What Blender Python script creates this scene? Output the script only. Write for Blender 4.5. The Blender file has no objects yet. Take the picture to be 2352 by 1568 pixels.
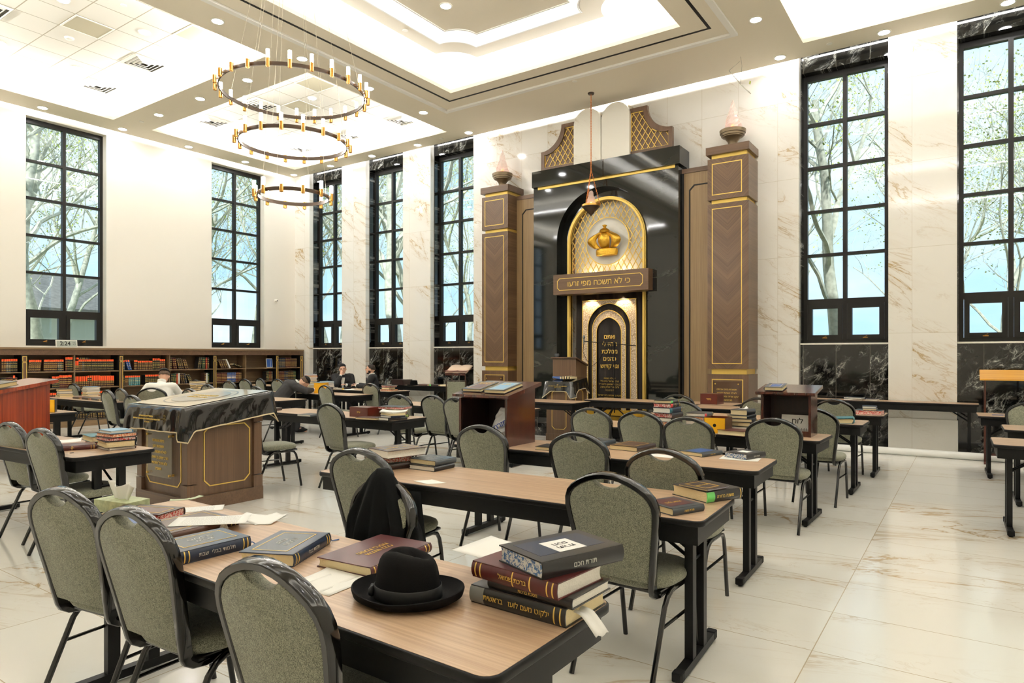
import bpy, bmesh, math, random
from math import sin, cos, pi, radians, sqrt, atan2
from mathutils import Vector, Matrix, Euler
random.seed(7)
scene = bpy.context.scene
COL = scene.collection

# ---------------------------------------------------------------- camera, sky, sun, exposure
EYE = 1.48
YAW = radians(34.56)
FPX = 1530.0
cam_data = bpy.data.cameras.new('camera')
cam_data.sensor_width = 36.0
cam_data.lens = FPX / 2352 * 36.0
cam_data.shift_y = 32.0 / 2352
cam_data.clip_start = 0.05
cam_data.clip_end = 400
cam = bpy.data.objects.new('camera', cam_data)
COL.objects.link(cam)
cam.location = (0, 0, EYE)
cam.rotation_euler = (pi / 2, 0, YAW)
scene.camera = cam

world = bpy.data.worlds.new('sky')
scene.world = world
world.use_nodes = True
wn = world.node_tree.nodes; wl = world.node_tree.links
wn.clear()
w_out = wn.new('ShaderNodeOutputWorld'); w_bg = wn.new('ShaderNodeBackground')
w_tc = wn.new('ShaderNodeTexCoord'); w_map = wn.new('ShaderNodeMapping')
w_map.inputs['Scale'].default_value = (1.0, 1.0, 2.6)
w_noise = wn.new('ShaderNodeTexNoise'); w_noise.inputs['Scale'].default_value = 2.2
w_noise.inputs['Detail'].default_value = 7.0; w_noise.inputs['Roughness'].default_value = 0.6
w_ramp = wn.new('ShaderNodeValToRGB')
w_ramp.color_ramp.elements[0].position = 0.40; w_ramp.color_ramp.elements[0].color = (0.50, 0.73, 0.97, 1)
w_ramp.color_ramp.elements[1].position = 0.62; w_ramp.color_ramp.elements[1].color = (0.88, 0.94, 1.0, 1)
w_bg.inputs['Strength'].default_value = 1.0
wl.new(w_tc.outputs['Generated'], w_map.inputs['Vector']); wl.new(w_map.outputs['Vector'], w_noise.inputs['Vector'])
wl.new(w_noise.outputs['Fac'], w_ramp.inputs['Fac']); wl.new(w_ramp.outputs['Color'], w_bg.inputs['Color'])
wl.new(w_bg.outputs['Background'], w_out.inputs['Surface'])

sun_data = bpy.data.lights.new('sun', 'SUN')
sun_data.energy = 4.2; sun_data.angle = radians(1.0); sun_data.color = (1.0, 0.96, 0.88)
sun = bpy.data.objects.new('sun', sun_data); COL.objects.link(sun)
sun.rotation_euler = Euler((radians(48), 0, radians(20)))

LAMP = 105.0        # radiance of a downlight lens
COVE = 0.4          # scales every cove strip
scene.view_settings.view_transform = 'Standard'
scene.view_settings.look = 'None'
scene.view_settings.gamma = 1.0
scene.view_settings.use_curve_mapping = False
scene.view_settings.exposure = 0.60
scene.cycles.max_bounces = 10
scene.cycles.diffuse_bounces = 5
scene.cycles.glossy_bounces = 4
scene.cycles.transmission_bounces = 6
scene.cycles.transparent_max_bounces = 16
scene.cycles.sample_clamp_indirect = 6.0
scene.cycles.caustics_reflective = False
scene.cycles.caustics_refractive = False

def area_light(name, loc, size, size_y, energy, direction, color=(1.0, 0.95, 0.87)):
    d = bpy.data.lights.new(name, 'AREA'); d.shape = 'RECTANGLE'
    d.size = size; d.size_y = size_y; d.energy = energy; d.color = color
    o = bpy.data.objects.new(name, d); COL.objects.link(o)
    o.location = loc
    o.rotation_euler = Vector(direction).to_track_quat('-Z', 'X' if size >= size_y and abs(direction[0]) < 0.01 else 'Y').to_euler()
    return o

def strip(x0, y0, x1, y1, z, direction, watts_per_m):
    """A cove strip lying from (x0,y0) to (x1,y1), shining along direction."""
    L = math.hypot(x1 - x0, y1 - y0)
    d = bpy.data.lights.new('cove_strip', 'AREA'); d.shape = 'RECTANGLE'
    d.size = L; d.size_y = 0.03; d.energy = watts_per_m * L * COVE; d.color = (1.0, 0.99, 0.985)
    o = bpy.data.objects.new('cove_strip', d); COL.objects.link(o)
    o.location = ((x0 + x1) / 2, (y0 + y1) / 2, z)
    zc = -Vector(direction).normalized(); xc = Vector((x1 - x0, y1 - y0, 0)).normalized(); yc = zc.cross(xc)
    m = Matrix((xc, yc, zc)).transposed()
    o.rotation_euler = m.to_euler()
    return o

def at(px, py, z):
    """World x, y of the point of height z seen at pixel (px, py) of the 2352x1568 photograph."""
    u = (px - 1176) / FPX; v = (816 - py) / FPX
    t = (z - EYE) / v
    return ((-sin(YAW) + u * cos(YAW)) * t, (cos(YAW) + u * sin(YAW)) * t)

# ---------------------------------------------------------------- mesh builder
class MB:
    def __init__(s): s.v = []; s.f = []; s.m = []; s.cur = 0
    def mat(s, i): s.cur = i; return s
    def add(s, vs, fs):
        b = len(s.v); s.v += [tuple(p) for p in vs]
        s.f += [tuple(b + i for i in f) for f in fs]; s.m += [s.cur] * len(fs); return s
    def box(s, x0, x1, y0, y1, z0, z1):
        return s.add([(x0,y0,z0),(x1,y0,z0),(x1,y1,z0),(x0,y1,z0),(x0,y0,z1),(x1,y0,z1),(x1,y1,z1),(x0,y1,z1)],
                     [(0,3,2,1),(4,5,6,7),(0,1,5,4),(1,2,6,5),(2,3,7,6),(3,0,4,7)])
    def obox(s, c, hx, hy, hz, M):
        vs = [Vector(c) + M @ Vector((a*hx, b*hy, d*hz)) for d in (-1,1) for (a,b) in ((-1,-1),(1,-1),(1,1),(-1,1))]
        return s.add(vs, [(0,3,2,1),(4,5,6,7),(0,1,5,4),(1,2,6,5),(2,3,7,6),(3,0,4,7)])
    def rbox(s, x0, x1, y0, y1, z0, z1, r=0.01, n=4, e=0.0):
        """box with rounded vertical corners; e chamfers its top and bottom rims"""
        def ring(z, q):
            out = []
            for (cx, cy, a0) in ((x1-r, y0+r, -90), (x1-r, y1-r, 0), (x0+r, y1-r, 90), (x0+r, y0+r, 180)):
                for k in range(n+1):
                    a = radians(a0 + 90*k/n); out.append((cx + (r-q)*cos(a), cy + (r-q)*sin(a), z))
            return out
        rings = [ring(z0, e), ring(z0+e, 0), ring(z1-e, 0), ring(z1, e)] if e else [ring(z0, 0), ring(z1, 0)]
        return s.loft(rings, cap=True)
    def loft(s, rings, cap=False, closed=True):
        n = len(rings[0]); vs = [p for r in rings for p in r]; fs = []
        for i in range(len(rings)-1):
            for j in range(n if closed else n-1):
                k = (j+1) % n; fs.append((i*n+j, i*n+k, (i+1)*n+k, (i+1)*n+j))
        if cap: fs.append(tuple(range(n-1, -1, -1))); fs.append(tuple((len(rings)-1)*n + j for j in range(n)))
        return s.add(vs, fs)
    def prism(s, poly, d0, d1, axis='Y'):
        """poly in the plane across the axis, extruded from d0 to d1 along it"""
        def P(a, b, d): return (a, d, b) if axis == 'Y' else ((d, a, b) if axis == 'X' else (a, b, d))
        n = len(poly)
        vs = [P(a, b, d0) for a, b in poly] + [P(a, b, d1) for a, b in poly]
        fs = [(j, (j+1) % n, n + (j+1) % n, n + j) for j in range(n)]
        fs += [tuple(range(n-1, -1, -1)), tuple(range(n, 2*n))]
        return s.add(vs, fs)
    def ringprism(s, outer, inner, d0, d1, axis='Y'):
        """frame between two outlines of the same number of points"""
        def P(a, b, d): return (a, d, b) if axis == 'Y' else ((d, a, b) if axis == 'X' else (a, b, d))
        n = len(outer)
        R = [[P(a, b, d) for a, b in q] for q, d in ((outer, d0), (outer, d1), (inner, d1), (inner, d0))]
        return s.loft(R + [R[0]])
    def tube(s, pts, r, n=8, cap=True, up=None, sec=None):
        """swept tube; r a number or list; sec a list of (n,b) section points"""
        pts = [Vector(p) for p in pts]; N = len(pts); rs = r if isinstance(r, (list, tuple)) else [r]*N
        rings = []; prev = None
        for i, p in enumerate(pts):
            t = (pts[min(i+1, N-1)] - pts[max(i-1, 0)])
            t = t.normalized() if t.length > 1e-9 else Vector((0,0,1))
            if up is not None: nn = Vector(up).cross(t)
            elif prev is not None: nn = prev - t*prev.dot(t)
            else: nn = t.cross(Vector((0,0,1)) if abs(t.z) < 0.9 else Vector((1,0,0)))
            nn = nn.normalized() if nn.length > 1e-6 else Vector((1,0,0)); b = t.cross(nn); prev = nn
            k = 1.0
            if 0 < i < N-1:
                a = (pts[i]-pts[i-1]).normalized().dot((pts[i+1]-pts[i]).normalized())
                k = 1/max(0.6, sqrt(max(0.0, (1+a)/2)))
            if sec: rings.append([p + nn*(q[0]*k) + b*q[1] for q in sec])
            else: rings.append([p + nn*(rs[i]*cos(2*pi*j/n)) + b*(rs[i]*sin(2*pi*j/n)) for j in range(n)])
        return s.loft(rings, cap=cap)
    def cyl(s, c, r, z0, z1, n=24, r1=None):
        r1 = r if r1 is None else r1
        return s.loft([[(c[0]+q*cos(2*pi*j/n), c[1]+q*sin(2*pi*j/n), z) for j in range(n)] for q, z in ((r, z0), (r1, z1))], cap=True)
    def lathe(s, prof, c=(0,0), n=32):
        return s.loft([[(c[0]+r*cos(2*pi*j/n), c[1]+r*sin(2*pi*j/n), z) for j in range(n)] for r, z in prof], cap=True)
    def ell(s, c, rx, ry, rz, n=16, M=None):
        rings = []
        for i in range(1, n//2):
            a = pi*i/(n//2)
            rings.append([Vector(c) + (M @ Vector((rx*sin(a)*cos(2*pi*j/n), ry*sin(a)*sin(2*pi*j/n), -rz*cos(a))) if M else Vector((rx*sin(a)*cos(2*pi*j/n), ry*sin(a)*sin(2*pi*j/n), -rz*cos(a)))) for j in range(n)])
        return s.loft(rings, cap=True)
    def grid(s, nu, nv, fn):
        vs = [fn(i/nu, j/nv) for j in range(nv+1) for i in range(nu+1)]
        return s.add(vs, [(j*(nu+1)+i, j*(nu+1)+i+1, (j+1)*(nu+1)+i+1, (j+1)*(nu+1)+i) for j in range(nv) for i in range(nu)])
    def build(s, name, mats, parent=None, smooth=None, loc=None, rot=None):
        me = bpy.data.meshes.new(name); me.from_pydata(s.v, [], s.f)
        for m in (mats if isinstance(mats, (list, tuple)) else [mats]): me.materials.append(m)
        me.polygons.foreach_set('material_index', s.m)
        bm = bmesh.new(); bm.from_mesh(me); bmesh.ops.recalc_face_normals(bm, faces=bm.faces); bm.to_mesh(me); bm.free()
        if smooth:
            me.polygons.foreach_set('use_smooth', [True]*len(me.polygons)); me.set_sharp_from_angle(angle=radians(smooth))
        o = bpy.data.objects.new(name, me); COL.objects.link(o)
        if parent: o.parent = parent
        if loc is not None: o.location = loc
        if rot is not None: o.rotation_euler = rot
        return o

def tag(o, label=None, cat=None, group=None, kind=None):
    if label: o['label'] = label
    if cat: o['category'] = cat
    if group: o['group'] = group
    if kind: o['kind'] = kind
    return o
def struct(o): o['kind'] = 'structure'; return o
def thing(name, label, cat, loc=(0,0,0), rz=0.0, group=None):
    o = bpy.data.objects.new(name, None); COL.objects.link(o); o.empty_display_size = 0.1
    o.location = loc; o.rotation_euler = (0, 0, rz); return tag(o, label, cat, group)
KIDS = {}
def copy_tree(o, parent=None):
    c = o.copy(); COL.objects.link(c); c.parent = parent
    for ch in list(o.children): copy_tree(ch, c)
    return c
def rectpts(x0, x1, z0, z1): return [(x0,z0),(x1,z0),(x1,z1),(x0,z1)]
def octpts(x0, x1, z0, z1, c, concave=False):
    p = [(x0+c,z0),(x1-c,z0),(x1,z0+c),(x1,z1-c),(x1-c,z1),(x0+c,z1),(x0,z1-c),(x0,z0+c)]
    if not concave: return p
    out = []
    for (cx, cz, a0, a1) in ((x1, z0, 180, 90), (x1, z1, 270, 180), (x0, z1, 360, 270), (x0, z0, 90, 0)):
        for k in range(7):
            a = radians(a0 + (a1-a0)*k/6); out.append((cx + c*cos(a), cz + c*sin(a)))
    return out
def arch(cx, hw, z0, zs, n=24, point=0.0):
    """outline: up the right side, round the head, down the left; point lifts the crown"""
    out = [(cx+hw, z0)]
    for k in range(n+1):
        a = pi*k/n; out.append((cx + hw*cos(a), zs + hw*sin(a) + point*max(0, 1-abs(cos(a)))**1.5))
    return out + [(cx-hw, z0)]

# ---------------------------------------------------------------- materials
def newmat(name):
    m = bpy.data.materials.new(name); m.use_nodes = True
    nt = m.node_tree; return m, nt, nt.nodes['Principled BSDF']
def lin(c): return tuple((x/12.92 if x <= 0.04045 else ((x+0.055)/1.055)**2.4) for x in c) + (1.0,)
def rgb(r, g, b): return lin((r/255, g/255, b/255))
def plain(name, col, rough=0.5, metal=0.0, coat=0.0, emit=None, strength=0.0, bump=0.0, bscale=200, var=0.0, trans=0.0, ior=1.45):
    m, nt, b = newmat(name)
    b.inputs['Base Color'].default_value = col; b.inputs['Roughness'].default_value = rough
    b.inputs['Metallic'].default_value = metal; b.inputs['Coat Weight'].default_value = coat
    b.inputs['Coat Roughness'].default_value = 0.08
    b.inputs['Transmission Weight'].default_value = trans; b.inputs['IOR'].default_value = ior
    if emit: b.inputs['Emission Color'].default_value = emit; b.inputs['Emission Strength'].default_value = strength
    if bump or var:
        tc = nt.nodes.new('ShaderNodeTexCoord'); n = nt.nodes.new('ShaderNodeTexNoise')
        n.inputs['Scale'].default_value = bscale; n.inputs['Detail'].default_value = 3
        nt.links.new(tc.outputs['Object'], n.inputs['Vector'])
        if bump:
            bp = nt.nodes.new('ShaderNodeBump'); bp.inputs['Strength'].default_value = bump; bp.inputs['Distance'].default_value = 0.01
            nt.links.new(n.outputs['Fac'], bp.inputs['Height']); nt.links.new(bp.outputs['Normal'], b.inputs['Normal'])
        if var:
            r = nt.nodes.new('ShaderNodeValToRGB')
            r.color_ramp.elements[0].position = 0.35; r.color_ramp.elements[1].position = 0.65
            r.color_ramp.elements[0].color = tuple(c*(1-var) for c in col[:3]) + (1,)
            r.color_ramp.elements[1].color = tuple(min(1, c*(1+var)) for c in col[:3]) + (1,)
            nt.links.new(n.outputs['Fac'], r.inputs['Fac']); nt.links.new(r.outputs['Color'], b.inputs['Base Color'])
    return m
class G:
    """small helper to wire math nodes"""
    def __init__(s, nt): s.nt = nt
    def n(s, t, **k):
        x = s.nt.nodes.new(t)
        for a, v in k.items(): setattr(x, a, v)
        return x
    def L(s, a, b): s.nt.links.new(a, b)
    def m(s, op, a, b=None, c=None):
        x = s.n('ShaderNodeMath', operation=op)
        for i, v in enumerate((a, b, c)):
            if v is None: continue
            if isinstance(v, (int, float)): x.inputs[i].default_value = v
            else: s.L(v, x.inputs[i])
        return x.outputs[0]
    def ss(s, v, lo, hi):
        x = s.n('ShaderNodeMapRange', interpolation_type='SMOOTHSTEP'); x.inputs['From Min'].default_value = lo; x.inputs['From Max'].default_value = hi
        s.L(v, x.inputs['Value']); return x.outputs[0]
    def comb(s, x, y, z=0.0):
        c = s.n('ShaderNodeCombineXYZ')
        for i, v in enumerate((x, y, z)):
            if isinstance(v, (int, float)): c.inputs[i].default_value = v
            else: s.L(v, c.inputs[i])
        return c.outputs[0]
    def noise(s, vec, scale, detail=4, rough=0.55, dist=0.0):
        x = s.n('ShaderNodeTexNoise'); x.inputs['Scale'].default_value = scale; x.inputs['Detail'].default_value = detail
        x.inputs['Roughness'].default_value = rough; x.inputs['Distortion'].default_value = dist
        s.L(vec, x.inputs['Vector']); return x.outputs['Fac']
    def mix(s, fac, a, b):
        x = s.n('ShaderNodeMix', data_type='RGBA')
        if isinstance(fac, (int, float)): x.inputs[0].default_value = fac
        else: s.L(fac, x.inputs[0])
        for i, v in ((6, a), (7, b)):
            if isinstance(v, tuple): x.inputs[i].default_value = v
            else: s.L(v, x.inputs[i])
        return x.outputs[2]

def marble(name, ax, tile, org, base, vein, vein2=None, seam=None, amount=1.0, rough=0.08, angle=30, scale=1.0, seamw=0.0025, width=0.012, row_offset=0.0, vseam=1.0, stretch=0.42):
    m, nt, b = newmat(name); g = G(nt)
    geo = g.n('ShaderNodeNewGeometry'); sep = g.n('ShaderNodeSeparateXYZ'); g.L(geo.outputs['Position'], sep.inputs[0])
    U = sep.outputs[ax[0]]; V = sep.outputs[ax[1]]
    v = g.m('DIVIDE', g.m('SUBTRACT', V, org[1]), tile[1]); fv = g.m('FLOOR', v)
    u = g.m('DIVIDE', g.m('SUBTRACT', U, org[0]), tile[0])
    if row_offset: u = g.m('ADD', u, g.m('MULTIPLY', fv, row_offset))
    fu = g.m('FLOOR', u)
    wn_ = g.n('ShaderNodeTexWhiteNoise', noise_dimensions='2D'); g.L(g.comb(fu, fv), wn_.inputs['Vector'])
    sc = g.n('ShaderNodeSeparateColor'); g.L(wn_.outputs['Color'], sc.inputs[0])
    ca, sa = cos(radians(angle)), sin(radians(angle))
    uu = g.m('ADD', g.m('MULTIPLY', U, ca), g.m('MULTIPLY', V, sa)); vv = g.m('SUBTRACT', g.m('MULTIPLY', V, ca), g.m('MULTIPLY', U, sa))
    P = g.comb(g.m('ADD', g.m('MULTIPLY', uu, stretch*scale), g.m('MULTIPLY', sc.outputs[0], 37.0)),
               g.m('ADD', g.m('MULTIPLY', vv, 1.5*scale), g.m('MULTIPLY', sc.outputs[1], 37.0)), g.m('MULTIPLY', sc.outputs[2], 9.0))
    n1 = g.noise(P, 1.15, 7, 0.58, 0.9)
    mask = g.ss(g.noise(P, 0.9, 3, 0.5, 0.3), 0.42, 0.68)
    d1 = g.m('ABSOLUTE', g.m('SUBTRACT', n1, 0.5))
    vein1 = g.m('MULTIPLY', g.m('SUBTRACT', 1.0, g.ss(d1, 0.0, width)), mask)
    n2 = g.noise(P, 2.6, 6, 0.6, 1.4)
    d2 = g.m('ABSOLUTE', g.m('SUBTRACT', n2, 0.5))
    vein2_ = g.m('MULTIPLY', g.m('MULTIPLY', g.m('SUBTRACT', 1.0, g.ss(d2, 0.0, width*0.9)), mask), 0.5)
    cloud = g.m('MULTIPLY', g.m('SUBTRACT', 1.0, g.ss(d1, 0.0, width*7)), g.m('MULTIPLY', mask, 0.22))
    f = g.m('MINIMUM', g.m('MULTIPLY', g.m('ADD', g.m('MAXIMUM', vein1, vein2_), cloud), amount), 1.0)
    colr = g.mix(f, base, vein)
    if seam is not None:
        eu = g.m('MULTIPLY', g.m('SUBTRACT', 0.5, g.m('ABSOLUTE', g.m('SUBTRACT', g.m('FRACT', u), 0.5))), tile[0])
        ev = g.m('MULTIPLY', g.m('SUBTRACT', 0.5, g.m('ABSOLUTE', g.m('SUBTRACT', g.m('FRACT', v), 0.5))), tile[1]*vseam)
        e = g.m('MINIMUM', eu, ev); line = g.m('SUBTRACT', 1.0, g.ss(e, seamw*0.5, seamw*1.5))
        colr = g.mix(line, colr, seam)
    g.L(colr, b.inputs['Base Color']); b.inputs['Roughness'].default_value = rough
    b.inputs['Specular IOR Level'].default_value = 0.6
    return m
def wood(name, c1, c2, axis='Z', rough=0.35, scale=1.0, chevron=None, coat=0.0, contrast=(0.35, 0.7), local=True):
    m, nt, b = newmat(name); g = G(nt)
    tc = g.n('ShaderNodeTexCoord'); sep = g.n('ShaderNodeSeparateXYZ'); g.L(tc.outputs['Object'], sep.inputs[0])
    X, Y, Z = sep.outputs[0], sep.outputs[1], sep.outputs[2]
    if chevron is not None:
        a = g.m('ABSOLUTE', g.m('SUBTRACT', X, chevron)); al = g.m('ADD', Z, a); ac = g.m('SUBTRACT', Z, a)
        P = g.comb(g.m('MULTIPLY', al, 0.9*scale), g.m('MULTIPLY', ac, 70*scale), Y)
    else:
        k = {'X': (1.2, 60, 60), 'Y': (60, 1.2, 60), 'Z': (60, 60, 1.2)}[axis]
        P = g.comb(g.m('MULTIPLY', X, k[0]*scale), g.m('MULTIPLY', Y, k[1]*scale), g.m('MULTIPLY', Z, k[2]*scale))
    n = g.noise(P, 1.0, 4, 0.6, 0.25); n2 = g.noise(P, 0.16, 2, 0.5, 0.6)
    f = g.ss(g.m('ADD', g.m('MULTIPLY', n, 0.6), g.m('MULTIPLY', n2, 0.4)), *contrast)
    g.L(g.mix(f, c1, c2), b.inputs['Base Color'])
    b.inputs['Roughness'].default_value = rough; b.inputs['Coat Weight'].default_value = coat; b.inputs['Coat Roughness'].default_value = 0.1
    return m
M = {}
M['white_marble'] = marble('white_marble', (0, 2), (0.66, 1.32), (-9.33, 0.51), rgb(238,235,227), rgb(184,158,114), seam=rgb(206,198,180), amount=1.0, angle=-32, rough=0.09, width=0.013)
M['pier_side'] = marble('pier_side', (1, 2), (1.0, 1.32), (11.9, 0.51), rgb(236,232,222), rgb(190,166,126), seam=rgb(214,206,190), amount=0.7, angle=-32, rough=0.09)
M['floor_marble'] = marble('floor_marble', (0, 1), (1.22, 0.607), (-0.656, 3.607), rgb(240,238,230), rgb(190,166,128), seam=rgb(186,170,142), amount=1.0, angle=14, rough=0.13, scale=0.9, width=0.014)
M['black_marble'] = marble('black_marble', (0, 2), (0.50, 4.0), (-1.84, -1.0), rgb(12,12,11), rgb(205,205,196), seam=rgb(120,116,106), amount=0.7, angle=48, rough=0.06, scale=2.6, width=0.010, seamw=0.0018, stretch=0.9)
M['ark_marble'] = marble('ark_marble', (0, 2), (3.2, 1.3), (-7.42, 0.3), rgb(22,24,22), rgb(64,66,60), amount=0.5, angle=20, rough=0.05, scale=0.9, width=0.02, seam=rgb(12,12,11))
M['tablet_marble'] = marble('tablet_marble', (0, 2), (5, 5), (-8, 3), rgb(232,228,216), rgb(205,194,170), amount=0.7, angle=-40, rough=0.2, width=0.012)
M['cream_paint'] = plain('cream_paint', rgb(236,231,220), 0.7, bump=0.02, bscale=60)
M['soffit_paint'] = plain('soffit_paint', rgb(238,230,212), 0.75)
M['white_paint'] = plain('white_paint', rgb(246,245,240), 0.8)
M['black_slot'] = plain('black_slot', rgb(14,12,10), 0.6)
M['frame_black'] = plain('frame_black', rgb(27,26,24), 0.4)
M['gold'] = plain('gold', rgb(222,184,92), 0.28, metal=0.85)
M['gold_matte'] = plain('gold_matte', rgb(232,198,104), 0.4, metal=0.4)
M['brass'] = plain('brass', rgb(196,146,74), 0.3, metal=0.9)
M['bronze'] = plain('bronze', rgb(66,54,44), 0.35, metal=0.7)
M['walnut'] = wood('walnut', rgb(86,64,46), rgb(108,82,60), 'Z', 0.35)
M['walnut_h'] = wood('walnut_h', rgb(86,64,46), rgb(108,82,60), 'X', 0.35)
M['chevL'] = wood('chevL', rgb(82,60,42), rgb(112,86,62), chevron=-8.31, rough=0.32)
M['chevR'] = wood('chevR', rgb(82,60,42), rgb(112,86,62), chevron=-3.41, rough=0.32)
M['light_walnut'] = wood('light_walnut', rgb(138,112,78), rgb(158,132,94), 'Z', 0.4)
M['shelf_wood'] = wood('shelf_wood', rgb(108,86,60), rgb(132,108,78), 'Y', 0.45)
M['mahogany'] = wood('mahogany', rgb(54,24,18), rgb(86,42,30), 'Z', 0.22, coat=0.5)
M['shaded_inside'] = wood('shaded_inside', rgb(26,12,9), rgb(40,20,14), 'Z', 0.5)  # mahogany darkened: the shade inside the lecterns is put into its colour
M['red_mahogany'] = wood('red_mahogany', rgb(112,34,12), rgb(160,62,26), 'Z', 0.22, coat=0.5)
M['laminate'] = wood('laminate', rgb(160,128,100), rgb(206,178,148), 'X', 0.33, contrast=(0.3, 0.72))
M['table_black'] = plain('table_black', rgb(11,11,11), 0.45)
M['chair_black'] = plain('chair_black', rgb(8,8,8), 0.14, coat=0.3)
M['black_matte'] = plain('black_matte', rgb(18,18,18), 0.6)
for k_, v_ in (('table_black', 0.25), ('black_matte', 0.2), ('frame_black', 0.3)): M[k_].node_tree.nodes['Principled BSDF'].inputs['Specular IOR Level'].default_value = v_
M['glass'] = None
# ---------------------------------------------------------------- shell of the hall
XL, XR, YB, YF, ZS = -15.69, 3.95, 12.0, -3.0, 6.45
def cells(a0, a1, cuts): return sorted(set([a0, a1] + [c for c in cuts if a0 < c < a1]))
def panel_with_holes(mb, u0, u1, v0, v1, holes, put):
    us = cells(u0, u1, [c for h in holes for c in h[:2]]); vs = cells(v0, v1, [c for h in holes for c in h[2:]])
    for i in range(len(us)-1):
        for j in range(len(vs)-1):
            cu, cv = (us[i]+us[i+1])/2, (vs[j]+vs[j+1])/2
            if not any(h[0] < cu < h[1] and h[2] < cv < h[3] for h in holes): put(mb, us[i], us[i+1], vs[j], vs[j+1])
struct(MB().box(XL-0.5, XR+0.4, YF-0.4, YB+0.5, -0.2, 0.0).build('floor', M['floor_marble']))
WZ0, WZ1 = 1.68, 6.33
LW = [(-2.44, -0.92), (1.53, 3.05), (5.50, 7.02), (9.49, 11.0)]
mb = MB(); panel_with_holes(mb, YF-0.3, YB+0.3, 0.0, 7.3, [(a, b, WZ0, WZ1) for a, b in LW], lambda q, a, b, c, d: q.box(XL-0.32, XL, a, b, c, d))
struct(mb.build('wall_left', M['cream_paint']))
BW = [(-15.07, -13.75), (-12.85, -11.53), (-10.63, -9.33), (-2.39, -1.07), (-0.17, 1.15), (2.05, 3.37)]
WT = 6.26
mb = MB(); panel_with_holes(mb, XL-0.3, XR+0.3, 0.0, 7.3, [(a+0.02, b-0.02, WZ0+0.01, WT) for a, b in BW], lambda q, a, b, c, d: q.box(a, b, YB+0.13, YB+0.42, c, d))
struct(mb.build('wall_back', M['black_marble']))
edges = [XL] + [e for w in BW for e in w] + [XR]
mb = MB()
for i in range(0, len(edges), 2):
    mb.box(edges[i], edges[i+1], YB, YB+0.128, 0.0, 6.9)
struct(mb.build('wall_back_facing', M['white_marble']))
mb = MB()
for i in range(0, len(edges), 2):
    if edges[i] < -9.4 or edges[i] > -1.2: mb.box(edges[i]+0.0, edges[i+1]+0.012, YB-0.018, YB-0.001, 0.0, 0.51)
struct(mb.build('trim_1', M['white_marble']))
struct(MB().box(XR, XR+0.3, YF-0.3, YB+0.3, 0, 7.3).build('wall_right', M['cream_paint']))
struct(MB().box(XL-0.3, XR+0.3, YF-0.3, YF, 0, 7.3).build('wall_front', M['cream_paint']))

# soffit with its openings, recessed ceilings, coves
COF = [(-14.9, -9.6, 7.6, 11.38), (-14.9, -9.6, 2.99, 6.8), (-14.9, -9.6, -1.6, 2.19), (-2.2, 3.1, 7.6, 11.36), (-2.2, 3.1, 2.99, 6.8), (-2.2, 3.1, -1.6, 2.19)]
TRAY = (-8.12, -3.62, -0.80, 9.74)
mb = MB(); panel_with_holes(mb, XL+0.07, XR-0.07, YF+0.07, YB-0.09, COF + [TRAY], lambda q, a, b, c, d: q.box(a, b, c, d, ZS, ZS+0.06))
struct(mb.build('ceiling', M['soffit_paint']))
def tilemat():
    m, nt, b = newmat('ceiling_tile'); g = G(nt)
    geo = g.n('ShaderNodeNewGeometry'); sep = g.n('ShaderNodeSeparateXYZ'); g.L(geo.outputs['Position'], sep.inputs[0])
    es = []
    for k, o in ((0, -11.71), (1, 4.78)):
        u = g.m('DIVIDE', g.m('SUBTRACT', sep.outputs[k], o), 0.61)
        es.append(g.m('MULTIPLY', g.m('SUBTRACT', 0.5, g.m('ABSOLUTE', g.m('SUBTRACT', g.m('FRACT', u), 0.5))), 0.61))
    line = g.m('SUBTRACT', 1.0, g.ss(g.m('MINIMUM', es[0], es[1]), 0.004, 0.012))
    g.L(g.mix(line, rgb(240,236,224), rgb(178,168,144)), b.inputs['Base Color']); b.inputs['Roughness'].default_value = 0.8
    return m
M['ceiling_tile'] = tilemat()
mb = MB()
for (a, b, c, d) in COF:
    mb.mat(1).box(a-0.35, b+0.35, c-0.35, d+0.3, 6.90, 6.95); mb.mat(0)
    mb.box(a-0.36, a-0.22, c-0.35, d+0.3, ZS+0.06, 6.9).box(b+0.22, b+0.36, c-0.35, d+0.3, ZS+0.06, 6.9)
    mb.box(a-0.22, b+0.22, c-0.36, c-0.22, ZS+0.06, 6.9).box(a-0.22, b+0.22, d+0.2, d+0.3, ZS+0.06, 6.9)
    mb.box(a-0.015, a-0.003, c, d, ZS+0.06, ZS+0.11).box(b+0.003, b+0.015, c, d, ZS+0.06, ZS+0.11).box(a, b, c-0.015, c-0.003, ZS+0.06, ZS+0.11).box(a, b, d+0.003, d+0.015, ZS+0.06, ZS+0.11)
struct(mb.build('ceiling_recess', [M['white_paint'], M['ceiling_tile']]))
for (a, b, c, d) in COF:
    z = ZS + 0.14; w = 26
    strip(a-0.12, c, a-0.12, d, z, (0.75, 0, 0.65), w); strip(b+0.12, c, b+0.12, d, z, (-0.75, 0, 0.65), w)
    strip(a, c-0.12, b, c-0.12, z, (0, 0.75, 0.65), w); strip(a, d+0.1, b, d+0.1, z, (0, -0.75, 0.65), w)
a, b, c, d = TRAY
mb = MB(); mb.box(a-0.5, b+0.5, c-0.5, d+0.5, 6.90, 6.95)
mb.box(a-0.5, a-0.36, c-0.5, d+0.5, ZS+0.06, 6.9).box(b+0.36, b+0.5, c-0.5, d+0.5, ZS+0.06, 6.9).box(a-0.36, b+0.36, c-0.5, c-0.36, ZS+0.06, 6.9).box(a-0.36, b+0.36, d+0.36, d+0.5, ZS+0.06, 6.9)
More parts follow.
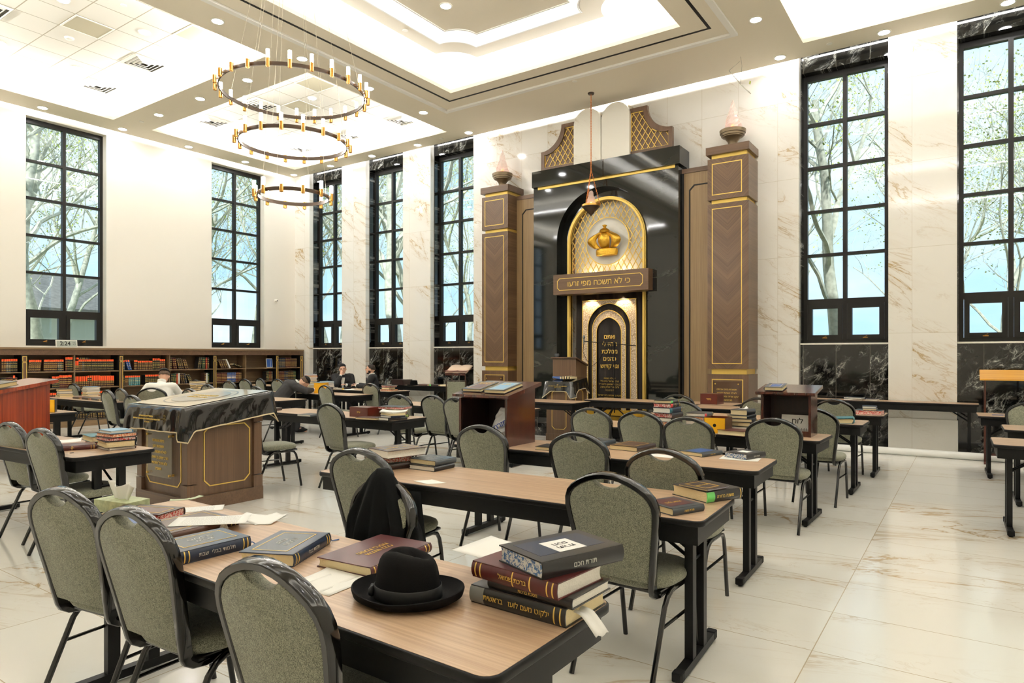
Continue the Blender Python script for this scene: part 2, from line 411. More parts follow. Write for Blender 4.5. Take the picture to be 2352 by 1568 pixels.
mb.box(a-0.015, a-0.003, c, d, ZS+0.06, ZS+0.13).box(b+0.003, b+0.015, c, d, ZS+0.06, ZS+0.13).box(a, b, c-0.015, c-0.003, ZS+0.06, ZS+0.13).box(a, b, d+0.003, d+0.015, ZS+0.06, ZS+0.13)
struct(mb.build('ceiling_tray', M['white_paint']))
z = ZS + 0.14
for k in (0,): 
    strip(a-0.2, c, a-0.2, d, z, (0.8, 0, 0.6), 34); strip(b+0.2, c, b+0.2, d, z, (-0.8, 0, 0.6), 34)
    strip(a, c-0.2, b, c-0.2, z, (0, 0.8, 0.6), 34); strip(a, d+0.2, b, d+0.2, z, (0, -0.8, 0.6), 34)
def notch(x0, x1, y0, y1, r, n=10):
    out = []
    for (cx, cy, a0) in ((x1, y0, 180), (x1, y1, 270), (x0, y1, 360), (x0, y0, 90)):
        for k in range(n+1):
            t = radians(a0 - 90*k/n); out.append((cx + r*cos(t), cy + r*sin(t)))
    return out
XC, YC = -5.87, 4.47
def nt(hx, hy, r): return notch(XC-hx, XC+hx, YC-hy, YC+hy, r)
mb = MB(); mb.ringprism(nt(1.74, 4.76, 0.5), nt(1.45, 4.45, 0.44), 6.68, 6.72, 'Z')
mb.ringprism(nt(1.46, 4.46, 0.44), nt(1.45, 4.45, 0.44), 6.68, 6.78, 'Z')
struct(mb.build('ceiling_ring', M['soffit_paint']))
mb = MB(); mb.ringprism(nt(1.455, 4.455, 0.44), nt(1.43, 4.43, 0.43), 6.675, 6.80, 'Z'); mb.ringprism(nt(1.26, 4.30, 0.37), nt(1.235, 4.275, 0.365), 6.795, 6.82, 'Z')
struct(mb.build('trim_2', M['white_paint']))
mb = MB(); mb.prism(nt(1.25, 4.29, 0.365), 6.81, 6.86, 'Z'); struct(mb.build('ceiling_panel', M['soffit_paint']))
for sx in (-1, 1): strip(XC+sx*1.56, YC-4.3, XC+sx*1.56, YC+4.3, 6.745, (-sx*0.95, 0, 0.3), 12)
for sy in (-1, 1): strip(XC-1.1, YC+sy*4.56, XC+1.1, YC+sy*4.56, 6.745, (0, -sy*0.95, 0.3), 12)
# bead moulding and black slot around the tray
def rect_ring(x0, x1, y0, y1, w, z0, z1, mb):
    o = [(x0,y0),(x1,y0),(x1,y1),(x0,y1)]; i = [(x0+w,y0+w),(x1-w,y0+w),(x1-w,y1-w),(x0+w,y1-w)]
    return mb.ringprism(o, i, z0, z1, 'Z')
struct(rect_ring(-8.82, -2.96, -1.5, 10.45, 0.09, ZS-0.035, ZS, MB()).build('trim_3', M['white_paint']))
struct(rect_ring(-8.42, -3.25, -1.10, 10.06, 0.045, ZS-0.004, ZS, MB()).build('trim_4', M['black_slot']))
# slot of light along the tops of the walls
struct(MB().box(XL, XL+0.25, YF, YB, 6.85, 6.9).box(XL, XR, YB-0.3, YB, 6.85, 6.9).box(XL+0.2, XL+0.25, YF, YB-0.28, ZS+0.06, 6.85).box(XL+0.2, XR, YB-0.3, YB-0.26, ZS+0.06, 6.85).build('ceiling_slot', M['white_paint']))
strip(XL+0.13, YF+0.3, XL+0.13, YB-0.3, 6.62, (-0.8, 0, -0.6), 16)
strip(-9.3, YB-0.16, -2.4, YB-0.16, 6.62, (0, 0.8, -0.6), 22)
strip(XL+0.3, YB-0.16, -9.4, YB-0.16, 6.62, (0, 0.8, -0.6), 7)
strip(-2.3, YB-0.16, XR-0.3, YB-0.16, 6.62, (0, 0.8, -0.6), 9)

# ---------------------------------------------------------------- windows
def glassmat():
    m = bpy.data.materials.new('window_glass'); m.use_nodes = True; nt_ = m.node_tree; nt_.nodes.clear(); g = G(nt_)
    out = g.n('ShaderNodeOutputMaterial'); mx = g.n('ShaderNodeMixShader'); tr = g.n('ShaderNodeBsdfTransparent'); gl = g.n('ShaderNodeBsdfGlossy')
    tr.inputs['Color'].default_value = (0.90, 0.97, 0.98, 1); gl.inputs['Roughness'].default_value = 0.01
    fr = g.n('ShaderNodeFresnel'); ge = g.n('ShaderNodeNewGeometry')
    g.L(g.m('ADD', 1.5, g.m('MULTIPLY', ge.outputs['Backfacing'], 1/1.5 - 1.5)), fr.inputs['IOR'])
    g.L(g.m('MULTIPLY', fr.outputs[0], 1.3), mx.inputs[0]); g.L(tr.outputs[0], mx.inputs[1]); g.L(gl.outputs[0], mx.inputs[2]); g.L(mx.outputs[0], out.inputs['Surface'])
    return m
M['glass'] = glassmat()
def acryl(name, col, a):
    m = bpy.data.materials.new(name); m.use_nodes = True; nt_ = m.node_tree; nt_.nodes.clear(); g = G(nt_)
    out = g.n('ShaderNodeOutputMaterial'); mx = g.n('ShaderNodeMixShader'); tr = g.n('ShaderNodeBsdfTransparent'); gl = g.n('ShaderNodeBsdfPrincipled')
    gl.inputs['Base Color'].default_value = col; gl.inputs['Roughness'].default_value = 0.08
    mx.inputs[0].default_value = a; g.L(tr.outputs[0], mx.inputs[1]); g.L(gl.outputs[0], mx.inputs[2]); g.L(mx.outputs[0], out.inputs['Surface']); return m
ROWZ = []
def window(idx, w, z0, z1, M_, parent=None):
    """window built in its own plane: local x across, y = depth (0 at the room face), z up; M_ places it"""
    root = bpy.data.objects.new('window_%d' % idx, None); COL.objects.link(root); struct(root); root.matrix_world = M_
    D0, D1 = 0.0, 0.09
    fw = 0.06; tr = z0 + 0.70
    f = MB(); f.box(-w/2, -w/2+fw, D0, D1, z0, z1).box(w/2-fw, w/2, D0, D1, z0, z1).box(-w/2+fw, w/2-fw, D0, D1, z1-fw*1.6, z1).box(-w/2+fw, w/2-fw, D0, D1, z0, z0+fw)
    f.box(-0.032, 0.032, D0, D1, z0+fw, z1-fw*1.6).box(-w/2+fw, -0.032, D0, D1, tr-0.045, tr+0.045).box(0.032, w/2-fw, D0, D1, tr-0.045, tr+0.045)
    f.build('window_frame', M['frame_black'], root)
    H = (z1 - fw*1.6 - tr - 0.045) / 5
    b = MB()
    for k in range(1, 5):
        zz = tr + 0.045 + H*k
        for (p, q) in ((-w/2+fw, -0.032), (0.032, w/2-fw)): b.box(p, q, D0+0.006, D1, zz-0.026, zz+0.026)
    b.build('muntin', M['frame_black'], root)
    MB().box(-w/2+fw, -0.032, 0.06, 0.068, tr+0.045, z1-fw*1.6).box(0.032, w/2-fw, 0.06, 0.068, tr+0.045, z1-fw*1.6).build('pane', M['glass'], root)
    for (p, q) in ((-w/2+fw, -0.032), (0.032, w/2-fw)):
        c = MB(); s = 0.075
        c.box(p+0.004, p+s, D0-0.012, D1-0.01, z0+fw, tr-0.045).box(q-s, q-0.004, D0-0.012, D1-0.01, z0+fw, tr-0.045)
        c.box(p+s, q-s, D0-0.012, D1-0.01, z0+fw, z0+fw+s).box(p+s, q-s, D0-0.012, D1-0.01, tr-0.045-s, tr-0.045)
        sash = c.build('sash', M['frame_black'], root)
        MB().box(p+s, q-s, 0.03, 0.038, z0+fw+s, tr-0.045-s).build('pane', M['glass'], sash)
        mid = (p+q)/2
        MB().box(mid-0.035, mid+0.035, D0-0.03, D0-0.012, z0+fw+0.02, z0+fw+0.032).tube([(mid-0.02, D0-0.025, z0+fw+0.03), (mid+0.028, D0-0.05, z0+fw+0.055)], 0.006).build('crank_handle', M['brass'], sash)
    return root
n = 1
for (a, b) in LW:
    window(n, b-a, WZ0, WZ1, Matrix.Translation((XL-0.17, (a+b)/2, 0)) @ Matrix.Rotation(pi/2, 4, 'Z')); n += 1
for (a, b) in BW:
    window(n, b-a-0.04, WZ0+0.01, WT, Matrix.Translation(((a+b)/2, YB+0.30, 0))); n += 1
# stone sills and light bead frames round the recessed windows
mb = MB()
for (a, b) in BW: mb.box(a+0.004, b-0.004, YB+0.10, YB+0.13, WZ0-0.02, WZ0+0.006)
struct(mb.build('trim_5', M['pier_side']))

# ---------------------------------------------------------------- outside
M['lawn'] = plain('lawn', rgb(120,128,78), 0.9, var=0.3, bscale=3)
M['bark'] = plain('bark', rgb(196,192,178), 0.9, var=0.2, bscale=9)
M['bud'] = plain('bud', rgb(196,208,110), 0.8)
M['evergreen'] = plain('evergreen', rgb(70,120,44), 0.8)
struct(MB().box(-90, 60, -60, 90, -0.9, -0.6).build('ground', M['lawn']))
def tree_meshes(seed, H=13.0, spread=0.5, lean=0.0, r0=0.26, leaves=1500, crook=0.25):
    rnd = random.Random(seed); t = MB(); lv = MB(); tips = []
    def limb(p, d, L, r, depth):
        n = max(3, int(L/0.7)+2); pts = [p]; rs = [r]; q = p.copy(); dd = d.copy()
        kids = []
        for i in range(n):
            dd = (dd + Vector((rnd.uniform(-1,1), rnd.uniform(-1,1), rnd.uniform(-0.5,0.8)))*crook*(0.5 if depth == 0 else 1)).normalized()
            q = q + dd*(L/n); pts.append(q.copy()); rr = r*(1-0.62*(i+1)/n); rs.append(rr)
            if depth < 4 and i >= (2 if depth == 0 else 0): kids.append((q.copy(), dd.copy(), rr))
        t.tube(pts, rs, n=7 if depth == 0 else (5 if depth < 3 else 3), cap=False)
        if depth >= 3: tips.append(pts)
        if depth < 4:
            m = {0: 9, 1: 5, 2: 4, 3: 3}[depth]
            for k in range(m):
                a = kids[min(len(kids)-1, int(rnd.uniform(0.15, 1.0)*len(kids)))]
                ax = Vector((rnd.uniform(-1,1), rnd.uniform(-1,1), rnd.uniform(-0.2,0.5))).normalized()
                nd = (a[1]*(0.5) + ax*(spread+0.35) + Vector((0,0,0.28))).normalized()
                limb(a[0], nd, L*rnd.uniform(0.42, 0.66), max(0.006, min(a[2], r*0.6)*rnd.uniform(0.5, 0.75)), depth+1)
    limb(Vector((0,0,-0.8)), Vector((lean, lean*0.5, 1)).normalized(), H*0.62, r0, 0)
    for k in range(leaves):
        pts = rnd.choice(tips); c = rnd.choice(pts) + Vector((rnd.gauss(0,0.12), rnd.gauss(0,0.12), rnd.gauss(0,0.12)))
        u = Vector((rnd.uniform(-1,1), rnd.uniform(-1,1), rnd.uniform(-1,1))).normalized()*0.032; w = u.orthogonal().normalized()*0.024
        lv.add([c-u-w, c+u-w, c+u+w, c-u+w], [(0,1,2,3)])
    return t, lv
protos = []
for k, kw in enumerate([dict(H=15, r0=0.22), dict(H=13, r0=0.17, spread=0.7, lean=0.25), dict(H=17, r0=0.25, spread=0.4, crook=0.32)]):
    t, lv = tree_meshes(11+k, **kw)
    protos.append((t, lv))
def plant(k, x, y, rz, s, label, group):
    first = isinstance(protos[k], tuple)
    if first:
        r = protos[k][0].build('bare_tree', M['bark'], smooth=60); protos[k][1].build('budding_leaves', M['bud'], r); protos[k] = r
    else: r = copy_tree(protos[k])
    r.location = (x, y, 0); r.rotation_euler = (0, 0, rz); r.scale = (s, s, s)
    tag(r, label, 'tree', group); return r
rt = random.Random(5)
GL = 'bare budding trees outside the left wall'; LL = 'tall bare tree with pale buds outside the tall windows above the bookcase'
for (x, y) in [(-21, 7.8), (-23, 12.2), (-24.5, 9.2), (-27, 5.6), (-22, 4.0), (-29, 10.8), (-27, 14.5), (-33, 13), (-33, 8.5), (-26, 17.5), (-31, 18)]:
    plant(rt.randrange(3), x, y, rt.uniform(0, 6), rt.uniform(0.8, 1.05), LL, GL)
GB = 'bare budding trees outside the marble wall'; LB = 'branching tree with spring buds outside the dark framed windows of the marble wall'
for (x, y) in [(-22, 17.5), (-19, 20.5), (-16.5, 17), (-25, 22), (-14, 21), (-12.5, 18.5), (-19.5, 25), (-28, 19), (-2.7, 17.5), (0.6, 19.5), (-0.9, 23), (3.0, 17.8), (2.2, 25), (-4.5, 23), (5.5, 21.5), (-9.5, 22), (-23, 27), (4, 29), (-1, 29), (-15.5, 29), (-31, 26)]:
    plant(rt.randrange(3), x, y, rt.uniform(0, 6), rt.uniform(0.62, 0.92) if x > -6 else rt.uniform(0.85, 1.15), LB, GB)
# neighbouring houses behind the trees
def house(x, y, w, d, h, rh, rz, label):
    hz = thing('house', label, 'house', (x, y, -0.6), rz)
    MB().box(-w/2, w/2, -d/2, d/2, 0, h).prism([(-w/2, h), (w/2, h), (0, h+rh)], -d/2, d/2).build('wall', plain('siding', rgb(196,192,182), 0.8), hz)
    MB().prism([(-w/2-0.4, h-0.15), (-w/2-0.4, h+0.1), (0, h+rh+0.3), (w/2+0.4, h+0.1), (w/2+0.4, h-0.15), (0, h+rh)], -d/2-0.4, d/2+0.4).build('roof', plain('shingles', rgb(112,108,104), 0.9, var=0.2, bscale=4), hz)
    for k in range(3):
        for zz in (1.2, 3.9):
            if zz < h-1.5: MB().box(-w/2-0.03, -w/2+0.02, -d/3+k*d/3-0.5, -d/3+k*d/3+0.5, zz, zz+1.3).box(w/2-0.02, w/2+0.03, -d/3+k*d/3-0.5, -d/3+k*d/3+0.5, zz, zz+1.3).build('window_opening', M['frame_black'], hz)
    return hz
house(-47, 17, 10, 14, 4.6, 2.2, 0.1, 'grey house seen low through the leftmost tall window')
house(-20, 48, 14, 10, 5.2, 2.6, pi/2, 'pale house behind the trees beyond the three narrow windows')
# ---------------------------------------------------------------- ark wall
def lettering(text, size, mat, parent, loc, rot, align='CENTER', line=1.0, name='lettering', depth=0.002, bold=0.0, fit=None):
    cu = bpy.data.curves.new(name, 'FONT')
    cu.body = '\n'.join(t[::-1] if any('\u0590' <= ch <= '\u05ff' for ch in t) else t for t in text.split('\n'))
    cu.size = size; cu.align_x = align; cu.align_y = 'CENTER'; cu.space_line = line; cu.extrude = depth; cu.offset = bold; cu.resolution_u = 3
    tmp = bpy.data.objects.new('tmp', cu); COL.objects.link(tmp); bpy.context.view_layer.update()
    me = bpy.data.meshes.new_from_object(tmp.evaluated_get(bpy.context.evaluated_depsgraph_get()))
    bpy.data.objects.remove(tmp); bpy.data.curves.remove(cu); me.materials.clear(); me.materials.append(mat); me.name = name
    if fit:
        w = max(v.co.x for v in me.vertices) - min(v.co.x for v in me.vertices)
        if w > 0:
            k = fit / w
            for v in me.vertices: v.co.x *= k; v.co.y *= min(k, 1.3) if k > 1 else k
    o = bpy.data.objects.new(name, me); COL.objects.link(o); o.parent = parent; o.location = loc; o.rotation_euler = rot; return o
UPR = (pi/2, 0, 0)    # text standing upright, facing -Y
AX = -5.87
ark = thing('torah_ark', 'towering ark of black polished marble with arched niche in the marble wall', 'ark', (0, 0, 0))
A = lambda n, mb, m, sm=None, par=None: mb.build(n, m, par or ark, smooth=sm)
# black marble body with arched niche
nx, nr, nzs, nz0 = -5.885, 0.982, 3.755, 0.30
arc = arch(nx, nr, nz0, nzs, 32)
xs0, xs1, zt = -7.42, -4.33, 4.915
mb = MB()
L_ = [p for p in arc if True]
half = len(arc)//2
right = [(xs1, nz0)] + [(xs1, zt)] + [(nx, zt)] + list(reversed(arc[:half+1])); left = [(xs0, nz0)] + [(xs0, zt)] + [(nx, zt)] + arc[half:]
mb.prism(right, 11.56, 11.76); mb.prism(left, 11.56, 11.76); mb.box(xs0, xs1, 11.56, 11.995, 0.0, nz0)
mb.box(xs0, xs0+0.3, 11.76, 11.995, nz0, zt).box(xs1-0.3, xs1, 11.76, 11.995, nz0, zt)
A('body', mb, M['ark_marble'], 40)
# back of the niche, with the inner opening behind the gold arch
gi = 0.785; gx = AX; gzs = 3.73
arc2 = arch(gx, gi, nz0, gzs, 32); h2 = len(arc2)//2
mb = MB(); mb.prism([(nx+nr+0.1, nz0), (nx+nr+0.1, 4.85), (gx, 4.85)] + list(reversed(arc2[:h2+1])), 11.76, 11.80)
mb.prism([(nx-nr-0.1, nz0), (nx-nr-0.1, 4.85), (gx, 4.85)] + arc2[h2:], 11.76, 11.80)
A('niche_back', mb, M['ark_marble'], 40)
mb = MB(); mb.ringprism(arch(gx, 0.825, nz0, gzs, 32), arch(gx, gi, nz0, gzs, 32), 11.70, 11.82); A('gold_arch', mb, M['gold_matte'], 40)
mb = MB(); mb.ringprism(arch(gx, 0.845, nz0, gzs, 32), arch(gx, 0.828, nz0, gzs, 32), 11.715, 11.76); A('arch_edge', mb, M['gold_matte'], 40)
mb = MB(); mb.prism(arch(gx, 0.80, 2.7, gzs, 32), 11.93, 11.96); A('tympanum', mb, M['tablet_marble'])
M['warm_lit'] = plain('lattice_reveal', rgb(110,84,60), 0.5)
mb = MB(); mb.ringprism(arch(gx, gi+0.03, 2.7, gzs, 32), arch(gx, gi, 2.7, gzs, 32), 11.82, 11.94); A('niche_reveal', mb, M['walnut'], 40)
# gold lattice, clipped to a shape
def lattice(inside, x0, x1, z0, z1, y0, y1, sx, sz, w, skip=None):
    mb = MB(); k = sz/sx; step = 0.012
    for sgn in (1, -1):
        n0 = int((z0 - k*(x1-x0))/sz) - 2; n1 = int((z1 + k*(x1-x0))/sz) + 2
        for n_ in range(n0, n1+1):
            run = None; x = x0
            while x <= x1 + step:
                z_ = n_*sz + sgn*k*(x-AX); ok = x <= x1 and z0 <= z_ <= z1 and inside(x, z_) and not (skip and skip(x, z_))
                if ok and run is None: run = (x, z_)
                if not ok and run is not None:
                    p = run; q = (x-step, n_*sz + sgn*k*(x-step-AX))
                    if q[0]-p[0] > 0.02:
                        d = Vector((q[0]-p[0], q[1]-p[1])).normalized(); nrm = Vector((-d.y, d.x))*w/2
                        mb.prism([(p[0]+nrm.x, p[1]+nrm.y), (p[0]-nrm.x, p[1]-nrm.y), (q[0]-nrm.x, q[1]-nrm.y), (q[0]+nrm.x, q[1]+nrm.y)], y0, y1)
                    run = None
                x += step
    return mb
CRZ = 3.72
def in_arch(x, z_): return abs(x-gx) < gi and (z_ < gzs or (x-gx)**2 + (z_-gzs)**2 < gi**2)
lt = lattice(in_arch, gx-gi, gx+gi, 2.95, 4.5, 11.80, 11.815, 0.120, 0.205, 0.012, lambda x, z_: (x-gx)**2 + (z_-CRZ)**2 < 0.47**2)
circ = [(gx + r_*cos(2*pi*k/48), CRZ + r_*sin(2*pi*k/48)) for r_ in (0.475,) for k in range(48)]
lt.ringprism(circ, [(gx + 0.458*cos(2*pi*k/48), CRZ + 0.458*sin(2*pi*k/48)) for k in range(48)], 11.80, 11.815)
A('lattice', lt, M['gold_matte'])
mb = MB(); mb.prism([(gx + 0.457*cos(2*pi*k/48), CRZ + 0.457*sin(2*pi*k/48)) for k in range(48)], 11.86, 11.93); A('medallion', mb, M['tablet_marble'], 40)
# crown in relief
cr = thing('gold_crown', 'hammered gold crown mounted on the round marble medallion above the ark sign', 'crown', (gx+0.0, 11.80, CRZ-0.02))
M['hammered'] = plain('hammered_gold', rgb(214,168,62), 0.3, metal=0.9, bump=0.6, bscale=45)
mb = MB(); n_ = 28
def crow(z_, rx, ry=0.16): return [(rx*cos(2*pi*j/n_), -ry*max(0, -sin(2*pi*j/n_)) - ry*0.0 + 0.06*max(0, sin(2*pi*j/n_)), z_) for j in range(n_)]
mb.loft([crow(-0.27, 0.205, 0.10), crow(-0.262, 0.225, 0.115), crow(-0.20, 0.235, 0.12), crow(-0.14, 0.228, 0.115), crow(-0.13, 0.21, 0.10)], cap=True)
base = mb.build('circlet', M['hammered'], cr, smooth=50)
for (cx, w0, w1, tilt) in ((0.0, 0.085, 0.125, 0.0), (-0.165, 0.075, 0.10, -0.075), (0.165, 0.075, 0.10, 0.075)):
    mb = MB(); rings = []
    for k in range(9):
        t_ = k/8; zz = -0.13 + 0.34*t_; wd = w0 + (w1-w0)*sin(pi*min(1, t_*1.05))**0.8 if t_ < 0.95 else w0*0.7
        bx = cx*(1 + 0.62*sin(pi*min(1, t_*1.15))) - (cx*0.80)*t_**4; dp = 0.10 + 0.07*sin(pi*t_)
        rings.append([(bx + wd*cos(a_), -dp + 0.03 - 0.03*sin(a_)*-1 - 0.035*(1-abs(cos(a_))), zz) for a_ in [2*pi*j/12 for j in range(12)]])
    mb.loft(rings, cap=True); mb.build('crown_arch', M['hammered'], cr, smooth=60)
mb = MB(); mb.lathe([(0.09, 0.17), (0.105, 0.20), (0.08, 0.235), (0.05, 0.25), (0.03, 0.265), (0.026, 0.28), (0.045, 0.30), (0.045, 0.315), (0.02, 0.325)], (0, -0.10), 20); mb.build('finial', M['hammered'], cr, smooth=50)
# top slab and strips
mb = MB(); mb.rbox(-7.43, -4.285, 11.50, 11.995, 4.915, 5.237, 0.004, 1); A('top_slab', mb, M['ark_marble'])
mb = MB(); mb.box(-7.31, -4.39, 11.545, 11.562, 4.866, 4.912); A('gold_strip', mb, M['gold_matte'])
# pediment with lattice panels
def ped(side):
    xo, xi, xm = (-7.253, -6.46, -6.772) if side < 0 else (-4.453, -5.273, -4.941)
    z0_, z1_, z2_ = 5.237, 5.634, 6.115
    def curve(ins):
        pts = []
        for k in range(13):
            a_ = radians(90*k/12); R_x = abs(xm-xo); R_z = z2_-z1_
            pts.append((xo + (xm-xo)*(sin(a_)), z1_ + R_z*(1-cos(a_))))
        return pts
    cv = curve(0)
    out = [(xi, z0_), (xo, z0_)] + cv + [(xi, z2_)]
    s_ = 1 if side < 0 else -1; w = 0.075
    inn = [(xi, z0_+w), (xo+s_*w, z0_+w)] + [(x_ + s_*w, z_ - w) if k > 0 else (xo+s_*w, z1_-w+0.01) for k, (x_, z_) in enumerate(cv)] + [(xi, z2_-w)]
    return out, inn
for side in (-1, 1):
    out, inn = ped(side)
    p_ = MB().prism(out, 11.62, 11.66).ringprism(out, inn, 11.58, 11.62).build('pediment_panel', M['walnut'], ark)
    xs_ = [q[0] for q in inn]
    def inside(x, z_, inn=inn):
        c = False; j = len(inn)-1
        for i in range(len(inn)):
            if (inn[i][1] > z_) != (inn[j][1] > z_) and x < (inn[j][0]-inn[i][0])*(z_-inn[i][1])/(inn[j][1]-inn[i][1]) + inn[i][0]: c = not c
            j = i
        return c
    lt = lattice(inside, min(xs_), max(xs_), 5.3, 6.1, 11.605, 11.618, 0.118, 0.185, 0.011)
    ins = [(x_ + (0.012 if x_ < sum(xs_)/len(xs_) else -0.012), z_ + (0.012 if z_ < 5.6 else -0.012)) for x_, z_ in inn]
    lt.ringprism(inn, ins, 11.604, 11.62); lt.build('lattice', M['gold_matte'], p_)
MB().box(-6.47, -5.26, 11.66, 11.70, 5.237, 6.14).build('pediment_back', M['walnut'], ark)
for nm, (a_, b_) in (('left', (-6.462, -5.872)), ('right', (-5.855, -5.272))):
    c_ = (a_+b_)/2; hw = (b_-a_)/2
    t_ = MB().prism(arch(c_, hw, 5.237, 6.0, 20), 11.53, 11.60).build('stone_tablet', M['tablet_marble'], smooth=40)
    tag(t_, ('left' if nm == 'left' else 'right') + ' round-topped white stone tablet standing on the black ark slab', 'tablet')
# columns
def column(x0, x1, chev, side):
    c = thing('ark_column', ('left' if side < 0 else 'right') + ' square wooden column with gold bands flanking the black ark', 'column', (0, 0, 0))
    y0, y1 = 11.42, 11.995; cm = (x0+x1)/2
    MB().box(x0, x1, y0, y1, 0.0, 1.16).build('plinth', M['walnut'], c)
    MB().box(x0, x1, y0, y1, 1.25, 4.085).box(x0, x1, y0, y1, 4.155, 4.86).build('shaft', chev, c)
    MB().box(x0-0.025, x1+0.012, y0-0.02, y1, 4.935, 5.065).build('cap', M['walnut_h'], c)
    g = MB()
    for z0, z1 in ((1.16, 1.25), (4.085, 4.155), (4.86, 4.935)): g.box(x0+0.055, x1-0.045, y0+0.05, y1, z0, z1)
    g.build('gold_band', M['gold_matte'], c)
    o = MB()
    for z0, z1 in ((1.335, 4.005), (4.235, 4.778)):
        o.ringprism(rectpts(x0+0.075, x1-0.11, z0, z1), rectpts(x0+0.089, x1-0.124, z0+0.014, z1-0.014), y0-0.004, y0+0.002)
    o.ringprism(rectpts(x0+0.075, x1-0.09, 0.2, 1.075), rectpts(x0+0.089, x1-0.104, 0.214, 1.061), y0-0.004, y0+0.002)
    o.build('gold_outline', M['gold_matte'], c)
    pl = MB().box(x0+0.105, x1-0.13, y0-0.018, y0-0.006, 0.32, 1.035).build('plaque', M['plaque'], c)
    k = MB()
    for px_ in (x0+0.14, x1-0.165):
        for pz in (0.35, 1.0): k.cyl((px_, 0), 0.012, 0, 0.02, 10)
    stud = MB()
    for px_ in (x0+0.14, x1-0.165):
        for pz in (0.36, 0.995): stud.lathe([(0.012, 0), (0.012, 0.012), (0.004, 0.02)], (0, 0), 10)
    sv = []
    st = MB()
    for px_ in (x0+0.14, x1-0.165):
        for pz in (0.36, 0.995): st.loft([[(px_+0.013*cos(2*pi*j/10), y0-0.006-d_, pz+0.013*sin(2*pi*j/10)) for j in range(10)] for d_ in (0, 0.02)], cap=True)
    st.build('stud', M['gold'], pl)
    lettering('תפארת בנים אבותם\nלעילוי נשמות זקינינו\nיעקב אריה ומיכא אסתר\nמורגנשטרן\nלאה וינגר', 0.054, M['gold_matte'], pl, (cm-0.012, y0-0.02, 0.78), UPR, line=1.45, fit=0.40)
    return c
M['plaque'] = plain('plaque_glass', rgb(84,62,46), 0.12, coat=0.6)
column(-8.65, -7.97, M['chevL'], -1); column(-3.755, -3.06, M['chevR'], 1)
for side, (x0, x1) in ((-1, (-7.97, -7.42)), (1, (-4.33, -3.755))):
    p = MB().box(x0, x1, 11.75, 11.99, 0.0, 4.78).build('side_panel', M['light_walnut'], ark)
    MB().box(x0, x1, 11.73, 11.99, 4.78, 4.86).build('panel_cornice', M['walnut_h'], p)
    q0, q1 = (x0+0.14, x1+0.06) if side < 0 else (x0+0.13, x1-0.012)
    MB().ringprism(octpts(q0, q1, 0.1, 4.56, 0.09), octpts(q0+0.022, q1-0.022, 0.122, 4.538, 0.083), 11.742, 11.752).build('groove', M['black_slot'], p)
    e0 = (x0, x0+0.035) if side > 0 else (x1-0.035, x1)
    MB().box(e0[0], e0[1], 11.735, 11.76, 0.0, 4.80).build('edge_strip', M['black_slot'], p)
# steps
MB().box(-7.97, -3.755, 10.45, 11.42, 0.0, 0.15).box(-7.97, -3.755, 10.80, 11.56, 0.15, 0.30).build('step', M['black_marble'], ark)
# sign beam
sg = thing('ark_sign', 'wooden sign beam with gold Hebrew verse across the ark', 'sign', (0, 0, 0))
MB().box(-6.83, -4.82, 11.36, 11.70, 2.678, 3.07).build('board', M['walnut_h'], sg)
MB().ringprism(octpts(-6.74, -4.925, 2.755, 2.995, 0.05), octpts(-6.728, -4.937, 2.767, 2.983, 0.046), 11.355, 11.362).build('gold_outline', M['gold_matte'], sg)
lettering('כי לא תשכח מפי זרעו', 0.20, M['gold_matte'], sg, (-5.84, 11.356, 2.872), UPR, fit=1.32, depth=0.003)
# curtain
def velvet_mat():
    m, nt_, b = newmat('black_velvet'); b.inputs['Base Color'].default_value = rgb(20,14,11); b.inputs['Roughness'].default_value = 0.75
    b.inputs['Sheen Weight'].default_value = 0.5; b.inputs['Sheen Tint'].default_value = rgb(190,140,100); b.inputs['Sheen Roughness'].default_value = 0.4
    return m
M['velvet'] = velvet_mat()
def brocade():
    m, nt_, b = newmat('silver_brocade'); g = G(nt_)
    tc = g.n('ShaderNodeTexCoord'); v = g.n('ShaderNodeTexVoronoi', feature='DISTANCE_TO_EDGE'); v.inputs['Scale'].default_value = 30
    g.L(tc.outputs['Object'], v.inputs['Vector'])
    n_ = g.noise(tc.outputs['Object'], 90, 3)
    f = g.m('MULTIPLY', g.ss(v.outputs['Distance'], 0.0, 0.16), g.ss(n_, 0.35, 0.6))
    g.L(g.mix(f, rgb(158,130,98), rgb(246,232,210)), b.inputs['Base Color']); b.inputs['Roughness'].default_value = 0.5; b.inputs['Metallic'].default_value = 0.0
    return m
M['brocade'] = brocade()
ct = thing('ark_curtain', 'black velvet ark curtain with silver brocade arches and gold letters', 'curtain', (0, 0, 0))
CX = -5.84
def fold(x, z_): return 0.018*sin((x-CX)*16 + 0.6) * min(1, max(0.25, (z_-0.4)/2.2)) + 0.01*sin((x-CX)*37)
def cloth_strip(poly_fn, y, name, mat, nu, nv, par=None, thick=0.008):
    mb = MB(); mb.grid(nu, nv, poly_fn); o = mb.build(name, mat, par or ct, smooth=60)
    s_ = o.modifiers.new('thickness', 'SOLIDIFY'); s_.thickness = thick; return o
cloth_strip(lambda u, v: (CX-0.745+1.49*u, 11.86+fold(CX-0.745+1.49*u, 0.33+2.4*v), 0.36+2.38*v), 0, 'velvet_panel', M['velvet'], 90, 6)
def hw_out(z_): return 0.575 if z_ > 1.9 else 0.575 + 0.055*(1.9-z_)/1.5
def band(hwo, hwi, z0, zso, zsi, po, pi_, name, mat, y):
    """arched band between two pointed arches"""
    o_ = arch(CX, hwo, z0, zso, 28, po); i_ = arch(CX, hwi, z0, zsi, 28, pi_)
    mb = MB(); mb.ringprism(o_, i_, y, y+0.006)
    return mb
